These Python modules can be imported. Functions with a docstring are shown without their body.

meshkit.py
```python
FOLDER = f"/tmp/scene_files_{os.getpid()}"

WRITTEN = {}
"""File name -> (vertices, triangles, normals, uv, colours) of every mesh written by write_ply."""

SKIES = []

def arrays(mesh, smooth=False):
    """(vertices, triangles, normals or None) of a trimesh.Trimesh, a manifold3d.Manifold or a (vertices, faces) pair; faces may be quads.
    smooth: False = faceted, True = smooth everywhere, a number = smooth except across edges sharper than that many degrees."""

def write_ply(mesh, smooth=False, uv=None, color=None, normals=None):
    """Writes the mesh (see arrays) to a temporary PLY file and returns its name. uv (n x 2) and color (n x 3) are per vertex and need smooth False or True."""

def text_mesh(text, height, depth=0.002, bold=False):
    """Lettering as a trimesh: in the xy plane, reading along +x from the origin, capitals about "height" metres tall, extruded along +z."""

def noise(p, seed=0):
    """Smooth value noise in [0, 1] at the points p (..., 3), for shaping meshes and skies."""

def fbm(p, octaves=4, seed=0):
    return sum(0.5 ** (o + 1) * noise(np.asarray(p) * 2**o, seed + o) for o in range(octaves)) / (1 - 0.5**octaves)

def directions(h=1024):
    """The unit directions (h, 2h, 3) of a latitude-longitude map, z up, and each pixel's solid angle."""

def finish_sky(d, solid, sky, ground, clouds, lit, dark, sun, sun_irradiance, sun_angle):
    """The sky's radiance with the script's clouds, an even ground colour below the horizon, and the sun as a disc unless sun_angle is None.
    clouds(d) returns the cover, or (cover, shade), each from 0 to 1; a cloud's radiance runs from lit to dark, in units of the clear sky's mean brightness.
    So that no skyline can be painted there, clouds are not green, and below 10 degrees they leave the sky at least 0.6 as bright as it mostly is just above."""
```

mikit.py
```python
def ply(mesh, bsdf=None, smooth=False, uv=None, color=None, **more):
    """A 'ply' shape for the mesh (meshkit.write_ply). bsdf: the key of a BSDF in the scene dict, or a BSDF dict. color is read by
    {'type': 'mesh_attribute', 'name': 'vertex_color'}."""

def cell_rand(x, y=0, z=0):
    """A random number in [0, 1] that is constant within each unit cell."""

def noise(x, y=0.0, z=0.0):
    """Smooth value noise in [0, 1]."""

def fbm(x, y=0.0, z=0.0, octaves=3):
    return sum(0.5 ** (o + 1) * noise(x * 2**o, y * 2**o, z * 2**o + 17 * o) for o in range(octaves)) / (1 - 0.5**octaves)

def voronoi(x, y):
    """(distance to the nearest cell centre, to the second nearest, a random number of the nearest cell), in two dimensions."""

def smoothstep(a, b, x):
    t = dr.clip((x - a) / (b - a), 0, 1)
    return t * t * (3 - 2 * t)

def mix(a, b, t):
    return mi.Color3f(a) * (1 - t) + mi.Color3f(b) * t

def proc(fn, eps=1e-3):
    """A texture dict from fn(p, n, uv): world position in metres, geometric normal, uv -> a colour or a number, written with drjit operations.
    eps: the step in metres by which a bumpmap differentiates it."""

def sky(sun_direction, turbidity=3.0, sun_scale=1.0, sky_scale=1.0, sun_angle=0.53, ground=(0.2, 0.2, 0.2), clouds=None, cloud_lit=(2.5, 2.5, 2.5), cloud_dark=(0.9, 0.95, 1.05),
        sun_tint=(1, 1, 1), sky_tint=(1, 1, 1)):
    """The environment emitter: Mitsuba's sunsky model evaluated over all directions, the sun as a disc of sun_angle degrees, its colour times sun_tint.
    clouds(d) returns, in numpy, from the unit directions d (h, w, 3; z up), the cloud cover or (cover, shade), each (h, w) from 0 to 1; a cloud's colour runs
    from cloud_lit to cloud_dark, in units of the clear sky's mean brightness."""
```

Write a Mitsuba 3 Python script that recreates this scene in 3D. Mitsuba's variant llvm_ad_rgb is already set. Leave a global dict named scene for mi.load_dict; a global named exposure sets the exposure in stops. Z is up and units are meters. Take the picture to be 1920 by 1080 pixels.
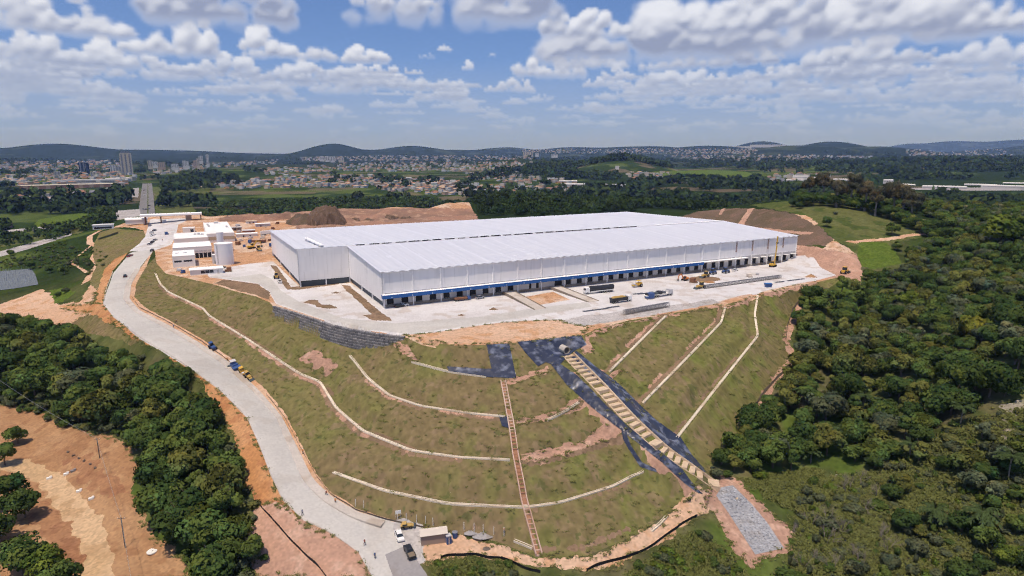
import math, random, numpy as np, trimesh, shapely, manifold3d, mitsuba as mi, drjit as dr, mikit, meshkit
from mikit import noise, fbm, voronoi, cell_rand, smoothstep, mix, proc
from scipy.interpolate import LinearNDInterpolator
from scipy.ndimage import gaussian_filter
from shapely.geometry import Polygon, LineString
rng = np.random.default_rng(7); random.seed(7)
T = mi.ScalarTransform4f
scene, labels = {'type': 'scene'}, {}

# ------------------------------------------------------------------ camera, sky, exposure
FOC, PITCH, CAMZ = 1166.0, 0.2135, 64.0          # focal length in pixels of a 1920 x 1080 frame, downward tilt, metres above the yard
scene['camera'] = {'type': 'perspective', 'fov': 2 * math.degrees(math.atan(960 / FOC)), 'fov_axis': 'x', 'near_clip': 1.0, 'far_clip': 80000.0,
    'to_world': T().look_at(origin=[0, 0, CAMZ], target=[0, math.cos(PITCH), CAMZ - math.sin(PITCH)], up=[0, 0, 1])}
exposure = 1.32
SUN = (-.16, -.26, .952)

def view_dir(px, py):
    """World direction (not normalised, depth 1) of a point of the photograph."""
    a, b = (np.asarray(px, float) - 960) / FOC, (np.asarray(py, float) - 540) / FOC
    c, s = math.cos(PITCH), math.sin(PITCH)
    return np.stack([a, c - b * s, -s - b * c], -1)

def clouds(d):
    g = np.random.default_rng(11)
    az, el = np.degrees(np.arctan2(d[..., 0], d[..., 1])), np.degrees(np.arcsin(d[..., 2]))
    n_el, n_az = az.shape
    cover, shade = np.zeros(az.shape), np.zeros(az.shape)
    def dirs(px, py):
        v = view_dir(px, py); return math.degrees(math.atan2(v[0], v[1])), math.degrees(math.atan2(v[2], math.hypot(v[0], v[1])))
    todo = []                                     # azimuth, elevation of the base, width, height (degrees), strength, greyness
    seen = [(30, 50, 190, 75, 1, .5), (140, 66, 200, 85, 1, .5), (320, 104, 210, 72, 1, .6), (415, 50, 300, 150, 1, .9), (185, 126, 240, 58, 1, .5), (395, 140, 190, 42, .95, .6),
        (545, 111, 185, 60, 1, .45), (682, 119, 100, 46, 1, .45), (60, 162, 170, 60, 1, .5), (190, 184, 150, 46, .9, .6), (330, 150, 150, 40, .9, .5), (560, 156, 190, 50, .95, .7), (725, 166, 190, 52, 1, .5), (640, 175, 140, 40, .9, .5),
        (825, 186, 130, 36, .9, .5), (880, 48, 480, 170, 1, .9), (730, 12, 200, 40, .9, .4), (835, 96, 28, 16, .8, .3), (876, 130, 24, 18, .85, .3), (922, 106, 18, 10, .5, .3), (800, 109, 40, 10, .4, .3),
        (1030, 144, 170, 60, 1, .5), (955, 172, 110, 34, 1, .4), (1235, 110, 500, 150, 1, .95), (1570, 86, 500, 190, 1, .85), (1860, 66, 260, 90, 1, .6), (1485, 152, 340, 66, .95, .6), (1120, 70, 230, 70, 1, .5), (1420, 60, 300, 110, 1, .6), (1700, 60, 260, 110, 1, .6), (1330, 128, 300, 60, .95, .7), (1620, 124, 260, 60, .95, .7), (1780, 186, 300, 44, .85, .5), (1560, 190, 260, 40, .8, .5), (1180, 186, 200, 34, .8, .5), (1400, 176, 260, 36, .8, .5), (90, 118, 200, 56, 1, .5), (470, 176, 200, 40, .9, .5),
        (1720, 150, 320, 76, .95, .6), (1290, 168, 260, 46, .9, .5), (1880, 120, 240, 60, .9, .6), (1120, 128, 150, 40, .9, .5), (1000, 190, 90, 16, .7, .3)]
    for cx, by, w, h, s, gr in seen:
        a, e = dirs(cx, by); todo.append((a, e, w * .045, h * .046, s, gr))
    for k in range(260):                          # small far rows above the horizon
        px, py = g.uniform(-150, 2070), 128 + 128 * g.random() ** .8
        if 880 < px < 1130 and py < 205 and g.random() < .75: continue
        f = (265 - py) / 115
        a, e = dirs(px, py); todo.append((a, e, (50 + 130 * g.random()) * .045 * (.4 + .6 * f), (10 + 24 * g.random()) * .048 * (.35 + .65 * f), .35 + .6 * f, .5))
    for k in range(700):                          # the rest of the sky: one layer of fair-weather clouds
        R, a = 22000 * math.sqrt(g.random()), g.uniform(-180, 180)
        e = math.degrees(math.atan(1400 / max(R, 300)))
        if abs(a) < 50 and e < 17: continue
        w = math.degrees(g.uniform(500, 1900) / math.hypot(R, 1400)); todo.append((a, e, w, w * g.uniform(.25, .45), 1, .6))
    step = 180 / 1024
    for a0, e0, w, h, s, gr in sorted(todo, key=lambda q: q[1]):
        r0, r1 = int((90 - e0 - 1.25 * h - 1) / step), int((90 - e0 + .35 * h) / step) + 2
        r0, r1 = max(r0, 0), min(r1, n_el)
        if r1 <= r0: continue
        half = .75 * w / max(math.cos(math.radians(min(e0 + h, 85))), .08)
        phi0 = 90 - a0
        cs = np.arange(int((phi0 - half) / step) - 1, int((phi0 + half) / step) + 2) % n_az
        if len(cs) >= n_az: cs = np.arange(n_az)
        A, E, D = az[r0:r1][:, cs], el[r0:r1][:, cs], d[r0:r1][:, cs]
        x = ((A - a0 + 180) % 360 - 180) * np.cos(np.radians(E)) / (w / 2)
        y = (E - e0) / h
        sc = 105.0 / max(h, 1.0)
        n1 = meshkit.fbm(D * sc + 31 * g.random(), 4, 3) - .5
        n2 = meshkit.fbm(D * sc * .45 + 71 * g.random(), 3, 5) - .5
        n3 = meshkit.fbm(D * sc * 2.6 + 9 * g.random(), 3, 8) - .5
        asp = w / (2 * h)                         # puffs are round in degrees
        H = np.full(A.shape, -1.0)
        npf = int(np.clip(3 + 3.2 * asp, 4, 16))
        peak = g.uniform(-.45, .45)
        for xc in np.linspace(-.66, .66, npf):       # the flat foot of the cloud
            rr = g.uniform(.13, .24); dd = np.hypot((x - xc + n2 * .2) * asp, y - rr * .55 + n2 * .12) / rr; H = np.maximum(H, (1 - dd) * min(rr * 2.1, 1.0))
        for j in range(int(npf * 2.8)):
            xc = g.uniform(-.84, .84); top = (1 - .8 * abs(xc - peak) ** 1.4) * g.uniform(.62, 1.0)
            rr = g.uniform(.15, .40) * max(top, .4); yy = g.uniform(rr * .3, max(top - rr, rr * .45))
            dd = np.hypot((x - xc + n2 * .28) * asp, y - yy + n2 * .20) / rr
            H = np.maximum(H, (1 - dd) * min(rr * 2.1, 1.0))
        H = H + n1 * .66 + n3 * .40 + .05
        al = np.clip((H + .04) / .24, 0, 1); al = al * al * (3 - 2 * al)
        al = al * np.clip((y + .08 + n1 * .16 + n3 * .10) / .20, 0, 1) * s
        gy, gx = np.gradient(gaussian_filter(np.maximum(H, 0), .8))
        if cs[0] == 0 and len(cs) == n_az: gx = gx * 0
        scale = h / step
        relief = np.clip((gy * .9 + gx * -.25) * scale * .30, -.45, .5)   # rows run downwards
        base = 1 - np.clip((y - .02 + n2 * .5) / .62, 0, 1)
        sh = np.clip(gr * base ** 1.3 + .22 - relief * .75 - n1 * .5 - n3 * .25, 0, 1)
        c0, s0 = cover[r0:r1][:, cs], shade[r0:r1][:, cs]
        cover[r0:r1, cs] = 1 - (1 - c0) * (1 - al)
        shade[r0:r1, cs] = np.where(al > 0, s0 * (1 - al) + sh * al, s0)
    low = np.clip((el - 1.0) / 7, 0, 1)
    veil = .85 * (1 - low) * (.75 + .5 * (meshkit.fbm(d * np.array([14, 14, 60.]), 4, 2) - .5))   # thin pale layer low down
    cover2 = 1 - (1 - cover * (.35 + .65 * low)) * (1 - np.clip(veil, 0, 1))
    shade2 = np.where(cover2 > 0, (cover * (.35 + .65 * low) * shade + np.clip(veil, 0, 1) * .78) / np.maximum(cover * (.35 + .65 * low) + np.clip(veil, 0, 1), 1e-6), 0)
    return cover2, shade2

scene['sky'] = mikit.sky(SUN, turbidity=2.6, ground=(.16, .15, .10), clouds=clouds, cloud_lit=(3.35, 3.45, 3.8), cloud_dark=(1.25, 1.45, 2.1), sky_tint=(.80, .92, 1.24), sun_tint=(.98, .97, .96))
HAZE = 3.5e-5
scene['air'] = {'type': 'homogeneous', 'albedo': {'type': 'rgb', 'value': [.80, .88, .99]}, 'sigma_t': {'type': 'rgb', 'value': [HAZE * .50, HAZE * .72, HAZE * 1.4]}}
scene['camera']['medium'] = {'type': 'ref', 'id': 'air'}

# ------------------------------------------------------------------ the lie of the land
def at(px, py, z):
    """World point at height z that shows at (px, py) of the 1920 x 1080 photograph."""
    v = view_dir(px, py)
    t = (np.asarray(z, float) - CAMZ) / v[..., 2]
    return np.stack([v[..., 0] * t, v[..., 1] * t, np.broadcast_to(np.asarray(z, float), t.shape)], -1)

HILLS = [  # x, y in the photograph of the top, distance, half width (pixels), depth sigma
    (105, 271, 9000, 60, 700), (20, 283, 9500, 90, 700), (270, 281, 9500, 110, 800), (420, 287, 9000, 100, 700), (625, 268, 8200, 42, 420), (770, 273, 8800, 55, 500), (690, 281, 8700, 70, 500), (945, 276, 10500, 60, 700), (860, 282, 10000, 90, 700),
    (1080, 278, 10000, 90, 800), (1200, 277, 9800, 110, 800), (1330, 276, 9000, 80, 600), (1430, 265, 11500, 40, 600), (1555, 266, 8600, 50, 500), (1500, 276, 7000, 90, 600), (1630, 277, 7600, 70, 500),
    (1698, 269, 20000, 24, 1200), (1730, 274, 20000, 40, 1200), (1765, 267, 21000, 24, 1200), (1800, 268, 20500, 26, 1200), (1850, 273, 20500, 40, 1200), (1910, 266, 20000, 34, 1200), (1990, 264, 21000, 50, 1500), (-110, 276, 10000, 100, 900), (2100, 270, 12000, 100, 900),
    (1165, 293, 2500, 62, 210), (1060, 304, 2700, 70, 260), (980, 299, 3400, 60, 260), (1750, 306, 3300, 130, 330), (1560, 300, 4200, 120, 350), (1880, 300, 4600, 90, 400), (420, 318, 2500, 80, 250)]
def zfar(x, y):
    x, y = np.asarray(x, float), np.asarray(y, float)
    D = np.hypot(x, y)
    az = np.arctan2(x, np.maximum(y, 1))
    z = -30 + np.clip(D - 900, 0, 9000) * .0072 + np.clip((x - 300) / 900, 0, 1) * 14 * np.clip((D - 300) / 700, 0, 1)
    z = z + (meshkit.fbm(np.stack([x / 900, y / 900, x * 0], -1), 3, 4) - .5) * np.clip((D - 900) / 2500, 0, 1) * 46
    rise = np.zeros_like(z)
    for px, py, dist, wid, dep in HILLS:
        v = view_dir(px, 288); c = v / np.hypot(v[0], v[1]) * dist
        top = CAMZ - (py - 288) * dist * math.cos(PITCH) ** 2 / FOC
        base = -30 + min(max(dist - 900, 0), 9000) * .0072
        sx = wid * dist / FOC
        dx, dy = x - c[0], y - c[1]
        ca, sa = c[1] / dist, c[0] / dist
        lat, dep_ = dx * ca - dy * sa, dx * sa + dy * ca
        q = np.exp(-.5 * (lat / sx) ** 2 - .5 * (dep_ / dep) ** 2)
        rise = np.maximum(rise, (top - base) * q * (.92 + .16 * meshkit.fbm(np.stack([x / (sx * .5), y / (sx * .5), x * 0], -1), 3, 9)))
    return z + rise

ROAD = [  # left edge, right edge (pixels), height
    (243, 470, 290, 468, -.3), (212, 508, 263, 503, -2), (200, 540, 246, 532, -4), (193, 568, 242, 560, -6), (212, 593, 262, 583, -7.5), (262, 632, 312, 608, -10), (330, 672, 372, 642, -13), (410, 728, 432, 682, -16.5), (464, 783, 490, 738, -20),
    (489, 841, 528, 782, -22.5), (508, 891, 556, 838, -24.5), (530, 937, 585, 898, -26.5), (568, 973, 620, 932, -28), (628, 1003, 672, 962, -29.5), (672, 1035, 745, 985, -31), (700, 1085, 790, 1085, -32)]
EDGE = [(290, 468), (293, 492), (311, 511), (363, 524), (399, 532), (440, 545), (480, 555), (505, 565), (512, 572), (560, 588), (620, 608), (690, 622), (760, 629), (790, 638), (850, 645), (910, 645), (975, 640), (1040, 634), (1090, 628),
    (1125, 614), (1180, 600), (1250, 588), (1350, 573), (1400, 560), (1440, 548), (1500, 535), (1560, 522), (1592, 518)]
BENCH1 = [(750, 650, -3.4), (770, 678, -6), (840, 697, -7), (915, 707, -7.5), (965, 706, -7.3), (1030, 690, -6.3)]
BENCH2 = [(600, 641, -6.8), (655, 665, -9), (690, 710, -11.5), (730, 742, -13), (790, 762, -13.5), (880, 775, -14), (950, 782, -14), (1000, 785, -14), (1060, 768, -13.5), (1095, 745, -12)]
BENCH3 = [(291, 512, -2.6), (300, 532, -4.0), (316, 548, -5.0), (380, 578, -7), (392, 592, -8), (470, 640, -11), (560, 700, -15), (600, 716, -16), (630, 765, -18), (680, 808, -19.5), (770, 845, -20), (860, 858, -20), (960, 863, -20), (1010, 862, -20), (1100, 838, -20), (1175, 808, -18.8)]
BENCH4 = [(622, 885, -25), (720, 920, -25.7), (840, 945, -26), (985, 952, -26), (1050, 943, -26), (1150, 912, -26), (1210, 880, -25)]
TOE = [(790, 990, -31), (850, 1000, -31), (930, 1015, -31.5), (1010, 1047, -32), (1100, 1042, -32), (1190, 1005, -32), (1255, 960, -31.2), (1300, 915, -29.5)]
CHUTE = [(1063, 664, -3.5), (1092, 694, -6.3), (1120, 722, -9), (1180, 788, -15), (1240, 843, -20.3), (1300, 884, -25.2), (1347, 917, -29.8)]
DRAIN1 = [(1250, 591, -.7), (1200, 640, -4.5), (1141, 699, -9)]
DRAIN2 = [(1360, 576, -.7), (1352, 605, -3.5), (1280, 680, -9), (1204, 757, -15.5)]
DRAIN3 = [(1421, 553, -.7), (1415, 590, -4), (1421, 630, -8), (1345, 725, -15.5), (1268, 823, -22)]
RTOE = [(1560, 537, -2), (1490, 572, -8), (1473, 620, -13), (1490, 665, -17), (1450, 720, -20.5), (1405, 780, -24.5), (1350, 850, -28.2), (1330, 885, -29.5)]
SPOTS = [  # single points
    (1605, 508, 0), (1614, 530, -1.5), (1495, 458, 8), (1550, 466, 8), (1605, 477, 7.5), (1486, 452, 9), (1300, 398, 16), (1380, 388, 20), (1440, 391, 22), (1500, 402, 21), (1540, 428, 16), (1575, 455, 10.5), (1420, 425, 11), (1350, 410, 12),
    (1440, 377, 24), (1500, 371, 28.5), (1550, 368.5, 30.5), (1600, 372, 28.5), (1640, 381, 24.5), (1740, 408, 17.5), (1600, 450, 11), (1740, 437, 14), (1600, 415, 19), (1500, 374, 27), (1640, 480, 5), (1650, 540, -3), (1800, 450, 11), (1900, 430, 18), (1720, 425, 15.5),
    (1600, 620, -14), (1600, 700, -18), (1750, 560, -5), (1900, 560, 3), (1800, 700, -10), (1900, 700, -3), (1500, 880, -31), (1700, 900, -28), (1900, 900, -20), (1500, 1085, -38), (1700, 1085, -34), (1910, 1085, -28), (1478, 1032, -36.5), (1380, 985, -34.5), (1415, 945, -32.5), (1420, 1062, -37.5), (1330, 965, -33), (1350, 1075, -38),
    (900, 1080, -33.5), (1040, 1080, -34), (1200, 1080, -36), (1100, 1058, -32.8), (1230, 1000, -32.6), (840, 1050, -32), (1290, 970, -32),
    (275, 432, -.5), (222, 426, -1.5), (255, 418, -.5), (170, 470, -13), (200, 500, -8), (150, 505, -17), (185, 445, -9), (60, 520, -24), (0, 530, -24.5), (80, 565, -19), (0, 572, -19.5), (130, 582, -16), (130, 545, -16), (168, 576, -9.5), (185, 605, -10.5), (240, 640, -13), (0, 640, -23), (100, 650, -25), (250, 700, -22), (310, 690, -17), (360, 740, -19.5), (400, 770, -20.5), (380, 820, -26), (430, 850, -25.5), (430, 920, -29.5),
    (200, 770, -32), (50, 770, -34), (60, 850, -36), (150, 950, -37.5), (250, 1050, -38.5), (0, 1000, -38), (350, 1000, -35.5), (450, 1010, -31.8), (482, 950, -29), (560, 1060, -33), (640, 1075, -32.6), (500, 1085, -36), (400, 1085, -38), (0, 1085, -40), (-60, 850, -36), (-60, 600, -22), (130, 445, -26), (0, 475, -26), (200, 415, -16), (100, 400, -29), (240, 404, -12),
    (300, 402, -.5), (375, 402, 0), (430, 402, 4), (520, 398, 6), (640, 389, 9), (720, 388.5, 9.5), (800, 389, 9), (870, 391.5, 7.5), (888, 400, 3), (450, 424, 0), (560, 424, 0), (660, 424, 0), (520, 412, 1), (700, 405, 3.5), (800, 402, 4),
    (600, 393.5, 13.5), (585, 398, 11.5), (625, 397, 11), (645, 410, 5), (560, 412, 4.5), (400, 406, 0), (1610, 492, .5)]
def dense(pts, step=6.0):
    """A polyline of pixel (and height) rows with points every few pixels."""
    p = np.asarray(pts, float); out = [p[:1]]
    for a, b in zip(p[:-1], p[1:]):
        n = max(1, int(np.hypot(*(b - a)[:2]) / step)); out.append(a + (b - a) * (np.arange(1, n + 1) / n)[:, None])
    return np.vstack(out)
U, V = np.array([math.sin(1.092), math.cos(1.092), 0]), np.array([-math.cos(1.092), math.sin(1.092), 0])   # along the front of the warehouse, and away from it
W0 = np.array([-54.4, 255.2, 0.0]); WL, WA, WB, WE, HE, HR = 254.9, 59.5, 166.4, 24.4, 15.1, 18.4
def wh(u, v, z=0.0):
    return W0 + U * u + V * v + np.array([0, 0, z])

def control_points():
    P = []
    def line(pts, z=None):
        q = dense(pts); P.append(at(q[:, 0], q[:, 1], q[:, 2] if z is None else z))
    line(EDGE, 0.0)
    base = [(511, 592, -4.2), (560, 612, -4.6), (610, 632, -5.0), (650, 646, -5.4), (690, 651, -5.6), (722, 646, -4.2), (752, 634, -1.2)]
    for l in (base, BENCH1, BENCH2, BENCH3, BENCH4, TOE, CHUTE, DRAIN1, DRAIN2, DRAIN3, RTOE): line(l)
    r = np.array(ROAD, float); line(r[:, [0, 1, 4]]); line(r[:, [2, 3, 4]])
    s = np.array(SPOTS, float); P.append(at(s[:, 0], s[:, 1], s[:, 2]))
    for d in (2.2,):                              # benches: level shelves behind the drains
        for l in (BENCH2, BENCH3, BENCH4):
            q = dense(l); w = at(q[:, 0], q[:, 1], q[:, 2]); t = np.gradient(w, axis=0); nrm = np.stack([-t[:, 1], t[:, 0], 0 * t[:, 0]], 1); nrm /= np.linalg.norm(nrm, axis=1, keepdims=True) + 1e-9
            P.append(w - nrm * d - [0, 0, .25])
    g = [wh(u, v) for u in np.linspace(-28, WL + 12, 14) for v in np.linspace(-4, WB + 14, 8) if u > -5 or v > 45]
    P.append(np.array(g))
    q = np.array([(330, 480), (380, 500), (450, 520), (480, 480), (420, 450), (350, 430), (300, 440), (500, 430), (470, 500), (560, 545), (640, 580), (740, 605)]); P.append(at(q[:, 0], q[:, 1], 0.0))
    P.append(np.array([[*wh(u, WB + 60)[:2], 5] for u in np.linspace(30, 240, 6)] + [[*wh(u, WB + 190)[:2], z] for u, z in ((-20, 2), (50, 8), (110, 13), (170, 16), (230, 16), (290, 10))] + [[*wh(WL + 110, WB + 30)[:2], 10], [*wh(WL + 160, WB + 10)[:2], 7], [*wh(WL + 60, WB + 70)[:2], 12]]))
    ring = [(x, y) for x in np.arange(-720, 721, 40) for y in (-300, 1000)] + [(x, y) for y in np.arange(-300, 1001, 40) for x in (-720, 720)]
    ring += [(-420, 500), (-500, 700), (-300, 800), (-100, 850), (-560, 400), (-600, 250), (100, 900), (300, 880), (480, 700), (600, 500), (-400, 900), (-250, 950)]
    ring = np.array(ring, float); z = zfar(ring[:, 0], ring[:, 1])
    P.append(np.column_stack([ring, z]))
    near = [(-300, 60, -39), (-150, 60, -40), (0, 60, -36), (120, 60, -36), (250, 60, -26), (330, 200, 0), (420, 350, 22), (-300, 250, -32), (-400, 330, -28), (500, 500, 20), (350, 450, 20), (260, 620, 6), (420, 620, 4), (-150, -100, -42), (150, -100, -38), (300, -50, -25), (-350, -100, -42), (30, 100, -36.5)]
    P.append(np.array(near, float))
    return np.vstack(P)

def graded(lo, a, b, hi, fine, rate):
    c = list(np.arange(a, b + fine / 2, fine)); s = fine
    while c[-1] < hi: s = max(s, min(s * 1.12, rate * abs(c[-1] - (a + b) / 2) * 1.2)); c.append(c[-1] + s)
    s, e = fine, [a]
    while e[-1] > lo: s = max(s, min(s * 1.12, rate * abs(e[-1] - (a + b) / 2) * 1.2)); e.append(e[-1] - s)
    return np.array(e[:0:-1] + c)
GX = graded(-21000, -190, 205, 21000, 1.0, .017)
GY = graded(-500, 118, 345, 27000, 1.0, .017)
_P = control_points()
_lin = LinearNDInterpolator(_P[:, :2], _P[:, 2])
_xx, _yy = np.meshgrid(GX, GY)
_near = (np.abs(_xx) < 700) & (_yy > -280) & (_yy < 980)
GZ = np.zeros(_xx.shape)
GZ[_near] = _lin(_xx[_near], _yy[_near])
_far = ~_near | np.isnan(GZ)
GZ[_far] = zfar(_xx[_far], _yy[_far])
GZ = gaussian_filter(GZ, 1.3)
_rough = meshkit.fbm(np.stack([_xx / 9, _yy / 9, _xx * 0], -1), 4, 21) - .5     # small unevenness, none on the paved yard and road
_flat = np.clip(np.minimum(np.abs(GZ) / .6, 1), 0, 1)
_rd = np.array(ROAD, float); _rl, _rr = at(_rd[:, 0], _rd[:, 1], _rd[:, 4]), at(_rd[:, 2], _rd[:, 3], _rd[:, 4])
ROAD_POLY = Polygon(np.vstack([_rl[:, :2], _rr[::-1, :2]])).buffer(0)
_on = shapely.contains_xy(ROAD_POLY.buffer(3), _xx.ravel(), _yy.ravel()).reshape(_xx.shape)
GZ = GZ + _rough * np.where(_on, 0, _flat) * np.clip(np.hypot(_xx, _yy) / 200, .5, 3) * .55
def _near_line(line, reach):
    """Grid points within reach of a polyline: their indices, distance, and the place along it."""
    ls = LineString(line[:, :2]); k = np.flatnonzero(shapely.contains_xy(ls.buffer(reach), _xx.ravel(), _yy.ravel())); p = shapely.points(_xx.ravel()[k], _yy.ravel()[k])
    return k, shapely.distance(ls, p), shapely.line_locate_point(ls, p)
def _bed(pts, flat, reach):
    """A level bed for what is built along a line."""
    q = np.array(pts, float); w = at(q[:, 0], q[:, 1], q[:, 2]); k, d, s = _near_line(w, reach); L = np.r_[0, np.cumsum(np.linalg.norm(np.diff(w[:, :2], axis=0), axis=1))]
    t = np.clip((reach - d) / (reach - flat), 0, 1); t = t * t * (3 - 2 * t); z = GZ.ravel(); z[k] = z[k] * (1 - t) + np.interp(s, L, w[:, 2]) * t
for _b in (BENCH2, BENCH3[2:], BENCH4, DRAIN1, DRAIN2, DRAIN3):     # the shelf cut into the slope behind each drain
    _q = np.array(_b, float); _w = at(_q[:, 0], _q[:, 1], _q[:, 2]); _w[:, 2] = np.array([GZ[np.abs(GY - r_[1]).argmin(), np.abs(GX - r_[0]).argmin()] for r_ in _w])
    _k, _d, _s = _near_line(_w, 7); _L = np.r_[0, np.cumsum(np.linalg.norm(np.diff(_w[:, :2], axis=0), axis=1))]; _zb = np.interp(_s, _L, _w[:, 2]); _z = GZ.ravel(); _up = _z[_k] > _zb
    _cut = _zb + np.maximum(0, _d - 2.6) * 1.1; _z[_k[_up]] = np.minimum(_z[_k[_up]], _cut[_up]); _dn = ~_up; _z[_k[_dn]] -= .45 * np.clip((_d[_dn] - .8) / 1.5, 0, 1) * np.clip((6 - _d[_dn]) / 3, 0, 1)
_bed(CHUTE, 3.4, 9.0)
WALLTOP = [(511, 573), (535, 580), (560, 588), (590, 598), (620, 608), (655, 616), (690, 622), (725, 627), (758, 630)]
_wt = at(*np.array(WALLTOP, float).T, 0.0); _k, _d, _s = _near_line(_wt, 15)
_pt = np.column_stack([_xx.ravel()[_k], _yy.ravel()[_k]]); _Lw = np.r_[0, np.cumsum(np.linalg.norm(np.diff(_wt[:, :2], axis=0), axis=1))]; _ft = np.column_stack([np.interp(_s, _Lw, _wt[:, j]) for j in (0, 1)]); _out = (_pt - _ft) @ np.array([-.35, -.94]) > 0
_wd = np.interp(_s / _Lw[-1], [0, .04, .12, .35, .72, .85, .95, 1], [2, 4.6, 5.0, 5.8, 6.6, 5.4, 3.0, .6])
_tgt = -_wd - .12 * _d
_z = GZ.ravel(); _m = _out & (_d > .6); _z[_k[_m]] = np.minimum(_z[_k[_m]], _tgt[_m])
_gn = np.gradient(GZ, GY, GX)
GN = np.stack([-_gn[1], -_gn[0], np.ones_like(GZ)], -1); GN /= np.linalg.norm(GN, axis=-1, keepdims=True)

def ground(x, y):
    """Height of the ground sheet (its triangles, exactly)."""
    x, y = np.asarray(x, float), np.asarray(y, float)
    i, j = np.clip(np.searchsorted(GX, x) - 1, 0, len(GX) - 2), np.clip(np.searchsorted(GY, y) - 1, 0, len(GY) - 2)
    u, v = (x - GX[i]) / (GX[i + 1] - GX[i]), (y - GY[j]) / (GY[j + 1] - GY[j])
    a, b, c, d = GZ[j, i], GZ[j, i + 1], GZ[j + 1, i + 1], GZ[j + 1, i]
    return np.where(u >= v, a + u * (b - a) + v * (c - b), a + v * (d - a) + u * (c - d))
def ground_n(x, y):
    i, j = np.clip(np.searchsorted(GX, x) - 1, 0, len(GX) - 2), np.clip(np.searchsorted(GY, y) - 1, 0, len(GY) - 2)
    u, v = ((x - GX[i]) / (GX[i + 1] - GX[i]))[:, None], ((y - GY[j]) / (GY[j + 1] - GY[j]))[:, None]
    n = (GN[j, i] * (1 - u) + GN[j, i + 1] * u) * (1 - v) + (GN[j + 1, i] * (1 - u) + GN[j + 1, i + 1] * u) * v
    return n / np.linalg.norm(n, axis=1, keepdims=True)

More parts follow.
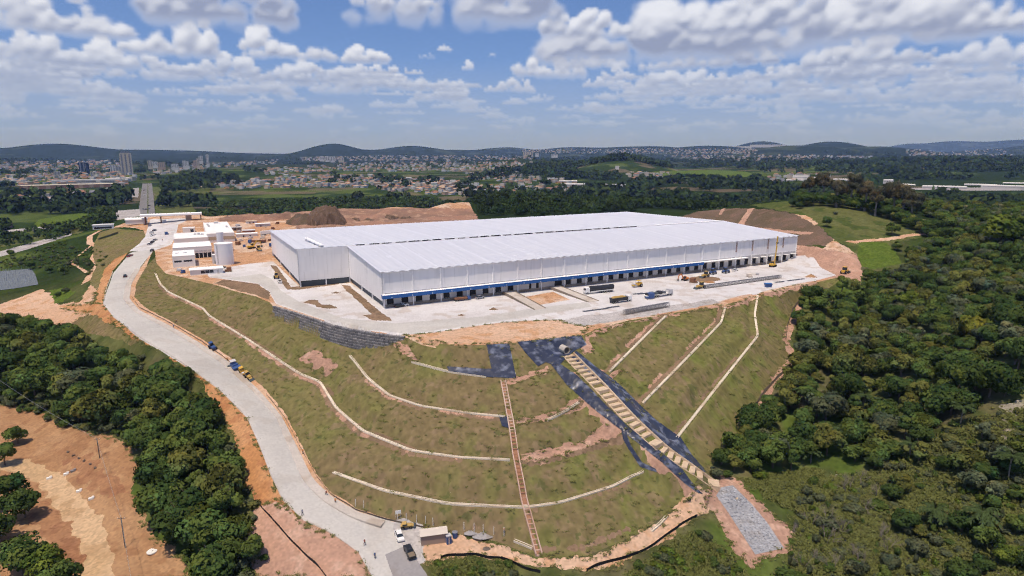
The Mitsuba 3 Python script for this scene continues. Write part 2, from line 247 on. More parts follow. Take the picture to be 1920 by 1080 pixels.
def hit(px, py):
    """Where the sight line through a point of the photograph meets the ground."""
    v = view_dir(np.atleast_1d(px), np.atleast_1d(py)); t = np.full(len(v), 90.0); done = np.zeros(len(v), bool); t0 = t.copy()
    for _ in range(900):
        p = v * t[:, None]; below = p[:, 2] + CAMZ < ground(p[:, 0], p[:, 1])
        done |= below | (t > 26000)
        t0 = np.where(done, t0, t); t = np.where(done, t, t * 1.008)
        if done.all(): break
    lo, hi = t0, t
    for _ in range(14):
        m = (lo + hi) / 2; p = v * m[:, None]; below = p[:, 2] + CAMZ < ground(p[:, 0], p[:, 1])
        hi, lo = np.where(below, m, hi), np.where(below, lo, m)
    p = v * hi[:, None]; p[:, 2] = ground(p[:, 0], p[:, 1])
    return p
def hit1(px, py): return hit(px, py)[0]
def areas(g):
    """Only the areas of a geometry."""
    return g if g.geom_type in ('Polygon', 'MultiPolygon') else shapely.union_all([q for q in getattr(g, 'geoms', []) if q.geom_type in ('Polygon', 'MultiPolygon')])
def ragged(g, amp, size=2.6):
    """The same area with a wandering edge."""
    def f(c):
        z = np.column_stack([c / size, c[:, :1] * 0]); return c + 2 * amp * np.column_stack([meshkit.fbm(z, 4, 51) - .5, meshkit.fbm(z, 4, 52) - .5])
    return areas(shapely.make_valid(shapely.transform(shapely.segmentize(g, .8), f)))
def ppoly(pts, step=5.0, rag=0.0):
    """Ground polygon whose outline is traced on the photograph; rag: how far its edge wanders, in metres."""
    q = dense(list(pts) + [pts[0]], step if not rag else 2.0)[:-1]
    w = hit(q[:, 0], q[:, 1])[:, :2]
    if rag: w = w + rag * 2 * np.column_stack([meshkit.fbm(np.column_stack([w / 2.6, w[:, :1] * 0]), 4, 51) - .5, meshkit.fbm(np.column_stack([w / 2.6, w[:, :1] * 0]), 4, 52) - .5])
    return areas(shapely.make_valid(Polygon(w)))
def pline(pts, step=5.0):
    q = dense(pts, step); return hit(q[:, 0], q[:, 1])

# ------------------------------------------------------------------ materials
def rough(col, r=.9, **k):
    return {'type': 'twosided', 'b': {'type': 'principled', 'base_color': {'type': 'rgb', 'value': list(col)} if isinstance(col, (tuple, list)) else col, 'roughness': r, 'specular': .3, **k}}
def diffuse(col):
    return {'type': 'twosided', 'b': {'type': 'diffuse', 'reflectance': {'type': 'rgb', 'value': list(col)} if isinstance(col, (tuple, list)) else col}}
def mat(key, d): scene[key] = d
def soil(a, b, c, s=1.0):
    """Bare earth: three tones mixed by noise at several sizes, with fine grain."""
    def fn(p, n, uv):
        big, mid, fine = fbm(p.x / (14 * s), p.y / (14 * s), 0, 3), fbm(p.x / (3.2 * s) + 7, p.y / (3.2 * s), 0, 3), noise(p.x * 1.7, p.y * 1.7, p.z * 1.7)
        k = mix(a, b, smoothstep(.36, .66, big))
        k = mix(k, c, smoothstep(.52, .74, mid) * .75)
        return k * (.80 + .4 * fine)
    return diffuse(proc(fn))
def turf_fn(p, n, uv):
    big, mid, small = fbm(p.x / 26 + 3, p.y / 26, 0, 3), fbm(p.x / 6 + 11, p.y / 6 + 5, 0, 3), fbm(p.x / 1.3, p.y / 1.3, 0, 2)
    k = mix((.155, .122, .064), (.140, .134, .050), dr.clip(smoothstep(.30, .68, big) * .7 + .5 * smoothstep(-30, 70, p.x) - .1, 0, 1))
    k = mix(k, mix((.112, .128, .036), (.13, .15, .04), noise(p.x / 40, p.y / 40, 2)), smoothstep(.46, .80, mid) * (.35 + .5 * smoothstep(-40, 60, p.x)))
    k = mix(k, (.195, .142, .092), smoothstep(.58, .76, fbm(p.x / 3.3 + 40, p.y / 3.3 + 9, 0, 4)) * .6)
    k = mix(k, (.060, .080, .026), smoothstep(.66, .80, fbm(p.x / 1.9 + 4, p.y / 1.9 + 19, 0, 3)) * .6)
    row = fbm(p.x / .8 + p.z, p.y / 2.5, 3.0, 2)
    return k * (.80 + .64 * small + .22 * row)
def concrete(a, b, grain=.16, stain=.8):
    def fn(p, n, uv):
        k = mix(a, b, dr.clip(smoothstep(.35, .68, fbm(p.x / 17, p.y / 17, 0, 4)) * .7 + .5 * (cell_rand((p.x * .888 + p.y * .461) / 5.2, (p.y * .888 - p.x * .461) / 5.2, 2) - .3), 0, 1))
        st = smoothstep(.56, .72, fbm(p.x / 5 + 9, p.y / 5 + 2, 0, 3))
        k = mix(k, mi.Color3f(k) * mi.Color3f(.84, .78, .72), st * stain)
        return k * (1 - grain / 2 + grain * noise(p.x * 2.1, p.y * 2.1, p.z))
    return diffuse(proc(fn))
def wild_fn(p, n, uv):
    """The open country: scrub and forest floor near by, meadows, woods and built-up ground farther off."""
    d = dr.sqrt(p.x * p.x + p.y * p.y)
    k1, k2, k3 = fbm(p.x / 75, p.y / 75, 0, 4), fbm(p.x / 260 + 4, p.y / 260 + 8, 0, 4), fbm(p.x / 14 + 2, p.y / 14, 0, 3)
    near = mix((.062, .080, .026), (.115, .125, .048), smoothstep(.36, .66, fbm(p.x / 9, p.y / 9, 0, 3)))
    near = mix(near, (.085, .13, .026), smoothstep(.55, .70, fbm(p.x / 19 + 5, p.y / 19, 0, 3)) * .8)
    near = mix(near, (.17, .14, .085), smoothstep(.56, .72, k3) * .5)
    farc = mix((.030, .052, .016), (.085, .118, .032), smoothstep(.46, .62, k1))
    farc = mix(farc, (.022, .038, .014), smoothstep(.50, .60, k2))
    farc = mix(farc, (.21, .16, .115), smoothstep(.60, .70, fbm(p.x / 120 + 14, p.y / 120 + 3, 0, 3)) * .55 * smoothstep(1000, 1300, d))
    farc = mix(farc, mix((.018, .030, .014), (.045, .06, .026), smoothstep(.58, .7, k2)), smoothstep(2600, 5200, d))
    k = mix(near, farc, smoothstep(330, 560, d))
    return k * (.50 + .60 * fbm(p.x / 1.2, p.y / 1.2, 0, 3) + .40 * fbm(p.x / 11, p.y / 11, 0, 3))
def meadow_fn(p, n, uv):
    k = mix((.085, .108, .034), (.118, .128, .048), smoothstep(.38, .62, fbm(p.x / 30, p.y / 30, 0, 3)))
    k = mix(k, (.060, .088, .024), smoothstep(.54, .68, fbm(p.x / 8 + 3, p.y / 8, 0, 3)) * .8)
    return k * (.70 + .6 * fbm(p.x / 1.8, p.y / 1.8, 0, 2))
mat('m_wild', diffuse(proc(wild_fn)))
mat('m_turf', diffuse(proc(turf_fn)))
mat('m_meadow', diffuse(proc(meadow_fn)))
mat('m_lush', diffuse(proc(lambda p, n, uv: mix((.075, .125, .022), (.11, .15, .03), fbm(p.x / 6, p.y / 6, 0, 3)) * (.6 + .8 * fbm(p.x, p.y, 0, 2)))))
mat('m_pink', soil((.47, .29, .215), (.40, .25, .19), (.53, .36, .28)))
mat('m_orange', soil((.50, .30, .18), (.60, .45, .34), (.42, .22, .12), .8))
mat('m_lot', soil((.36, .205, .11), (.41, .25, .14), (.30, .16, .085), 1.0))
mat('m_track', soil((.50, .345, .20), (.56, .40, .25), (.44, .29, .165)))
mat('m_red', soil((.31, .155, .085), (.35, .19, .105), (.26, .13, .075)))
mat('m_stony', soil((.36, .33, .27), (.30, .275, .22), (.20, .20, .13), .6))
mat('m_bank', soil((.47, .235, .105), (.52, .29, .15), (.38, .175, .085)))
mat('m_sand', soil((.56, .37, .25), (.60, .42, .30), (.50, .28, .15), 1.3))
mat('m_brown', soil((.165, .118, .088), (.13, .10, .068), (.20, .13, .10), 1.5))
mat('m_redbank', soil((.34, .20, .145), (.25, .16, .12), (.44, .29, .21), 1.6))
mat('m_drysoil', soil((.24, .165, .11), (.19, .135, .09), (.29, .20, .14)))
mat('m_roadc', concrete((.54, .53, .51), (.48, .47, .455), .16, .25))
mat('m_yardc', concrete((.65, .645, .66), (.565, .55, .555)))
mat('m_gravel', concrete((.47, .45, .45), (.36, .35, .35), .45))
mat('m_highway', concrete((.19, .19, .20), (.23, .23, .235)))
mat('m_asphalt', concrete((.32, .31, .32), (.37, .36, .36)))

# ------------------------------------------------------------------ the ground, cut along its edges into what covers it
X_ = lambda l: [q[:2] for q in l]
RV = [(792, 990), (745, 977), (672, 954), (622, 924), (594, 890), (563, 830), (535, 775), (499, 732), (440, 676), (380, 636), (320, 602), (270, 575), (252, 556), (256, 530), (274, 500), (293, 480)]
edge_w = at(np.array(EDGE)[:, 0], np.array(EDGE)[:, 1], 0.0)[:, :2]
def hxy(l): l = np.array(l, float); return hit(l[:, 0], l[:, 1])[:, :2]
site = Polygon(np.vstack([edge_w, hxy([(1612, 512), (1606, 492)]), [wh(WL + 14, 20)[:2], wh(WL + 14, WB + 16)[:2], wh(60, WB + 16)[:2]], hxy([(897, 411), (886, 393), (800, 390.5), (640, 390.5), (520, 399), (430, 401), (400, 400), (300, 403), (262, 408), (240, 416), (212, 427), (268, 431), (283, 455)])])).buffer(0)
site = areas(site)
yard_front = [(1568, 516), (1530, 526), (1500, 531), (1440, 544), (1400, 551), (1350, 565), (1250, 584), (1160, 601), (1090, 609), (1062, 600), (990, 601), (930, 606), (880, 613), (820, 623), (770, 627), (690, 619), (620, 604), (560, 584), (517, 569), (505, 548), (482, 532), (425, 524), (392, 520), (385, 508), (420, 502), (470, 494), (512, 490)]
yf = np.array(yard_front, float)
yard = Polygon(np.vstack([at(yf[:, 0], yf[:, 1], 0.0)[:, :2], [wh(-WE, WA + 4)[:2], wh(0, WA - 1)[:2], wh(2, 1)[:2], wh(WL, 1)[:2], wh(WL + 9, 0)[:2]]])).buffer(0)
def pathpoly(pts, w, rag=.5): return ragged(LineString(pline(pts)[:, :2]).buffer(w / 2, cap_style='flat'), rag)
def scraps(pts, off, r, seed, gaps=.35):
    """Broken strip of soil beside a line: overlapping spots at an offset from it."""
    g = np.random.default_rng(seed); w = pline(pts)[:, :2]; t = unit2(np.gradient(w, axis=0)); n = np.column_stack([t[:, 1], -t[:, 0]])
    q = LineString(w + n * off); L = np.arange(0, q.length, .7); z = meshkit.fbm(np.column_stack([L / 9, L * 0, L * 0 + seed]), 3, seed); L = L[z > gaps]
    return ragged(shapely.union_all([q.interpolate(l + g.uniform(-.4, .4)).buffer(r * g.uniform(.35, 1.15)) for l in L]), .5, 1.6)
def unit2(a): return a / (np.linalg.norm(a, axis=1, keepdims=True) + 1e-9)
REGIONS = [  # name, material, outline on the photograph (or in the world); later ones lie over earlier ones
    ('meadow', 'm_meadow', ppoly([(292, 401), (288, 352), (310, 352), (395, 353), (388, 370), (362, 380), (366, 401)], rag=6)),
    ('meadow', 'm_lush', ppoly([(70, 412), (120, 403), (212, 395), (216, 413), (160, 421), (70, 425)], rag=6)),
    ('meadow', 'm_meadow', ppoly([(-30, 440), (100, 428), (170, 426), (150, 438), (120, 440), (-30, 470)], rag=6)),
    ('bare_field', 'm_sand', ppoly([(308, 346.5), (350, 344.5), (392, 344.5), (394, 350), (350, 351.5), (310, 352)], rag=6)),
    ('highway', 'm_highway', ppoly([(259, 402), (291, 402), (285, 344), (267, 344)], 3)),
    ('highway_median', 'm_meadow', ppoly([(275.8, 402), (278.6, 402), (277.6, 345), (276.8, 345)], 3)),
    ('side_road', 'm_asphalt', ppoly([(246, 369), (249, 353), (261, 352), (259, 370)])),
    ('parking_court', 'm_gravel', ppoly([(216, 395), (262, 392), (264, 405), (240, 409), (219, 413)])),
    ('lane', 'm_gravel', ppoly([(-10, 484), (-10, 474), (60, 455), (120, 438), (135, 436.5), (133, 441), (100, 452), (50, 468)])),
    ('lane', 'm_gravel', ppoly([(-10, 433), (50, 428), (90, 423.5), (112, 425), (85, 431), (-10, 437)])),
    ('footpath', 'm_sand', pathpoly([(188, 432), (168, 443), (168, 455), (184, 462), (182, 471), (174, 483), (185, 493), (174, 508), (160, 530)], 4.5)),
    ('footpath', 'm_sand', pathpoly([(171, 460), (153, 475), (131, 492), (150, 502), (165, 512)], 2.0)),
    ('pasture', 'm_meadow', ppoly([(1405, 384), (1445, 380), (1500, 374.5), (1550, 373.5), (1600, 378), (1640, 387), (1690, 399), (1742, 413), (1752, 440), (1690, 452), (1640, 478), (1612, 500), (1600, 478), (1585, 460), (1562, 447), (1535, 422), (1500, 402), (1440, 391)], rag=3)),
    ('grass_patch', 'm_lush', ppoly([(1610, 452), (1660, 455), (1680, 470), (1690, 495), (1640, 505), (1615, 500), (1608, 478)], rag=1.3)),
    ('cut_slope', 'm_brown', ppoly([(1275, 407), (1310, 396), (1380, 390), (1440, 392), (1500, 403), (1535, 423), (1562, 448), (1582, 463), (1495, 460), (1420, 446), (1340, 425)], rag=3)),
    ('embankment', 'm_turf', Polygon(np.vstack([edge_w, hxy(X_(dense(RTOE))), hxy(dense(X_(TOE)[::-1])), hxy(dense(RV))])).buffer(0)),
    ('verge', 'm_sand', ppoly(RV[:-1] + [(290, 462), (283, 475)] + [r[2:4] for r in ROAD[1:15]], rag=0.35)),
    ('roadside_slope', 'm_bank', ppoly([(240, 470), (226, 474), (196, 505), (181, 545), (170, 575), (212, 606), (262, 642), (300, 655), (345, 688), (380, 715), (398, 752), (425, 785), (446, 842), (456, 890), (474, 942), (500, 985), (560, 1000), (640, 1022), (672, 1040)] + [r[:2] for r in ROAD[13::-1]], rag=1.2)),
    ('pink_slope', 'm_pink', ppoly([(478, 948), (520, 942), (560, 968), (590, 986), (640, 1010), (675, 1035), (705, 1085), (478, 1085), (468, 1010)], rag=1.3)),
    ('dirt_lot', 'm_lot', ppoly([(-40, 752), (60, 768), (120, 792), (190, 815), (245, 830), (262, 870), (242, 920), (268, 962), (300, 1010), (348, 1050), (365, 1088), (-40, 1088)], rag=2.2)),
    ('dirt_clearing', 'm_sand', ppoly([(-40, 580), (0, 570), (40, 556), (75, 543), (96, 552), (112, 572), (150, 565), (172, 530), (192, 515), (178, 560), (172, 590), (132, 612), (100, 615), (60, 596), (20, 592), (-40, 600)], rag=2.2)),
    ('roadside_grass', 'm_turf', ppoly([(126, 612), (150, 596), (176, 588), (215, 611), (264, 642), (246, 646), (215, 634), (170, 627)], rag=1.3)),
    ('gate_grass', 'm_turf', ppoly([(186, 436), (214, 428), (266, 433), (280, 440), (270, 462), (240, 474), (215, 486), (196, 505), (182, 545), (168, 530), (180, 500), (172, 470)], rag=1.3)),
    ('earthworks', 'm_orange', site),
    ('spoil_bank', 'm_redbank', ppoly([(425, 404), (520, 401), (570, 392.5), (640, 390), (720, 390.2), (800, 390.2), (884, 391.5), (899, 412), (880, 418), (700, 424), (560, 430), (540, 412), (470, 412)], rag=4)),
    ('clay_terrace', 'm_sand', ppoly([(760, 628), (790, 622), (880, 611), (940, 602), (1000, 598), (1060, 598), (1105, 612), (1088, 629), (1040, 635), (975, 641), (910, 646), (850, 646), (790, 639)], rag=1.3)),
    ('cut_bank', 'm_pink', ppoly([(1470, 505), (1480, 452), (1496, 459), (1550, 466), (1605, 478), (1616, 502), (1613, 535), (1592, 520), (1560, 521), (1512, 508)], rag=1.3)),
    ('concrete_yard', 'm_yardc', yard),
    ('gravel_strip', 'm_gravel', ppoly([(1050, 602), (1090, 592), (1130, 588), (1250, 574), (1340, 561), (1352, 568), (1250, 586), (1150, 603), (1090, 612)], rag=1.2)),
    ('yard_road', 'm_roadc', ppoly([(425, 522), (490, 513), (510, 524), (527, 545), (560, 565), (640, 596), (740, 606), (900, 594), (1000, 578), (1100, 566), (1110, 575), (1000, 592), (880, 611), (770, 626), (690, 618), (620, 603), (560, 583), (518, 568), (506, 547), (484, 531)])),
    ('soil_strip', 'm_drysoil', ppoly([(639, 534), (655, 536), (700, 574), (737, 602), (700, 601), (679, 591), (697, 589)], rag=0.8)),
    ('soil_strip', 'm_drysoil', ppoly([(507, 497), (519, 499), (546, 538), (600, 533), (636, 530), (634, 533), (560, 543), (538, 543)], rag=0.8)),
    ('soil_patch', 'm_drysoil', ppoly([(569, 566), (580, 562), (595, 563), (604, 571), (622, 572), (636, 578), (612, 579), (585, 572)], rag=1.3)),
    ('soil_patch', 'm_drysoil', ppoly([(1290, 521), (1310, 517), (1345, 520), (1352, 525), (1330, 530), (1305, 527)], rag=1.3)),
    ('dirt_pit', 'm_orange', ppoly([(983, 557), (1037, 547), (1069, 562), (1003, 573)])),
    ('gate_road', 'm_yardc', ppoly([(243, 471), (262, 456), (272, 444), (277, 427), (282, 411), (362, 409), (335, 420), (330, 440), (322, 458), (300, 466), (289, 470)])),
    ('plateau_soil', 'm_drysoil', ppoly([(402, 531), (420, 524), (482, 532), (503, 547), (506, 563), (480, 553), (440, 543)], rag=1.3)),
    ('bare_patch', 'm_pink', ppoly([(556, 676), (590, 654), (612, 668), (637, 684), (612, 704), (606, 690), (586, 698), (580, 686)], rag=1.6)),
    ('bare_patch', 'm_pink', ppoly([(945, 716), (962, 709), (1000, 697), (1028, 684), (1033, 691), (1010, 703), (985, 712), (955, 720)], rag=1.6)),
    ('bare_patch', 'm_pink', ppoly([(965, 782), (1000, 780), (1060, 762), (1088, 735), (1062, 700), (1072, 696), (1130, 755), (1180, 806), (1262, 880), (1300, 915), (1338, 914), (1312, 950), (1285, 930), (1262, 895), (1240, 880), (1215, 868), (1205, 845), (1175, 812), (1150, 822), (1080, 850), (1005, 868), (975, 868), (975, 850), (1050, 838), (1120, 815), (1130, 800), (1115, 775), (1100, 762), (1065, 775), (1005, 793), (965, 795)], rag=1.6)),
    ('bare_patch', 'm_pink', ppoly([(1085, 655), (1100, 632), (1128, 614), (1255, 589), (1362, 574), (1440, 548), (1530, 528), (1530, 534), (1450, 556), (1425, 553), (1402, 570), (1365, 580), (1345, 572), (1255, 595), (1180, 606), (1120, 625), (1105, 640), (1115, 655), (1100, 668)], rag=1.6)),
    ('bare_patch', 'm_pink', ppoly([(1140, 703), (1150, 695), (1170, 690), (1150, 708), (1144, 715)], rag=1.6)),
    ('bare_patch', 'm_pink', ppoly([(1480, 640), (1494, 672), (1455, 724), (1408, 784), (1402, 776), (1440, 722), (1480, 672), (1470, 640), (1474, 610), (1500, 565), (1510, 560)], rag=1.6)),
    ('worn_strip', 'm_pink', ppoly([(735, 642), (752, 640), (765, 652), (785, 675), (776, 678), (755, 660)], rag=1.3)),
    ('toe_path', 'm_sand', ppoly([(790, 992), (850, 1003), (930, 1018), (1008, 1050), (1100, 1045), (1190, 1008), (1258, 962), (1300, 918), (1345, 914), (1350, 945), (1290, 985), (1230, 1022), (1150, 1062), (1100, 1070), (1020, 1064), (940, 1052), (880, 1042), (800, 1062), (782, 1020)], rag=1.6)),
    ('outfall_soil', 'm_pink', ppoly([(1330, 905), (1362, 892), (1390, 903), (1420, 938), (1452, 970), (1480, 984), (1486, 1008), (1476, 1036), (1440, 1045), (1402, 1064), (1382, 1035), (1352, 992), (1328, 955), (1316, 940)], rag=2.2)),
    *[('bench_soil', mm, scraps(X_(l), off, w_, k_, gp_)) for k_, (l, off, w_, mm, gp_) in enumerate([(BENCH2[1:], .9, .8, 'm_drysoil', .40), (BENCH2[2:7], .7, .6, 'm_pink', .5), (BENCH3[1:], 1.0, .9, 'm_drysoil', .40), (BENCH3[2:12], .8, .8, 'm_pink', .47), (BENCH3[3:11], -1.2, .8, 'm_drysoil', .52), (BENCH4[3:], .9, .5, 'm_drysoil', .5), (DRAIN1, 2.2, .9, 'm_pink', .40), (DRAIN1, 1.2, 1.0, 'm_drysoil', .3), (DRAIN2, 2.6, .6, 'm_pink', .44), (DRAIN2, 1.5, .9, 'm_drysoil', .36), (DRAIN3[2:], 1.6, .7, 'm_drysoil', .5), (TOE[:6], -2.0, .8, 'm_drysoil', .42)])],
    ('cut_terrace', 'm_pink', pathpoly([(1330, 414), (1420, 428), (1470, 434), (1522, 438)], 3.5, 1.0)), ('cut_terrace', 'm_pink', pathpoly([(1408, 391), (1396, 410), (1384, 428)], 5.0, 1.0)), ('cut_terrace', 'm_pink', pathpoly([(1358, 391), (1350, 402)], 3.0, 1.0)),
    ('cut_terrace', 'm_orange', ppoly([(1560, 446), (1585, 462), (1606, 478), (1570, 470), (1540, 466), (1556, 458)], rag=2.5)), ('cut_terrace', 'm_sand', ppoly([(1490, 401), (1512, 404), (1535, 420), (1527, 422), (1505, 410)], rag=2)),
    ('lot_paving', 'm_asphalt', ppoly([(1690, 352.5), (1935, 351), (1935, 357), (1830, 357.5), (1720, 356)])), ('field', 'm_lush', ppoly([(1225, 322), (1330, 318), (1400, 322), (1425, 331), (1330, 334), (1240, 331)], rag=6)),
    ('lot_track', 'm_track', pathpoly([(-30, 872), (40, 872), (92, 900), (140, 950), (172, 1000), (182, 1040), (180, 1085)], 6.5, 1.6)),
    ('lot_track', 'm_track', pathpoly([(140, 930), (178, 972), (196, 1010), (204, 1050), (200, 1085)], 2.6, 1.4)),
    ('red_earth', 'm_red', ppoly([(120, 860), (160, 845), (205, 890), (236, 925), (215, 935), (170, 915), (140, 890)], rag=4)),
    ('red_earth', 'm_red', ppoly([(30, 930), (70, 925), (110, 955), (140, 1000), (150, 1050), (130, 1085), (105, 1085), (90, 1020), (60, 975)], rag=2.5)),
    ('junction_soil', 'm_bank', ppoly([(110, 574), (160, 570), (190, 566), (208, 588), (216, 603), (200, 606), (172, 588), (140, 584)], rag=1.5)),
    *[('stony_patch', 'm_stony', ppoly([(x + dx * sx, y + dy * sy) for dx, dy in ((-1, -.2), (-.4, -1), (.5, -.8), (1, .1), (.4, .9), (-.5, .8))], rag=2.6)) for x, y, sx, sy in ((1895, 800, 26, 44), (1905, 880, 16, 30), (1850, 862, 14, 10), (1790, 905, 16, 7), (1905, 770, 30, 20), (1690, 985, 10, 5), (1800, 960, 12, 6), (1880, 1075, 20, 9), (1560, 895, 10, 7))],
    ('lush_grass', 'm_lush', ppoly([(1440, 905), (1470, 885), (1530, 892), (1540, 930), (1490, 945), (1450, 930)], rag=3)),
    ('lush_grass', 'm_lush', ppoly([(90, 545), (118, 540), (140, 548), (118, 566), (104, 568)], rag=2)),
    ('road', 'm_roadc', ROAD_POLY),
    ('paving', 'm_gravel', ppoly([(742, 974), (770, 977), (794, 986), (800, 1010), (792, 1030), (800, 1050), (785, 1060), (762, 1030), (748, 1010), (736, 988)], rag=.6)),
    ('asphalt', 'm_asphalt', ppoly([(722, 1040), (762, 1022), (772, 1036), (806, 1085), (738, 1085)])),
    ('pasture_path', 'm_sand', ppoly([(1585, 452), (1660, 446), (1744, 434), (1745, 438), (1665, 451), (1600, 456)], rag=1.3)),
]
def poly_only(g):
    if g.geom_type == 'Polygon': return g
    return shapely.union_all([q for q in getattr(g, 'geoms', []) if q.geom_type in ('Polygon', 'MultiPolygon')])
top, pieces = Polygon(), []
for nm, m, g in reversed(REGIONS):
    pieces.append((nm, m, poly_only(g.difference(top)))); top = shapely.union(top, g)
pieces.reverse()
nx, ny = len(GX), len(GY)
_i, _j = np.meshgrid(np.arange(nx - 1), np.arange(ny - 1))
_a = (_j * nx + _i).ravel(); TRI = np.vstack([np.column_stack([_a, _a + 1, _a + nx + 1]), np.column_stack([_a, _a + nx + 1, _a + nx])])
GV = np.column_stack([_xx.ravel(), _yy.ravel(), GZ.ravel()]); GNV = GN.reshape(-1, 3)
_cent = GV[TRI].mean(1)[:, :2]; _win = (np.abs(_cent[:, 0]) < 1700) & (_cent[:, 1] > 50) & (_cent[:, 1] < 3000)
_wi = np.flatnonzero(_win)
_box = GV[TRI[_wi]][:, :, :2]
_geo = shapely.polygons(np.concatenate([_box, _box[:, :1]], 1))
TREE = shapely.STRtree(_geo)
def clip_ground(g):
    """(whole triangles, [clipped vertices], [clipped triangles]) of the ground under a polygon."""
    shapely.prepare(g)
    k = TREE.query(g, 'intersects'); inside = shapely.contains_properly(g, _geo[k]); whole, cut = k[inside], k[~inside]
    part = shapely.intersection(_geo[cut], g); ok = shapely.area(part) > 1e-5
    tris = shapely.get_parts(shapely.get_parts(shapely.constrained_delaunay_triangles(part[ok])))
    c = shapely.get_coordinates(tris).reshape(-1, 4, 2)[:, :3] if len(tris) else np.zeros((0, 3, 2))
    e = np.cross(c[:, 1] - c[:, 0], c[:, 2] - c[:, 0]) if len(c) else np.zeros(0)
    c[e < 0] = c[e < 0][:, ::-1]
    return _wi[whole], c[np.abs(e) > 1e-7], cut
def mesh_of(whole, c, lift=None):
    used, inv = np.unique(TRI[whole], return_inverse=True)
    v = np.vstack([GV[used], np.column_stack([c.reshape(-1, 2), ground(c[..., 0].ravel(), c[..., 1].ravel())])])
    n = np.vstack([GNV[used], ground_n(c[..., 0].ravel(), c[..., 1].ravel())]) if len(c) else GNV[used]
    f = np.vstack([inv.reshape(-1, 3), len(used) + np.arange(len(c) * 3).reshape(-1, 3)])
    return v, f, n
def entry(v, f, n, bsdf, **k):
    p = meshkit.write_ply((v, f), False, normals=n) if n is not None else meshkit.write_ply((v, f), False)
    return {'type': 'ply', 'filename': p, 'face_normals': n is None, 'bsdf': {'type': 'ref', 'id': bsdf}, **k}
def num(name):
    k, i = name, 1
    while k in labels or k in scene or k + '__0' in taken: k = f'{name}_{i:03d}'; i += 1
    return k
taken = set()
free = np.ones(len(TRI), bool); touched = set()
for nm, m, g in pieces:
    if g.is_empty: continue
    whole, c, cut = clip_ground(g)
    free[whole] = False; touched.update(cut.tolist())
    k = num(nm); scene[k] = entry(*mesh_of(whole, c), m); labels[k] = {'kind': 'structure'}
_cut = np.array(sorted(touched)); _cut = _cut[free[_wi[_cut]]]
free[_wi[_cut]] = False
rest = shapely.difference(_geo[_cut], top); rest = rest[shapely.area(rest) > 1e-5]
tr = shapely.get_parts(shapely.get_parts(shapely.constrained_delaunay_triangles(rest)))
c = shapely.get_coordinates(tr).reshape(-1, 4, 2)[:, :3]; e = np.cross(c[:, 1] - c[:, 0], c[:, 2] - c[:, 0]); c[e < 0] = c[e < 0][:, ::-1]
scene['ground'] = entry(*mesh_of(np.flatnonzero(free), c[np.abs(e) > 1e-7]), 'm_wild'); labels['ground'] = {'kind': 'structure'}

# ------------------------------------------------------------------ builders
class MB:
    """Collects boxes, tubes and sheets into one mesh."""
    def __init__(self): self.v, self.f, self.n = [], [], 0
    def add(self, v, f):
        v = np.asarray(v, float); f = np.asarray(f, int)
        if f.shape[1] == 4: f = np.vstack([f[:, [0, 1, 2]], f[:, [0, 2, 3]]])
        self.v.append(v); self.f.append(f + self.n); self.n += len(v); return self
    def box(self, o, ax, ay, az):
        """Box from corner o with edge vectors ax, ay, az."""
        o, ax, ay, az = (np.asarray(q, float) for q in (o, ax, ay, az))
        if np.dot(np.cross(ax, ay), az) < 0: o, ax = o + ax, -ax
        v = [o + i * ax + j * ay + k * az for k in (0, 1) for j in (0, 1) for i in (0, 1)]
        return self.add(v, [[0, 2, 3, 1], [4, 5, 7, 6], [0, 1, 5, 4], [2, 6, 7, 3], [0, 4, 6, 2], [1, 3, 7, 5]])
    def cbox(self, c, sx, sy, sz, rz=0.0):
        """Box standing on c (centre of its foot)."""
        x, y = np.array([math.cos(rz), math.sin(rz), 0]) * sx, np.array([-math.sin(rz), math.cos(rz), 0]) * sy
        return self.box(np.asarray(c, float) - x / 2 - y / 2, x, y, [0, 0, sz])
    def tube(self, a, b, r0, r1=None, n=8, caps=True):
        a, b = np.asarray(a, float), np.asarray(b, float); r1 = r0 if r1 is None else r1
        z = (b - a) / (np.linalg.norm(b - a) + 1e-9); x = np.cross(z, [0, 0, 1] if abs(z[2]) < .9 else [1, 0, 0]); x /= np.linalg.norm(x); y = np.cross(z, x)
        t = np.arange(n) * 2 * np.pi / n; ring = np.cos(t)[:, None] * x + np.sin(t)[:, None] * y
        i = np.arange(n); j = (i + 1) % n
        v = np.vstack([a + ring * r0, b + ring * r1, [a], [b]])
        f = np.vstack([np.stack([i, j, j + n], 1), np.stack([i, j + n, i + n], 1)])
        if caps: f = np.vstack([f, np.stack([j, i, i * 0 + 2 * n], 1), np.stack([i + n, j + n, i * 0 + 2 * n + 1], 1)])
        return self.add(v, f)
    def hull(self, pts):
        h = trimesh.convex.convex_hull(np.asarray(pts, float)); return self.add(h.vertices, h.faces)
    def sheet(self, rows):
        """Grid of points (r, c, 3)."""
        g = np.asarray(rows, float); r, c = g.shape[:2]; i, j = np.meshgrid(np.arange(r - 1), np.arange(c - 1), indexing='ij'); a = (i * c + j).ravel()
        return self.add(g.reshape(-1, 3), np.stack([a, a + 1, a + c + 1, a + c], 1))
    def mesh(self): return np.vstack(self.v), np.vstack(self.f)
    def xf(self, M):
        v, f = self.mesh(); M = np.asarray(M); r = MB(); return r.add(v @ M[:3, :3].T + M[:3, 3], f)
def P(mb, bsdf, smooth=False): return mikit.ply(mb.mesh() if isinstance(mb, MB) else mb, bsdf, smooth)
def tag(k, label, cat, group=None, kind=None):
    labels[k] = {'label': label, 'category': cat, **({'group': group} if group else {}), **({'kind': kind} if kind else {})}
_count = {}
def thing(name, label, cat, group=None, kind=None):
    i = _count.get(name, 0); _count[name] = i + 1
    k = name if i == 0 else f'{name}_{i:03d}'
    tag(k, label, cat, group, kind); return k
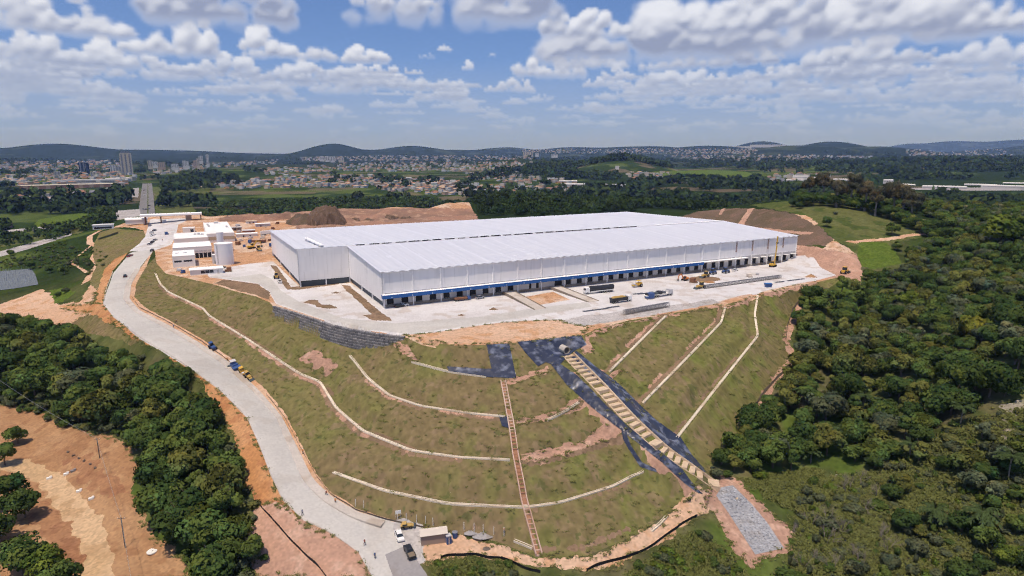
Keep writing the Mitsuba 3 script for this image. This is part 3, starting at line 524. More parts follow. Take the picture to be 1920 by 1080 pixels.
_pc = {}
def part(parent, name, d, label=None):
    b = f'{parent}__{name}'; i = _pc.get(b, 0); _pc[b] = i + 1
    k = b if i == 0 else f'{b}_{i:03d}'
    scene[k] = P(*d) if isinstance(d, tuple) else d
    if label: labels[k] = {'label': label}
    return k
def Mat(loc, rz=0, s=1.0):
    return T().translate(list(map(float, loc))).rotate([0, 0, 1], math.degrees(rz)).scale(s)
def place(kit, name, loc, rz, label, cat, group=None, s=1.0, tilt=None):
    """A copy of a kit (list of (part name, shape dict, parent part or None)) as a thing of its own."""
    t = thing(name, label, cat, group); m = Mat(loc, rz, s) if tilt is None else tilt
    for pn, d, par in kit:
        part(f'{t}__{par}' if par else t, pn, {**d, 'to_world': m})
    return t
Z3 = np.array([0, 0, 1.0])

def sheet_fn(p, n, uv):
    s, t = p.x * float(U[0]) + p.y * float(U[1]), p.x * float(V[0]) + p.y * float(V[1])
    q = s + t; k = .94 + .06 * cell_rand(q / 1.15, 5, dr.floor(p.z / 7.5))
    streak = smoothstep(.62, .8, fbm(q / .8, p.z / 14, 3, 3))
    low = smoothstep(4.0, 0.0, dr.abs(p.z - 3.0))
    return mi.Color3f(.80, .80, .82) * k * (1 - .10 * streak - .06 * low * noise(q / 2.0, 1, 1))
mat('white_sheet', rough(proc(sheet_fn), .5))
mat('grey_sheet', rough((.60, .60, .62), .5))
def roof_fn(p, n, uv):
    s, t = (p.x - float(W0[0])) * float(U[0]) + (p.y - float(W0[1])) * float(U[1]), (p.x - float(W0[0])) * float(V[0]) + (p.y - float(W0[1])) * float(V[1])
    sheet = cell_rand(s / 1.06, 3, 1)
    k = mix((.55, .575, .645), (.60, .625, .695), sheet * .7 + .3 * fbm(s / 20, t / 30, 0, 3))
    seam = smoothstep(.90, .97, s / 12.75 - dr.floor(s / 12.75))
    spot = smoothstep(.88, .95, noise(s / 1.2, t / 3.0, 0))
    return k * (1 + .06 * seam + .08 * spot)
mat('roof_sheet', rough(proc(roof_fn), .42, metallic=.1))
mat('blue_paint', rough((.028, .118, .36), .45))
mat('dark_gap', rough((.018, .02, .024), .8))
mat('dark_base', rough((.085, .105, .12), .7))
mat('dock_panel', rough((.46, .455, .46), .7))
mat('dock_plinth', concrete((.30, .255, .215), (.22, .19, .165)))
mat('pale_concrete', concrete((.56, .52, .48), (.47, .43, .39)))
mat('white_paint', rough((.80, .80, .80), .4))
mat('bright_white', rough((.84, .84, .84), .45))
mat('rust_stain', rough((.33, .25, .22), .8))
mat('steel', rough((.45, .46, .48), .4, metallic=.6))

# ------------------------------------------------------------------ the warehouse
w = thing('warehouse', 'vast white warehouse with ridged pale roof and blue dock canopy on the levelled hilltop', 'warehouse')
def zroof(u, v): return HE + (HR - HE) * np.where(v < WA, v / WA, 1 - (v - WA) / (WB - WA) * .75)
OV = .8
def roof_sheet(u0, u1, v0, v1, lap):
    us = np.linspace(u0, u1, int((u1 - u0) / (12.75 / 3) * 8) + 1); vs = np.linspace(v0, v1, 9)
    uu, vv = np.meshgrid(us, vs, indexing='ij')
    amp = .26 * (.25 + .75 * np.clip(1 - (vv - v0) / 35, 0, 1)) if lap else .07
    z = zroof(uu, np.clip(vv, 0, WB)) + .32 + amp * np.cos(2 * np.pi * uu / 4.25)
    b = MB(); g = W0 + uu[..., None] * U + vv[..., None] * V + z[..., None] * Z3
    b.sheet(g); lo = g.copy(); lo[..., 2] -= .16; b.sheet(lo[:, ::-1])
    for e, l in ((g[:, 0], lo[:, 0]), (g[::-1, -1], lo[::-1, -1]), (g[0, ::-1], lo[0, ::-1]), (g[-1], lo[-1])): b.sheet(np.stack([l, e], 0)[:, ::1])
    return b
part(w, 'roof', (roof_sheet(-OV, WL + OV, -OV, WA, True), 'roof_sheet', 30))
part(w, 'roof', (roof_sheet(-WE - OV, WL + OV, WA + .9, WB + OV, False), 'roof_sheet', 30))
cap = MB()
cap.box(wh(-OV, WA - .1, HR + .12), U * (WL + 2 * OV), V * 1.2, Z3 * .30)
part(w, 'ridge_cap', (cap, 'grey_sheet'))
for k in range(26):                                   # uncovered stretches of the ridge
    u0 = 4 + k * 6.9 + random.uniform(-.6, .6)
    part(w, 'ridge_opening', (MB().box(wh(u0, WA - .5, HR + .44), U * random.uniform(4.2, 6.0), V * random.uniform(1.4, 2.2), Z3 * random.uniform(.12, .3)), 'dark_gap'))
for k in range(8):
    u0 = 196 + k * 7
    part(w, 'ridge_flashing', (MB().box(wh(u0, WA - .7, HR + .44), U * 5.8, V * 2.2, Z3 * .25), 'bright_white'))
def wall(a, b, z0, za, zb, th, nrm, ribs=0.0):
    """Upright wall from a to b (u, v) whose top runs from za to zb."""
    A, B = wh(*a), wh(*b); d = B - A; m = MB(); n = nrm * th
    v = [A + Z3 * z0, B + Z3 * z0, B + Z3 * zb, A + Z3 * za]; v = v + [q - n for q in v]
    m.add(v, [[0, 1, 2, 3], [5, 4, 7, 6], [4, 0, 3, 7], [1, 5, 6, 2], [3, 2, 6, 7], [4, 5, 1, 0]])
    return m
LOW = 6.2
part(w, 'front_wall', (wall((0, 0), (WL, 0), LOW, HE + .3, HE + .3, .25, -V), 'white_sheet'))
part(w, 'gable_wall', (wall((0, WA), (0, 0.002), 2.6, HR + .15, HE + .15, .25, -U), 'white_sheet'))
part(w, 'step_wall', (wall((-WE, WA), (-.003, WA), 3.0, HR + .2, HR + .2, .25, -V), 'white_sheet'))
part(w, 'end_wall', (wall((-WE, WB), (-WE, WA), 2.6, zroof(0, WB) + .2, HR + .2, .25, -U), 'white_sheet'))
part(w, 'rear_wall', (wall((WL, WB), (-WE, WB), 0, zroof(0, WB) + .2, zroof(0, WB) + .2, .25, V), 'white_sheet'))
part(w, 'far_gable_wall', (wall((WL, 0), (WL, WA), 0, HE + .15, HR + .15, .25, U), 'white_sheet'))
part(w, 'far_gable_wall', (wall((WL, WA), (WL, WB), 0, HR + .15, zroof(0, WB) + .15, .25, U), 'white_sheet'))
part(w, 'gable_base', (wall((.8, WA), (.8, .3), 0, 2.6, 2.6, .3, -U), 'dark_base'))
part(w, 'step_base', (wall((-WE, WA + .8), (-.003, WA + .8), 0, 3.0, 3.0, .3, -V), 'dark_base'))
part(w, 'end_base', (wall((-WE + .8, WB), (-WE + .8, WA), 0, 2.6, 2.6, .3, -U), 'dark_base'))
for u, v in [(-WE + .1, WA + .1), (-12, WA + .1), (-.3, WA + .1), (.1, WA * .62), (.1, WA * .3), (.1, .15), (-WE + .1, WA + 35), (-WE + .1, WA + 70)]:
    part(w, 'column', (MB().box(wh(u, v), U * .55, V * .55, Z3 * 3.0), 'white_sheet'))
for p in ((-WE, WA), (0, WA), (0, 0)):
    part(w, 'corner_trim', (MB().box(wh(p[0] - .28, p[1] - .28, 2.7), U * .3, V * .3, Z3 * (zroof(0, p[1]) - 3.0)), 'grey_sheet'))
for k in range(0, 21):                                # rainwater pipes, stained where the gutter is missing
    u0 = min(k * 12.75 + .3, WL - .4)
    st = 16 <= k <= 19
    part(w, 'downpipe', (MB().box(wh(u0, -.36, LOW + .1 if not st else 9.0), U * (.42 if not st else .7), V * .34, Z3 * (HE - LOW - .2 if not st else HE - 9.3)), 'rust_stain' if st else 'bright_white'), 'rust-stained rainwater pipe' if st else None)
    part(w, 'dock_column', (MB().box(wh(u0, -.32), U * .45, V * .32, Z3 * LOW), 'white_sheet'))
part(w, 'dock_plinth', (MB().box(wh(.2, -.20), U * (WL - .4), V * 1.0, Z3 * 1.25), 'dock_plinth'))
doors = [k for k in range(40) if k not in (10, 11, 12)]
edges = []
for k in doors:
    u0 = (k + .5) * WL / 40 - 1.5; wd = 3.0 if k != 13 else 4.2
    edges.append((u0, u0 + wd))
    part(w, 'dock_door', (MB().box(wh(u0, .55, 1.26), U * wd, V * .1, Z3 * 3.35), 'dark_gap'))
    part(w, 'dock_sill', (MB().box(wh(u0 - .15, -.34, 1.0), U * (wd + .3), V * .14, Z3 * .28), 'dark_base'))
edges += [((10.55 + .5) * WL / 40, (10.55 + .5) * WL / 40 + 1.3), ((11 + .65) * WL / 40, (11 + .65) * WL / 40 + 1.5)]
for a, b in edges[-2:]: part(w, 'side_door', (MB().box(wh(a, .45, 1.26), U * (b - a), V * .1, Z3 * 2.5), 'dark_gap'))
edges.sort(); prev = .1
for a, b in edges + [(WL - .02, WL)]:                 # panels between the dock doors
    part(w, 'dock_panel', (MB().box(wh(prev, 0.02, 1.25), U * (a - prev), V * .22, Z3 * (3.36)), 'dock_panel')); prev = b
part(w, 'dock_lintel', (MB().box(wh(.1, 0.03, 4.61), U * (WL - .12), V * .2, Z3 * (LOW - 4.61)), 'dock_panel'))
UC = 178.0
can = MB(); can.box(wh(-.6, -2.6, 5.65), U * (UC + .6), V * 2.25, Z3 * .30); part(w, 'canopy', (can, 'bright_white'))
part(w, 'canopy_fascia', (MB().box(wh(-.7, -2.72, 4.35), U * (UC + .75), V * .11, Z3 * 1.52), 'blue_paint'))
part(w, 'canopy_fascia', (MB().box(wh(-.72, -2.6, 4.35), U * .1, V * 2.2, Z3 * 1.5), 'blue_paint'))
part(w, 'canopy', (MB().box(wh(UC + .1, -2.6, 5.55), U * 34, V * 2.25, Z3 * .28), 'bright_white'))
for k in range(33, 40):
    if (k + .5) * WL / 40 > UC + 36: part(w, 'awning', (MB().box(wh((k + .5) * WL / 40 - 2.2, -1.6, 4.8), U * 4.4, V * 1.25, Z3 * .16), 'bright_white'))
for k in range(0, 180, 9): part(w, 'canopy_light', (MB().box(wh(k + 3.0, -2.80, 4.7), U * .35, V * .07, Z3 * .35), 'bright_white'))
# concrete ramps up to the dock
for (q0, q1, label) in (((955, 557), (1003, 581), 'pale concrete ramp climbing to the dock beside the dirt pit, nearer the blue-cornered end'), ((1041, 546), (1104, 567), 'pale concrete ramp climbing to the dock just past the dirt pit')):
    a, b = at(*q0, 0.0), at(*q1, 0.0)
    ua, va = np.dot(a - W0, U), np.dot(a - W0, V); ub, vb = np.dot(b - W0, U), np.dot(b - W0, V)
    r = thing('concrete_ramp', label, 'ramp')
    L0, ww = abs(vb), 5.2; uc = (ua + ub) / 2
    A, B, C, D = wh(ua, -.22, 1.2), wh(ua + ww, -.22, 1.2), wh(ub + ww, vb, .02), wh(ub, vb, .02)
    m = MB(); lo = [q * [1, 1, 0] - [0, 0, .2] for q in (A, B, C, D)]
    m.add([A, B, C, D] + lo, [[3, 2, 1, 0], [0, 1, 5, 4], [1, 2, 6, 5], [2, 3, 7, 6], [3, 0, 4, 7]])
    part(r, 'slope', (m, 'pale_concrete'))
    for p0, p1, s in ((A, D, -1), (B, C, 1)):
        k = MB(); e = U * .22 * s; k.add([p0, p0 + e, p1 + e, p1] + [q + Z3 * .3 for q in (p0, p0 + e, p1 + e, p1)] + [q * [1, 1, 0] - [0, 0, .2] for q in (p0, p0 + e, p1 + e, p1)], [[4, 7, 6, 5], [8, 9, 5, 4], [9, 10, 6, 5], [10, 11, 7, 6], [11, 8, 4, 7]] if s > 0 else [[4, 5, 6, 7], [8, 4, 5, 9], [9, 5, 6, 10], [10, 6, 7, 11], [11, 7, 4, 8]])
        part(r, 'kerb', (k, 'dock_plinth'))
# a bundle of sheeting left on the roof
sb = thing('sheet_bundle', 'long white bundle of roof sheets lying on the warehouse roof', 'sheet bundle')
a, b = at(574, 448, HR + .5), at(604, 462, HR + .6); dv = (b - a) / np.linalg.norm(b - a); sd = np.array([dv[1], -dv[0], 0])
part(sb, 'sheets', (MB().box(a - sd * .8 + Z3 * .1, b - a, sd * 1.6, Z3 * .7), 'bright_white'))
for t in (.1, .35, .65, .92): part(sb, 'bearer', (MB().box(a + (b - a) * t - sd * 1.3 - Z3 * .35, dv * .35, sd * 2.6, Z3 * .42), 'dark_base'))

# ------------------------------------------------------------------ trees and scrub
mat('m_leaf', {'type': 'twosided', 'b': {'type': 'diffuse', 'reflectance': {'type': 'mesh_attribute', 'name': 'vertex_color'}}})
mat('bark', rough((.13, .10, .075), .9))
mat('grey_bark', rough((.24, .21, .18), .9))
def unit(a): return a / (np.linalg.norm(a, axis=-1, keepdims=True) + 1e-9)
def cards(pos, nrm, size, g, shade_n, col, aspect=1.5):
    """Small bent leaf sprays (four triangles' worth of quads) at pos, facing about nrm."""
    n = len(pos)
    nn = unit(nrm + g.normal(0, .55, (n, 3))); t = unit(np.cross(nn, g.normal(0, 1, (n, 3)))); b = np.cross(nn, t)
    s = (size * g.uniform(.65, 1.35, n))[:, None]
    v = np.stack([pos + t * s * aspect * .5, pos + b * s * .5 + nn * s * .12, pos - t * s * aspect * .5 - nn * s * .10, pos - b * s * .5 + nn * s * .08], 1).reshape(-1, 3)
    k = np.arange(n)[:, None] * 4
    f = np.vstack([k + [0, 1, 2], k + [0, 2, 3]])
    return v, f, np.repeat(shade_n, 4, 0), np.repeat(col, 4, 0)
def crown(seed, rad, hgt, base, lobes, leaves, size, col, var=.28, flat=.75, airy=0.0):
    g = np.random.default_rng(seed)
    c = g.normal(0, 1, (lobes, 3)); c = unit(c) * (g.random((lobes, 1)) ** .45); c[:, 2] = np.abs(c[:, 2]) * .9 - .22
    c = c * [rad * .66, rad * .66, (hgt - base) * .42] + [0, 0, base + (hgt - base) * .45]
    r = rad * g.uniform(.30, .52, lobes)
    which = g.choice(lobes, leaves, p=r ** 2 / (r ** 2).sum())
    d = g.normal(0, 1, (leaves, 3)); d[:, 2] = d[:, 2] * .9 + .35; d = unit(d)
    pos = c[which] + d * (r[which] * (1 - .45 * g.random(leaves) ** (2 - airy)))[:, None] * [1, 1, flat]
    mid = np.array([0, 0, base + (hgt - base) * .3])
    sn = unit(d * .75 + unit(pos - mid) * .45 + [0, 0, .25] + g.normal(0, .16, (leaves, 3)))
    tone = (1 + var * g.normal(0, 1, lobes))[which] * g.uniform(.84, 1.16, leaves)
    warm = (g.normal(0, .10, lobes))[which]
    colr = np.clip(np.asarray(col) * tone[:, None] * (1 + warm[:, None] * [1.2, .2, -.6]), .004, .5)
    return cards(pos, d, size, g, sn, colr)
def leafply(v, f, n, c):
    p = meshkit.write_ply((v, f), False, color=c, normals=n)
    return {'type': 'ply', 'filename': p, 'face_normals': False, 'bsdf': {'type': 'ref', 'id': 'm_leaf'}}
def trunk_mb(seed, h, r, rad, base, limbs=5):
    g = np.random.default_rng(seed); m = MB(); x = np.array([0, 0, -.6]); top = np.array([g.normal(0, .3), g.normal(0, .3), h * .55])
    m.tube(x, x * .5 + top * .5 + g.normal(0, .15, 3) * [1, 1, 0], r, r * .75, 7, False); mid = x * .5 + top * .5
    m.tube(mid, top, r * .75, r * .5, 7, False)
    for k in range(limbs):
        a = k * 2.4 + g.uniform(0, .6); s = mid + (top - mid) * g.uniform(.2, 1); e = s + np.array([math.cos(a) * rad * .55, math.sin(a) * rad * .55, (h - s[2]) * g.uniform(.35, .7)])
        m.tube(s, e, r * .42, r * .12, 5, False)
    return m
GREENS = {'dark': (.050, .080, .023), 'mid': (.074, .110, .029), 'olive': (.104, .118, .033), 'grey': (.092, .110, .060), 'bright': (.10, .145, .028), 'yellow': (.135, .135, .022), 'straw': (.125, .135, .048), 'brown': (.082, .078, .046)}
GROUPS = {}
def tree_group(key, seed, rad, hgt, base, lobes, leaves, size, tone, bark='bark', **k):
    scene[key] = {'type': 'shapegroup', 'crown': leafply(*crown(seed, rad, hgt, base, lobes, leaves, size, GREENS[tone], **k)), 'trunk': P(trunk_mb(seed, hgt, .028 * hgt, rad, base), bark)}
    GROUPS[key] = (rad, hgt)
SHAPES = [(1, 4.6, 8.6, 1.0, 17, 1900, .58), (2, 3.9, 7.6, .8, 13, 1500, .56), (3, 5.6, 9.6, 1.2, 22, 2400, .62), (4, 3.4, 8.2, .8, 12, 1350, .54), (5, 5.2, 6.8, .9, 12, 1700, .56), (6, 3.0, 10.5, 1.0, 14, 1500, .54)]
for i, (sd, rad, hgt, base, lobes, leaves, size) in enumerate(SHAPES):
    for tone in ('dark', 'mid', 'olive', 'grey'):
        tree_group(f'g_{tone}_{i}', sd * 10 + len(tone), rad, hgt, base, lobes, leaves, size, tone)
tree_group('g_bright_1', 71, 4.4, 8.5, 1.4, 16, 1800, .56, 'bright'); tree_group('g_yellow_1', 72, 4.4, 8.5, 1.4, 16, 1800, .56, 'yellow')
tree_group('g_euca_0', 81, 7.0, 26, 5, 20, 3600, .7, 'brown', 'grey_bark', airy=1.2, flat=.95); tree_group('g_euca_1', 82, 6.0, 23, 5, 17, 2900, .7, 'brown', 'grey_bark', airy=1.2, flat=.95)
tree_group('g_shrub_0', 91, 1.9, 2.4, .1, 9, 420, .36, 'mid'); tree_group('g_shrub_1', 92, 1.7, 1.7, .05, 8, 330, .36, 'straw'); tree_group('g_shrub_2', 93, 2.3, 3.2, .2, 11, 480, .40, 'grey'); tree_group('g_shrub_3', 94, 2.1, 2.2, .05, 10, 420, .38, 'bright')
def palm_group(key, seed, h):
    g = np.random.default_rng(seed); V_, F_, N_, C_, n0 = [], [], [], [], 0
    for k in range(17):
        a = k * 2.39996; el = g.uniform(.15, 1.15); L = g.uniform(3.8, 4.6); h0 = np.array([math.cos(a), math.sin(a), 0]); side = np.array([-h0[1], h0[0], 0])
        ts = np.linspace(0, 1, 7); spine = np.array([0, 0, h]) + np.outer(ts * L * math.cos(el * .7), h0) + np.outer(ts * L * math.sin(el) * .75 - 2.3 * ts ** 2 * (1.3 - .5 * el), Z3)
        for j in range(6):
            for s in (-1, 1):
                wd = .8 * (1 - abs(ts[j] - .4) * 1.0); p0, p1 = spine[j], spine[j + 1]
                v = np.array([p0, p1, p1 + side * s * wd - Z3 * wd * .75, p0 + side * s * wd - Z3 * wd * .75 + (p1 - p0) * .55]); V_.append(v)
                F_.append(np.array([[0, 1, 2], [0, 2, 3]]) + n0); n0 += 4
                N_.append(np.tile(unit(Z3 + h0 * .5 + side * s * .3), (4, 1))); C_.append(np.tile(np.array((.050, .075, .028)) * g.uniform(.7, 1.4), (4, 1)))
    m = MB(); m.tube([0, 0, -.6], [.1, .05, h * .6], .19, .14, 7, False); m.tube([.1, .05, h * .6], [0, 0, h + .1], .17, .20, 7, False)
    scene[key] = {'type': 'shapegroup', 'fronds': leafply(np.vstack(V_), np.vstack(F_), np.vstack(N_), np.vstack(C_)), 'trunk': P(m, 'grey_bark')}
    GROUPS[key] = (3.5, h + 2)
palm_group('g_palm_0', 5, 6.0); palm_group('g_palm_1', 6, 4.6)
def bare_group(key, seed, h):
    g = np.random.default_rng(seed); m = MB()
    def grow(p, d, L, r, k):
        e = p + d * L; m.tube(p, e, r, r * .62, 4, False)
        if k:
            for _ in range(3 if k > 1 else 3):
                q = unit(d * 1.1 + g.normal(0, .55, 3) + [0, 0, .25]); grow(p + d * L * g.uniform(.55, 1), q, L * g.uniform(.55, .8), r * .55, k - 1)
    for _ in range(3): grow(np.array([g.normal(0, .4), g.normal(0, .4), -.4]), unit(np.array([g.normal(0, .22), g.normal(0, .22), 1])), h * .42, .09, 3)
    scene[key] = {'type': 'shapegroup', 'branches': P(m, 'grey_bark')}; GROUPS[key] = (1.5, h)
bare_group('g_bare_0', 3, 6.0); bare_group('g_bare_1', 4, 4.5)

def inst(key, group, loc, rz, s, sz=None):
    sz = s if sz is None else sz
    scene[key] = {'type': 'instance', 'group': {'type': 'ref', 'id': group}, 'to_world': T().translate(list(map(float, loc))).rotate([0, 0, 1], float(rz)).scale([float(s), float(s), float(sz)])}
def pick(g, names, p): return names[int(g.choice(len(names), p=np.array(p) / sum(p)))]
def scatter(poly, spacing, g, jit=.42):
    x0, y0, x1, y1 = poly.bounds
    xx, yy = np.meshgrid(np.arange(x0, x1, spacing), np.arange(y0, y1, spacing)); xx = xx + (np.arange(xx.shape[0]) % 2)[:, None] * spacing / 2
    q = np.column_stack([xx.ravel(), yy.ravel()]) + g.uniform(-jit, jit, (xx.size, 2)) * spacing
    q = q[shapely.contains_xy(poly, q[:, 0], q[:, 1])]
    return np.column_stack([q, ground(q[:, 0], q[:, 1])])
def shown(p):
    """Pixel (1920 x 1080) where a world point shows."""
    p = np.atleast_2d(p); c, s = math.cos(PITCH), math.sin(PITCH); z = p[:, 2] - CAMZ
    dz = p[:, 1] * c - z * s
    return np.column_stack([960 + FOC * p[:, 0] / dz, 540 + FOC * (-z * c - p[:, 1] * s) / dz, dz])
def tree(group, loc, rz, s, label, cat='tree', grp=None, name='broadleaf_tree', sz=None):
    k = thing(name, label, cat, grp); inst(k, group, loc, rz, s, sz); return k
FG = np.random.default_rng(17)
forest_poly = ppoly([(1512, 560), (1492, 610), (1512, 668), (1470, 728), (1424, 792), (1372, 858), (1352, 882), (1400, 900), (1470, 905), (1530, 855), (1600, 885), (1690, 850), (1760, 835), (1800, 770), (1935, 745), (1960, 600), (1960, 470), (1900, 432), (1800, 440), (1765, 436), (1745, 452), (1705, 470), (1712, 505), (1665, 522), (1625, 518), (1622, 540), (1570, 552)])
behind = Polygon([(215, 330), (300, 300), (420, 330), (460, 470), (420, 600), (300, 560), (245, 470)])
forest_all = forest_poly.union(behind).difference(ppoly([(1405, 384), (1500, 372), (1600, 376), (1745, 411), (1754, 442), (1690, 470), (1690, 500), (1612, 502)]).buffer(4))
pts = scatter(forest_all, 6.1, FG)
sp = shown(pts); sizes = 1 / sp[:, 2]
okv = (sp[:, 0] > -150) & (sp[:, 0] < 2080) & (sp[:, 1] > 250) & (sp[:, 1] < 1300); pts, sp = pts[okv], sp[okv]
clear_bits = ppoly([(1455, 870), (1500, 855), (1530, 880), (1520, 925), (1450, 925)]).union(ppoly([(1612, 452), (1660, 455), (1690, 495), (1640, 508), (1615, 502)]))
keep = ~shapely.contains_xy(clear_bits, pts[:, 0], pts[:, 1]); pts, sp = pts[keep], sp[keep]
order = np.argsort(sp[:, 2]); pts, sp = pts[order], sp[order]
zone = meshkit.fbm(np.column_stack([pts[:, 0] / 28, pts[:, 1] / 28, pts[:, 0] * 0]), 3, 6)
n_ind = 0
TONEW = {'dark': 'dark green', 'mid': 'mid green', 'olive': 'olive green', 'grey': 'greyish green'}
def forest_where(p, q, tone, s, sz):
    x, y = q[0], q[1]
    edge = 'on the forest edge beside the cloth fence' if x < 1560 and y < 740 else 'at the forest corner above the riprap apron' if x < 1480 else 'in the forest belt along the scrub slope' if y > 770 else 'deep in the forest below the grassy hill' if x < 1700 else 'in the forest by the frame edge'
    return f"{'tall' if sz > 1.18 else 'low' if sz < .9 else 'middling'} {'broad' if s > 1.15 else 'narrow' if s < .95 else 'round'} {TONEW[tone]} tree {edge}"
fk = 0
for p, q, zn in zip(pts, sp, zone):
    tone = pick(FG, ['dark', 'mid', 'olive', 'grey'], [.30 - .6 * (zn - .5), .36, max(.05, .22 + 1.5 * (zn - .5)), .17])
    gk = f'g_{tone}_{FG.integers(6)}'; s = FG.uniform(.6, 1.0) + .45 * FG.random() ** 3; rz = FG.uniform(0, 360); sz = s * FG.uniform(.85, 1.2)
    if n_ind < 118 and -40 < q[0] < 1990 and 300 < q[1] < 1120:
        lab = forest_where(p, q, tone, s, sz); tree(gk, p - [0, 0, .3], rz, s, lab, grp=lab, sz=sz); n_ind += 1
    else:
        fk += 1; inst(f'forest__{fk:04d}', gk, p - [0, 0, .3], rz, s, sz)
labels['forest'] = {'kind': 'stuff', 'label': 'dense green forest covering the slope beside the hill', 'category': 'forest'}
# single trees: pixel of the foot, group, scale, label
hillt = thing
def one(px, py, gk, s, label, cat='tree', grp=None, name='broadleaf_tree', sz=None, dz=-.3):
    p = hit1(px, py); return tree(gk, p + [0, 0, dz], (px * 37) % 360, s, label, cat, grp, name, sz)
one(1872, 470, 'g_bright_1', 2.7, 'big bright green tree rising above the forest at the hill crest')
one(1820, 640, 'g_yellow_1', 1.25, 'olive yellow round crowned tree glowing among darker forest trees', sz=1.35)
one(1700, 330 + 250, 'g_bright_1', 1.2, 'bright green tree amid the middle of the dark forest')
one(1498, 391, 'g_dark_1', .85, 'small dark tree standing alone on the crest of the pasture')
one(1550, 426, 'g_mid_3', 1.15, 'dark upright tree on the pasture just above the brown cut')
one(1672, 441, 'g_mid_1', 1.25, 'round tree beside the dirt path across the pasture')
one(1565, 402, 'g_shrub_2', .9, 'lone low bush in the middle of the pasture', 'bush', None, 'shrub')
one(1680, 470, 'g_mid_1', .9, 'small tree at the edge of the lush grass patch under the path')
for k, (px, D, gk, s) in enumerate([(1520, 545, 'g_euca_1', .9), (1548, 540, 'g_euca_0', .98), (1575, 520, 'g_euca_1', 1.0), (1600, 535, 'g_euca_0', 1.05), (1628, 520, 'g_euca_1', 1.08), (1650, 510, 'g_euca_0', .9), (1684, 520, 'g_euca_0', 1.12), (1702, 518, 'g_euca_1', 1.2), (1718, 512, 'g_euca_0', .95)]):
    v = view_dir(px, 330); c = v / np.hypot(v[0], v[1]) * D
    tree(gk, [c[0], c[1], float(ground(c[0], c[1])) - .5], k * 77, s * 1.12, f"tall airy brownish tree behind the pasture crest, {['first', 'second', 'third', 'fourth', 'fifth', 'sixth', 'seventh', 'eighth', 'last'][k]} counted from the brown cut", 'tree', 'tall thin trees behind the pasture crest', 'tall_tree')
row = np.array([(x, float(np.interp(x, [1490, 1650, 1700, 1740, 1770], [522, 520, 500, 476, 462])) + dd) for dd in (0, 11) for x in range(1492 + dd, 1772, 13)], float)
for k, (px, D) in enumerate(row):
    v = view_dir(px, 330); c = v / np.hypot(v[0], v[1]) * D
    tree(f'g_{["dark", "mid", "dark", "olive"][k % 4]}_{k % 4}', [c[0], c[1], float(ground(c[0], c[1])) - .4], k * 61, .95 + .3 * ((k * 7) % 5) / 4, f"{['dark', 'mid green', 'dark spreading', 'olive'][k % 4]} {['low', 'tall'][(k * 7) % 5 > 2]} tree in the row behind the pasture {'near the brown cut' if px < 1580 else 'under the tall brownish trees' if px < 1690 else 'sloping down to the path'}", 'tree', 'trees along the pasture edge')
# the grove between the road and the lot
grove = ppoly([(-60, 612), (0, 610), (60, 622), (120, 645), (200, 668), (285, 700), (330, 728), (352, 765), (395, 805), (428, 860), (452, 930), (474, 990), (486, 1050), (455, 1110), (385, 1090), (345, 1050), (312, 990), (284, 945), (262, 905), (255, 850), (215, 812), (130, 795), (60, 772), (-60, 750)])
grove = max(grove.geoms, key=lambda a: a.area) if hasattr(grove, 'geoms') else grove
gp = scatter(grove, 6.9, FG)
for p in gp:
    q = shown(p)[0]
    tone = pick(FG, ['dark', 'mid', 'grey', 'olive'], [.34, .46, .08, .12])
    sc_ = FG.uniform(1.0, 1.6); edge = 'facing the dirt lot' if grove.exterior.distance(shapely.Point(p[:2])) < 6 and shown(p + [-7, -4, 0])[0][0] > -1e9 and not shapely.contains_xy(grove, p[0] - 8, p[1] - 5) else 'facing the road' if not shapely.contains_xy(grove, p[0] + 8, p[1] + 5) else 'inside the grove'
    part_ = 'upper end of the roadside grove' if q[1] < 700 else 'middle of the roadside grove' if q[1] < 850 else 'lower end of the roadside grove'
    lab = f"{'big' if sc_ > 1.38 else 'small' if sc_ < 1.18 else 'mid-sized'} {TONEW[tone]} tree at the {part_}, {edge}"
    tree(f'g_{tone}_{FG.integers(6)}', p - [0, 0, .3], FG.uniform(0, 360), sc_, lab, 'tree', lab)
one(318, 985, 'g_yellow_1', .95, 'yellow-green tree at the edge of the grove facing the dirt lot')
one(355, 965, 'g_yellow_1', .8, 'second yellow-green tree, set deeper in the roadside grove')
for px, py, gk, s, lab in [(33, 832, 'g_mid_1', 1.05, 'small rounded tree alone on the upper dirt lot'), (10, 872, 'g_mid_3', 1.2, 'slim tree by the frame edge beside the upper dirt lot'), (18, 945, 'g_dark_0', 1.35, 'dark bushy tree at the edge of the dirt track bend'), (48, 970, 'g_dark_1', 1.45, 'second dark tree on the dirt track bend'), (0, 1015, 'g_dark_1', 1.3, 'dark tree half cut by the frame beside the track'),
        (45, 1078, 'g_mid_2', 1.2, 'large leafy tree at the bottom corner below the track'), (88, 1085, 'g_bright_1', 1.15, 'bright leafy tree at the bottom corner beside the sandy track'), (120, 1112, 'g_mid_0', 1.1, 'leafy tree poking in at the bottom edge below the track')]:
    one(px, py, gk, s, lab)
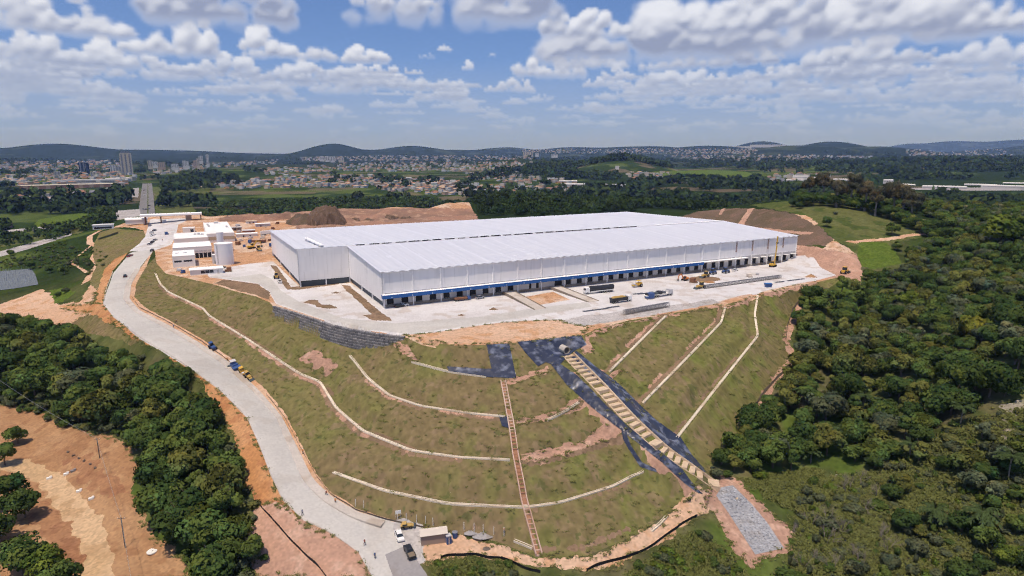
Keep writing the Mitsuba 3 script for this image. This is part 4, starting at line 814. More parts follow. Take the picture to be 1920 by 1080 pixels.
for px, py, gk, s, lab in [(58, 505, 'g_dark_0', .9, 'bushy dark tree above the fenced panels'), (95, 512, 'g_dark_1', .9, 'dark tree by the dirt clearing above the panels'), (120, 515, 'g_mid_1', .95, 'green tree beside the winding footpath'), (40, 495, 'g_mid_3', .9, 'slim green tree behind the fenced panels'), (130, 498, 'g_shrub_2', 1.3, 'round bush on the slope by the winding footpath'), (20, 480, 'g_mid_0', .8, 'rounded tree on the plain under the paved lane'), (108, 556, 'g_shrub_0', 1.3, 'lush bush in the green spot of the dirt clearing'), (124, 548, 'g_shrub_2', 1.2, 'dark bush at the edge of the dirt clearing'),
        (345, 380, 'g_dark_0', .9, 'round dark tree alone on the meadow beside the highway'), (370, 392, 'g_dark_2', 1.5, 'tall dark tree where the meadow meets the woods')]:
    one(px, py, gk, s, lab)
for k, (px, py, gk, s) in enumerate([(1352, 872, 'g_dark_1', .9), (1372, 852, 'g_mid_0', 1.0), (1392, 830, 'g_olive_1', .95), (1408, 812, 'g_dark_2', .9), (1428, 800, 'g_mid_2', 1.0), (1392, 868, 'g_mid_4', .95), (1412, 850, 'g_dark_0', 1.05), (1435, 835, 'g_grey_1', .9), (1376, 884, 'g_olive_3', .8), (1408, 884, 'g_mid_1', .85), (1440, 868, 'g_dark_4', .95), (1462, 850, 'g_mid_0', 1.0), (1452, 782, 'g_dark_1', .95), (1438, 768, 'g_mid_3', .9), (1340, 892, 'g_shrub_2', 1.1), (1362, 896, 'g_shrub_0', 1.1), (1425, 896, 'g_shrub_3', 1.2), (1470, 745, 'g_olive_0', .9), (1482, 880, 'g_dark_5', .85), (1500, 862, 'g_mid_2', .9)]):
    one(px, py, gk, s, f"{['dark', 'mid green', 'olive', 'full', 'rounded'][k % 5]} {'bush' if 'shrub' in gk else 'tree'} at the forest corner where the longest drain ends, {'outermost row' if k < 5 else 'second row' if k < 9 else 'further in'}", 'bush' if 'shrub' in gk else 'tree', 'trees at the forest corner', 'shrub' if 'shrub' in gk else 'broadleaf_tree')
# scrub with palms, bare trees and bushes low on the slope
for k, (px, py, s) in enumerate([(1578, 838, 1.0), (1520, 868, .85), (1705, 862, .9), (1748, 985, 1.0), (1585, 645, .9), (1572, 612, .9), (1800, 800, .9), (1555, 690, .9), (1618, 770, .8), (1655, 775, .8), (1500, 760, .8), (1760, 760, .9), (1890, 900, 1.0), (1835, 1000, 1.1)]):
    one(px, py, f'g_palm_{k % 2}', s, f"{'full' if k % 2 else 'slender'} feathery palm {'by the cloth fence at the forest edge' if px < 1600 and py < 700 else 'near the forest corner above the riprap' if px < 1600 else 'in the middle of the forest' if py < 830 and px < 1700 else 'rising from the scrub slope' if py > 850 else 'by the frame edge of the forest'}", 'palm tree', 'palms among the forest trees', 'palm_tree', dz=1.0 if k > 3 else 0)
for k, (px, py, s) in enumerate([(1548, 1020, 1.1), (1575, 1000, 1.3), (1562, 985, 1.2), (1600, 1040, 1.0), (1620, 1065, 1.0), (1530, 1050, .9), (1505, 1062, .9), (1655, 1010, 1.3), (1662, 1030, 1.1), (1640, 930, 1.2), (1590, 925, 1.2), (1615, 905, 1.2), (1520, 985, .9), (1490, 1000, .9), (1560, 1070, 1.0), (1625, 960, 1.2)]):
    one(px, py, f'g_bare_{k % 2}', s, 'bare grey leafless tree on the scrubby ground below the riprap', 'bare tree', 'bare trees on the scrub', 'bare_tree')
scrub_poly = ppoly([(1490, 920), (1600, 890), (1700, 860), (1800, 790), (1935, 760), (1960, 1120), (1440, 1120), (1470, 1070), (1488, 1010)])
k = 0
for p in scatter(scrub_poly, 1.9, FG):
    if FG.random() < .20 + .95 * float(meshkit.fbm(np.array([p[0] / 16, p[1] / 16, 0]), 3, 12)):
        k += 1; gk = pick(FG, ['g_shrub_0', 'g_shrub_1', 'g_shrub_2', 'g_shrub_3'], [.2, .36, .3, .14]); inst(f'scrub__{k:04d}', gk, p - [0, 0, .2], FG.uniform(0, 360), (.25 + .9 * FG.random() ** 1.8) * (1.8 if FG.random() < .06 else 1), .3 + .9 * FG.random() ** 1.6)
for poly, spc in ((ppoly([(810, 1062), (850, 1050), (960, 1058), (970, 1100), (820, 1100)]), 1.8), (ppoly([(1180, 1075), (1240, 1035), (1300, 1000), (1330, 1010), (1400, 1085), (1180, 1100)]), 1.6), (ppoly([(1290, 930), (1318, 925), (1325, 960), (1300, 985)]), 4), (ppoly([(120, 480), (170, 460), (215, 490), (160, 520)]), 6), (ppoly([(0, 490), (60, 474), (122, 452), (158, 480), (140, 505), (60, 502), (0, 505)]), 4.4), (ppoly([(1622, 508), (1700, 500), (1720, 560), (1630, 560)]), 4)):
    for p in scatter(poly, spc, FG):
        if FG.random() < .7: k += 1; inst(f'scrub__{k:04d}', pick(FG, ['g_shrub_0', 'g_shrub_1', 'g_shrub_2', 'g_shrub_3'], [.34, .22, .16, .28]), p - [0, 0, .15], FG.uniform(0, 360), .3 + .75 * FG.random() ** 1.4)
for p in scatter(grove.buffer(2), 3.6, FG): k += 1; inst(f'scrub__{k:04d}', pick(FG, ['g_shrub_0', 'g_shrub_1', 'g_shrub_2'], [.5, .2, .3]), p - [0, 0, .15], FG.uniform(0, 360), FG.uniform(.6, 1.3))
gr = np.random.default_rng(77); n_ = 90; pos = np.column_stack([gr.normal(0, .7, (n_, 2)), gr.uniform(.05, .5, n_)])
scene['g_tuft'] = {'type': 'shapegroup', 'blades': leafply(*cards(pos, unit(np.column_stack([gr.normal(0, 1, (n_, 2)), gr.uniform(.1, .6, n_)])), .34, gr, unit(np.column_stack([gr.normal(0, .35, (n_, 2)), np.ones(n_)])), np.array((.125, .140, .046)) * gr.uniform(.6, 1.45, (n_, 1)), 2.2))}
scene['g_turf_tuft'] = {'type': 'shapegroup', 'blades': leafply(*cards(pos[:46], unit(np.column_stack([gr.normal(0, 1, (46, 2)), gr.uniform(.3, .9, 46)])), .34, gr, unit(np.column_stack([gr.normal(0, .3, (46, 2)), np.ones(46)])), np.array((.155, .160, .058)) * gr.uniform(.6, 1.35, (46, 1)), 2.0))}
tk = 0
for poly, spc in ((scrub_poly, 1.75), (ppoly([(810, 1062), (850, 1050), (960, 1058), (970, 1100), (820, 1100)]), 1.2), (ppoly([(1180, 1075), (1240, 1035), (1300, 1000), (1330, 1010), (1400, 1085), (1180, 1100)]), 1.2), (ppoly([(1400, 905), (1440, 890), (1540, 880), (1560, 930), (1480, 950), (1440, 935)]), 1.5)):
    for p in scatter(poly, spc, FG): tk += 1; inst(f'tall_grass__{tk:04d}', 'g_tuft', p - [0, 0, .05], FG.uniform(0, 360), FG.uniform(.7, 1.5), FG.uniform(.7, 1.6))
labels['tall_grass'] = {'kind': 'stuff', 'label': 'rough tall grass between the bushes', 'category': 'grass'}
g9 = np.random.default_rng(91)
for nm, m, g in pieces:                            # weeds that break up the edges of the bare ground, and tufts on the slope
    if nm in ('bare_patch', 'toe_path', 'outfall_soil', 'worn_strip', 'pink_slope', 'dirt_lot', 'clay_terrace', 'dirt_clearing', 'stony_patch', 'roadside_slope', 'soil_strip'):
        L_ = g.boundary.length; L_ = np.arange(0, L_, .9 if nm != 'bench_soil' else 2.6)
        q = np.array([[o.x, o.y] for o in shapely.line_interpolate_point(g.boundary, L_)]) if g.boundary.geom_type == 'LineString' else np.vstack([[[o.x, o.y] for o in shapely.line_interpolate_point(b_, np.arange(0, b_.length, .9))] for b_ in g.boundary.geoms] or [np.zeros((0, 2))])
        q = q + g9.normal(0, .55, q.shape); q = q[g9.random(len(q)) < (.4 if nm == 'bare_patch' else .7)]; s_ = shown(np.column_stack([q, ground(q[:, 0], q[:, 1])])); q = q[(s_[:, 2] > 0) & (s_[:, 2] < 330)]
        q = q[~shapely.contains_xy(ROAD_POLY, q[:, 0], q[:, 1]) & ~shapely.contains_xy(yard, q[:, 0], q[:, 1])]
        if nm == 'dirt_lot': q = q[~shapely.contains_xy(shapely.union_all([g_ for n_2, m_2, g_ in REGIONS if n_2 in ('lot_track', 'red_earth')]).buffer(2.5), q[:, 0], q[:, 1])]
        for x, y in q: tk += 1; inst(f'tall_grass__{tk:05d}', 'g_turf_tuft', [x, y, float(ground(x, y)) - .05], g9.uniform(0, 360), g9.uniform(.3, .85), g9.uniform(.3, .8))
emb = next(g for nm, m, g in pieces if nm == 'embankment')
for p in scatter(emb, 2.3, g9):
    if g9.random() < .25 + .9 * (float(meshkit.fbm(np.array([p[0] / 11, p[1] / 11, 3.0]), 3, 5)) - .25): tk += 1; inst(f'tall_grass__{tk:05d}', 'g_turf_tuft', p - [0, 0, .06], g9.uniform(0, 360), .25 + .7 * g9.random() ** 2, .25 + .6 * g9.random() ** 2)
labels['scrub'] = {'kind': 'stuff', 'label': 'low green and olive bushes scattered over the rough ground', 'category': 'scrub'}
for k, (px, py, gk, s) in enumerate([(1845, 905, 'g_dark_0', .8), (1890, 890, 'g_dark_1', .85), (1770, 880, 'g_dark_1', .7), (1690, 920, 'g_olive_1', .9), (1672, 935, 'g_dark_1', .75), (1850, 1030, 'g_mid_0', .8), (1800, 1000, 'g_dark_0', .8), (1885, 1060, 'g_bright_1', .7), (1910, 1000, 'g_mid_1', .8), (1725, 1010, 'g_olive_1', .6), (1720, 1040, 'g_grey_1', .7), (1640, 880, 'g_dark_1', .8), (1905, 940, 'g_mid_1', .7), (1860, 960, 'g_mid_3', .7)]):
    one(px, py, gk, s, f"{['dark', 'leafy', 'rounded', 'small'][k % 4]} stand-alone tree on the open scrub slope, {'nearer the frame edge' if px > 1820 else 'midway along it' if px > 1700 else 'nearer the bare trees'}", 'tree', 'single trees on the scrub')
sc_in = scatter(scrub_poly, 8.5, FG)
for j, p in enumerate(sc_in):
    q = shown(p)[0]; dens = .35 + .5 * (q[0] > 1780) + .3 * (q[1] > 980) * (q[0] > 1650) - .35 * (q[0] < 1600)
    if -20 < q[0] < 1990 and q[1] < 1160 and FG.random() < dens:
        tn = pick(FG, ['dark', 'mid', 'grey', 'olive'], [.3, .34, .2, .16]); sc_ = FG.uniform(.35, .95)
        lab = f"{'small bushy' if sc_ < .55 else 'low spreading' if sc_ < .75 else 'full'} {TONEW[tn]} tree in the scrub {'by the frame edge' if q[0] > 1830 else 'below the forest belt' if q[1] < 930 else 'near the bottom edge'}"
        tree(f'g_{tn}_{FG.integers(6)}', p - [0, 0, .3], FG.uniform(0, 360), sc_, lab, 'tree', lab)
# woods that read as one mass: the ridge behind the warehouse, the valley and the far hills
def mass(key, label, q, rad, col, seed, per, size):
    g = np.random.default_rng(seed); n = len(q)
    r = rad * g.uniform(.6, 1.25, n)
    d = g.normal(0, 1, (n, per, 3)); d[..., 2] = np.abs(d[..., 2]) * 1.0 - .15; d = unit(d)
    pos = q[:, None] + d * (r[:, None, None] * g.uniform(.75, 1.05, (n, per, 1))) * [1, 1, 1.05] + np.array([0, 0, 1]) * (r * .75)[:, None, None]
    tone = (1 + .26 * g.normal(0, 1, n))[:, None] * g.uniform(.75, 1.3, (n, per))
    cc = np.clip(np.asarray(col) * tone[..., None] * (1 + g.normal(0, .08, (n, 1, 1)) * np.array([1.3, .3, -.5])), .004, .4).reshape(-1, 3)
    D = d.reshape(-1, 3)
    sz = np.repeat(r, per) * size
    v, f, nn, c2 = cards(pos.reshape(-1, 3), D, sz, g, unit(D + [0, 0, .3] + g.normal(0, .25, D.shape)), cc)
    scene[key] = leafply(v, f, nn, c2); labels[key] = {'kind': 'stuff', 'label': label, 'category': 'woods'}
    return len(f)
def sector(px0, px1, D0, D1, n, g, clump=0.0, seed=0, lam=140):
    a = g.uniform(px0, px1, n * 4); D = np.sqrt(g.uniform(D0 ** 2, D1 ** 2, n * 4)); v = view_dir(a, 288 + a * 0); c = v[:, :2] / np.hypot(v[:, 0], v[:, 1])[:, None] * D[:, None]
    if clump: c = c[meshkit.fbm(np.column_stack([c / lam, c[:, :1] * 0]), 3, seed) > clump]
    c = c[:n]; return np.column_stack([c, ground(c[:, 0], c[:, 1])])
g5 = np.random.default_rng(55)
DIST = [  # districts on the photograph: outline, how many houses, name
    ([(0, 378), (40, 372), (120, 364), (200, 358), (232, 356), (232, 364), (160, 372), (100, 380), (30, 388), (0, 392)], 60, 'town below the long orange hall'), ([(0, 330), (240, 322), (260, 335), (240, 350), (120, 346), (0, 350)], 150, 'town round the towers'), ([(0, 304), (230, 300), (240, 318), (0, 324)], 190, 'far town under the hills'), ([(280, 318), (420, 305), (520, 300), (520, 308), (380, 318), (300, 330)], 90, 'town along the highway'),
    ([(395, 344), (480, 336), (560, 330), (700, 330), (830, 338), (880, 346), (870, 356), (720, 352), (560, 352), (420, 356)], 300, 'middle district behind the dirt bank'), ([(480, 318), (700, 305), (860, 303), (1000, 306), (980, 318), (840, 322), (640, 322), (500, 328)], 300, 'upper district of the town'), ([(700, 352), (840, 345), (1000, 352), (1100, 352), (1090, 362), (980, 366), (860, 368), (740, 360)], 210, 'nearer district above the dark ridge'), ([(870, 322), (1000, 328), (1080, 345), (980, 345), (880, 336)], 70, 'district below the knoll'),
    ([(560, 296), (700, 292), (900, 292), (1000, 293), (1000, 300), (560, 303)], 260, 'far district below the round hill'), ([(980, 280), (1200, 279), (1420, 280), (1420, 290), (1200, 288), (980, 288)], 340, 'far hillside town'), ([(1240, 291), (1500, 291), (1640, 294), (1640, 302), (1300, 302)], 240, 'far valley town'), ([(1170, 326), (1250, 322), (1270, 336), (1190, 342)], 40, 'houses beside the pale flats'), ([(1700, 281), (1880, 280), (1910, 296), (1700, 292)], 110, 'distant town under the pale mountains'), ([(1420, 330), (1520, 322), (1560, 330), (1540, 342), (1430, 343)], 26, 'sheds of the far industrial belt')]
OPEN = [(212, 386, 268, 416), (1640, 338, 1935, 366), (1425, 328, 1610, 350), (1030, 338, 1180, 352), (40, 338, 245, 358), (1220, 316, 1420, 334)]
def in_town(q):
    """Built-up or open ground, judged on the photograph's map of the districts; a few trees stay between the houses."""
    r = np.zeros(len(q), bool)
    for pts_, n_, w_ in DIST: r |= shapely.contains_xy(Polygon(pts_).buffer(1.5), q[:, 0], q[:, 1])
    r &= np.random.default_rng(9).random(len(q)) < .82
    for x0, y0, x1, y1 in OPEN: r |= (q[:, 0] > x0) & (q[:, 0] < x1) & (q[:, 1] > y0) & (q[:, 1] < y1 + 3)
    return r
ridge = np.vstack([[*wh(u, WB + v)[:2], 0] for u, v in zip(g5.uniform(-60, 420, 1900), g5.uniform(52, 250, 1900))]); ridge[:, 2] = ground(ridge[:, 0], ridge[:, 1])
ridge = ridge[~shapely.contains_xy(shapely.union_all([site.buffer(6), REGIONS[0][2].buffer(5), REGIONS[2][2].buffer(5)]), ridge[:, 0], ridge[:, 1])]
rq = shown(ridge); ridge = ridge[(rq[:, 0] > 870) & ~((rq[:, 0] < 1000) & (rq[:, 1] > 405))]
mass('ridge_forest', 'dark forest on the ridge behind the warehouse', ridge, 5.2, (.030, .050, .017), 3, 90, .26)
valley = np.vstack([sector(375, 900, 860, 1230, 1300, g5, .47, 3, 110), sector(-60, 240, 860, 1120, 420, g5, .50, 4, 90), sector(-60, 250, 700, 900, 60, g5, .5, 5), sector(900, 2000, 760, 1500, 1800, g5, .44, 6, 150), sector(560, 900, 800, 900, 200, g5), sector(380, 560, 900, 1000, 200, g5, .4, 8, 60), sector(-900, -60, 420, 1600, 500, g5, .47, 12, 140), sector(2000, 2700, 500, 1600, 500, g5, .42, 13, 140)])
vs = shown(valley); valley = valley[~((vs[:, 0] > 240) & (vs[:, 0] < 304)) & ~in_town(vs)]
mass('valley_woods', 'green woods filling the valley behind the dirt bank', valley, 5.8, (.040, .064, .020), 4, 46, .42)
far = np.vstack([sector(-80, 2000, 1200, 2400, 2600, g5, .50, 7, 220), sector(880, 1300, 1900, 2700, 1100, g5, .42, 9, 200), sector(1300, 2000, 1500, 5000, 3200, g5, .40, 10, 500), sector(-80, 2000, 2400, 6500, 2600, g5, .52, 11, 600), sector(-1000, -80, 1600, 5500, 900, g5, .46, 14, 400), sector(2000, 2800, 1600, 5500, 900, g5, .42, 15, 400)])
fs = shown(far); far = far[~((fs[:, 0] > 245) & (fs[:, 0] < 305) & (fs[:, 1] > 338)) & ~in_town(fs)]
mass('distant_woods', 'dark woods between the districts of the far town', far, 9.5, (.032, .052, .018), 5, 20, .75)

# ------------------------------------------------------------------ walls, drains, spillway, fences on and round the slope
mat('drain_concrete', concrete((.78, .71, .60), (.68, .61, .51)))
mat('step_concrete', concrete((.62, .50, .37), (.56, .44, .32)))
mat('pink_concrete', concrete((.58, .44, .37), (.50, .36, .30)))
mat('red_step', rough((.32, .17, .11), .9))
mat('black_cloth', rough((.025, .024, .026), .8))
mat('fence_brown', rough((.16, .13, .11), .9))
def film_fn(p, n, uv):
    k = fbm(p.x / 2.2, p.y / 2.2, p.z / 2, 3)
    return mix((.034, .043, .078), (.17, .195, .27), smoothstep(.46, .78, k))
mat('plastic_film', rough(proc(film_fn), .33, ))
def gab_fn(a, b):
    def fn(p, n, uv):
        u = p.x * float(U[0]) + p.y * float(U[1]); q = voronoi((u + p.x) / .34, p.z / .34)
        return mix(a, b, q[2]) * (.45 + .75 * smoothstep(.02, .22, q[1] - q[0]))
    return diffuse(proc(fn))
mat('gabion_a', gab_fn((.15, .15, .165), (.30, .30, .32))); mat('gabion_b', gab_fn((.11, .11, .125), (.24, .24, .26))); mat('gabion_c', gab_fn((.20, .19, .20), (.36, .35, .36)))
mat('riprap_a', concrete((.40, .42, .46), (.33, .35, .39), .4)); mat('riprap_b', concrete((.50, .52, .56), (.42, .44, .48), .4)); mat('riprap_c', concrete((.30, .31, .34), (.36, .37, .40), .4))
mat('white_mark', rough((.78, .78, .76), .7))

def sweep(line, prof, close=False):
    """Profile rows (sideways, up) carried along a polyline of world points."""
    p = np.asarray(line, float); t = np.gradient(p, axis=0); t[:, 2] = 0; t = unit(t); side = np.stack([t[:, 1], -t[:, 0], 0 * t[:, 0]], 1)
    pr = np.asarray(prof, float)
    g = p[:, None] + side[:, None] * pr[None, :, :1] + Z3 * pr[None, :, 1:]
    m = MB(); m.sheet(g)
    for e, fl in ((0, 1), (-1, 0)):
        idx = np.arange(1, len(pr) - 1); f = np.stack([idx * 0, idx, idx + 1], 1); m.add(g[e], f if fl else f[:, ::-1])
    return m
def resample(p, step):
    d = np.r_[0, np.cumsum(np.linalg.norm(np.diff(p[:, :2], axis=0), axis=1))]; s = np.linspace(0, d[-1], max(2, int(d[-1] / step) + 1))
    return np.column_stack([np.interp(s, d, p[:, k]) for k in range(p.shape[1])])
def gline(px, step=1.0, smooth=1.5):
    """Polyline traced on the photograph, laid on the ground at even steps."""
    q = resample(pline(px, 4.0), step)
    if smooth: q[:, :2] = np.column_stack([gaussian_filter(q[:, k], smooth, mode='nearest') for k in (0, 1)])
    q[:, 2] = ground(q[:, 0], q[:, 1]); return q
CH = [(-.42, -.5), (-.42, .30), (-.28, .30), (-.24, .05), (.24, .05), (.28, .30), (.42, .30), (.42, -.5)]
for l, lab in ((BENCH1[1:4], 'short concrete drain curving round the uppermost shelf below the stone wall'), (BENCH2[1:7], 'pale concrete drain along the second shelf of the slope'), (BENCH3[:13], 'long concrete drain descending from the plateau along the third shelf'), (BENCH4, 'straight concrete drain along the lowest shelf of the slope'), (DRAIN1, 'short concrete drain running from the yard edge down to the spillway'), (DRAIN2, 'concrete drain down the slope, middle one of the three past the spillway'), (DRAIN3, 'longest concrete drain down the slope beside the forest edge'),
        ([(1218, 998), (1235, 985), (1252, 966)], 'short piece of white concrete gutter at the foot of the slope'), ([(960, 1012), (985, 1022), (1003, 1030)], 'short white gutter leading to the foot of the stepped drain'), ([(1022, 790), (1060, 772), (1088, 752)], 'short rough drain on the pink shelf between the two stepped drains')):
    q = gline(X_(l)); k = thing('concrete_drain', lab, 'drain'); scene[k] = P(sweep(q, CH), 'drain_concrete')
# footway along the road
fw = gline([(r[2], r[3]) for r in ROAD[1:14]] + [(728, 979)], 1.5)
scene['footway'] = P(sweep(fw, [(2.5, -.3), (2.5, .14), (-.15, .14), (-.15, -.3)]), 'white_mark' if False else 'pale_concrete'); labels['footway'] = {'kind': 'structure'}
kb = gline([(r[0], r[1]) for r in ROAD[1:15]], 1.5); scene['kerb'] = P(sweep(kb, [(-.12, -.3), (-.12, .12), (.12, .12), (.12, -.3)]), 'pale_concrete'); labels['kerb'] = {'kind': 'structure'}
# stone-filled basket wall under the yard
top = resample(at(*np.array(WALLTOP, float).T, 0.0), 2.0)
gw = thing('retaining_wall', 'grey stone basket retaining wall holding up the concrete yard', 'retaining wall')
g6 = np.random.default_rng(66); nst = len(top) - 1
for i in range(nst):
    a, b = top[i], top[i + 1]; t = unit(b - a); nrm = np.array([t[1], -t[0], 0]); s = i / (nst - 1)
    depth = np.interp(s, [0, .12, .35, .72, .85, .95, 1], [4.6, 5.4, 6.2, 7.0, 5.8, 3.4, 1.4])
    for c in range(int(math.ceil(depth))):
        out = .12 + .22 * c + g6.uniform(-.04, .04)
        o = a + nrm * (out - 1.0) + Z3 * (-.12 - (c + 1) * 1.0) + t * (.03 + (c % 2) * .5)
        w_, d_, h_ = t * 1.94, nrm * 1.0, Z3 * .96
        cs = [o + w_ * x + d_ * y + h_ * z for x, y, z in [(0, 0, 0), (1, 0, 0), (1, 1, .06), (.96, 1.03, .2), (0, 1, .06), (.04, 1.03, .2), (0, 0, 1), (1, 0, 1), (1, .94, .98), (.96, 1.04, .82), (0, .94, .98), (.04, 1.04, .82)]]
        part(gw, 'gabion_basket', (MB().hull(cs), g6.choice(['gabion_a', 'gabion_b', 'gabion_c'], p=[.5, .3, .2])))
for i in range(1, nst, 1):
    if i % 2: continue
    k = thing('marker_post', 'short pale post in the row along the top of the stone wall', 'post', 'posts along the wall top'); scene[k] = P(MB().tube(top[i] - Z3 * .1 + [0, .5, 0], top[i] + Z3 * .9 + [0, .5, 0], .09, n=6), 'white_mark')
# plastic film on the slope
def film(pts, lab, lift=.14):
    g = ppoly(pts, 3.0); whole, c, cut = clip_ground(g); v, f, n = mesh_of(whole, c)
    v = trimesh.Trimesh(v, f, process=False); v.merge_vertices(); v = v.subdivide(); f = v.faces; v = np.array(v.vertices)
    wr = meshkit.fbm(np.stack([v[:, 0] / 1.5, v[:, 1] / 1.5, v[:, 2] * 0], -1), 4, 31)
    v[:, 2] += lift + .55 * np.abs(wr - .5) + .03 * meshkit.noise(v * 1.9, 3)
    k = thing('plastic_sheet', lab, 'plastic sheet'); scene[k] = mikit.ply((v, f), 'plastic_film', True)
film([(970, 642), (1040, 635), (1089, 629), (1100, 647), (1086, 654), (1079, 657), (1066, 668), (1050, 684), (1034, 684), (1023, 680), (1009, 688), (985, 662)], 'broad dark blue plastic sheet round the head of the spillway')
film([(1080, 658), (1117, 688), (1138, 703), (1162, 722), (1208, 768), (1232, 790), (1277, 822), (1298, 855), (1324, 884), (1315, 890), (1285, 862), (1246, 832), (1200, 788), (1153, 744), (1129, 721), (1103, 699), (1072, 671)], 'dark blue plastic strip on the forest side of the spillway')
film([(1034, 685), (1051, 684), (1079, 702), (1103, 725), (1140, 764), (1180, 803), (1238, 847), (1280, 882), (1306, 917), (1318, 927), (1310, 926), (1284, 908), (1240, 867), (1172, 813), (1111, 766), (1062, 722)], 'dark blue plastic strip on the grassy side of the spillway')
film([(912, 647), (955, 645), (968, 710), (925, 708)], 'blue-grey plastic sheet hanging above the narrow stepped drain')
film([(838, 688), (922, 693), (925, 709), (842, 699)], 'low strip of blue-grey plastic on the uppermost shelf')
film([(935, 780), (953, 782), (957, 805), (941, 800)], 'small scrap of blue plastic beside the narrow stepped drain')
film([(1165, 808), (1175, 815), (1182, 835), (1204, 868), (1229, 880), (1232, 887), (1222, 884), (1200, 876), (1178, 842), (1168, 824)], 'thin dark plastic strip lying alone on the lower slope')
# wide spillway with steps
sw = thing('stepped_spillway', 'wide tan concrete stepped spillway running down between the plastic sheets', 'spillway')
cl = at(*np.array(CHUTE, float)[:, :2].T, np.array(CHUTE, float)[:, 2]); cl[:, 2] = ground(cl[:, 0], cl[:, 1]) + .1; cl = resample(cl, .5)
L = np.r_[0, np.cumsum(np.linalg.norm(np.diff(cl[:, :2], axis=0), axis=1))]; LT = L[-1]
lens, pos_, k = [], 0.0, 0
plan = [1.0] * 8 + [1.9] + [1.0] * 9 + [1.9] + [1.0] * 6 + [2.2]; unit_l = LT / sum(plan)
HW = 1.95
def on(s): return np.array([np.interp(s, L, cl[:, j]) for j in range(3)])
for m_ in plan:
    s0, s1 = pos_, pos_ + m_ * unit_l; pos_ = s1
    a, b = on(s0), on(s1); t = unit((b - a) * [1, 1, 0]); sd = np.array([t[1], -t[0], 0]); zt_ = .55 * a[2] + .45 * b[2] + .1; ln = np.linalg.norm((b - a)[:2])
    part(sw, 'step', (MB().box(a * [1, 1, 0] - sd * HW + Z3 * (zt_ - 1.6), t * (ln + .1), sd * 2 * HW, Z3 * 1.6), 'step_concrete'))
for s in (-1, 1):
    hi = .85 if s < 0 else .12
    q = resample(cl, 2.0); q = np.column_stack([gaussian_filter(q[:, j], 1.2, mode='nearest') for j in range(3)])
    o = HW * s * 1.0
    part(sw, 'side_wall', (sweep(q, [(o, -1.6), (o, hi), (o + .38 * s, hi), (o + .38 * s, -1.6)] if s < 0 else [(o + .38, -1.6), (o + .38, hi), (o, hi), (o, -1.6)]), 'step_concrete'))
e = on(LT); t = unit((on(LT) - on(LT - 4)) * [1, 1, 0]); sd = np.array([t[1], -t[0], 0]); ez = e[2]
part(sw, 'end_slab', (MB().box(e * [1, 1, 0] - sd * 3.2 + Z3 * (ez - 1.7), t * 5.0, sd * 6.4, Z3 * 1.0), 'step_concrete'))
cp = thing('culvert_pipe', 'grey concrete pipe mouth opening above the top step of the spillway', 'pipe')
a = on(0); t = unit((on(4) - on(0)) * [1, 1, 0]); m = MB(); ang = np.linspace(0, 2 * np.pi, 19); sd = np.array([t[1], -t[0], 0])
c0 = a + Z3 * 1.25 - t * 3.2
ring = lambda c, r: c + np.outer(np.cos(ang) * r, sd) + np.outer(np.sin(ang) * r, Z3)
m.sheet(np.stack([ring(c0, 1.30), ring(c0 + t * 3.2, 1.30), ring(c0 + t * 3.2, 1.08), ring(c0 + t * .2, 1.08)], 0)); part(cp, 'pipe_wall', (m, 'pale_concrete', 40))
m = MB(); m.add(np.vstack([ring(c0 + t * .3, 1.09)[:-1], [c0 + t * .3]]), [[i, (i + 1) % 18, 18] for i in range(18)]); part(cp, 'pipe_mouth', (m, 'dark_gap'))
# narrow stepped drain
sdn = thing('stepped_drain', 'narrow stepped drain with pale side walls running straight down the grass slope', 'stepped drain')
q = at(*np.array([(943, 711), (956, 782), (968, 862), (985, 950), (1012, 1046)], float).T, np.array([-7.6, -14, -20, -26, -32.])); q = resample(q, .5); q[:, 2] = ground(q[:, 0], q[:, 1]); Ls = np.r_[0, np.cumsum(np.linalg.norm(np.diff(q[:, :2], axis=0), axis=1))]
on2 = lambda s: np.array([np.interp(s, Ls, q[:, j]) for j in range(3)])
N = 46
for i in range(N):
    a, b = on2(Ls[-1] * i / N), on2(Ls[-1] * (i + 1) / N); t = unit((b - a) * [1, 1, 0]); sd = np.array([t[1], -t[0], 0]); zt_ = max(a[2], b[2]) * .5 + min(a[2], b[2]) * .5 + .12
    red = 16 < i < 33
    part(sdn, 'step', (MB().box(a * [1, 1, 0] - sd * .62 + Z3 * (zt_ - 1.0), t * (np.linalg.norm((b - a)[:2]) * (.72 if not red else .95)), sd * 1.24, Z3 * 1.0), 'red_step' if red else 'pink_concrete'))
q2 = np.column_stack([gaussian_filter(resample(q, 1.5)[:, j], 1.0, mode='nearest') for j in range(3)])
part(sdn, 'drain_floor', (sweep(q2, [(-.62, -.8), (-.62, .02), (.62, .02), (.62, -.8)]), 'red_step'))
for s in (-1, 1): part(sdn, 'side_wall', (sweep(q2, sorted([(.62 * s, -.8), (.62 * s, .62), (.92 * s, .62), (.92 * s, -.8)], key=lambda r: 0) if s < 0 else [(.92, -.8), (.92, .62), (.62, .62), (.62, -.8)]), 'pink_concrete'))
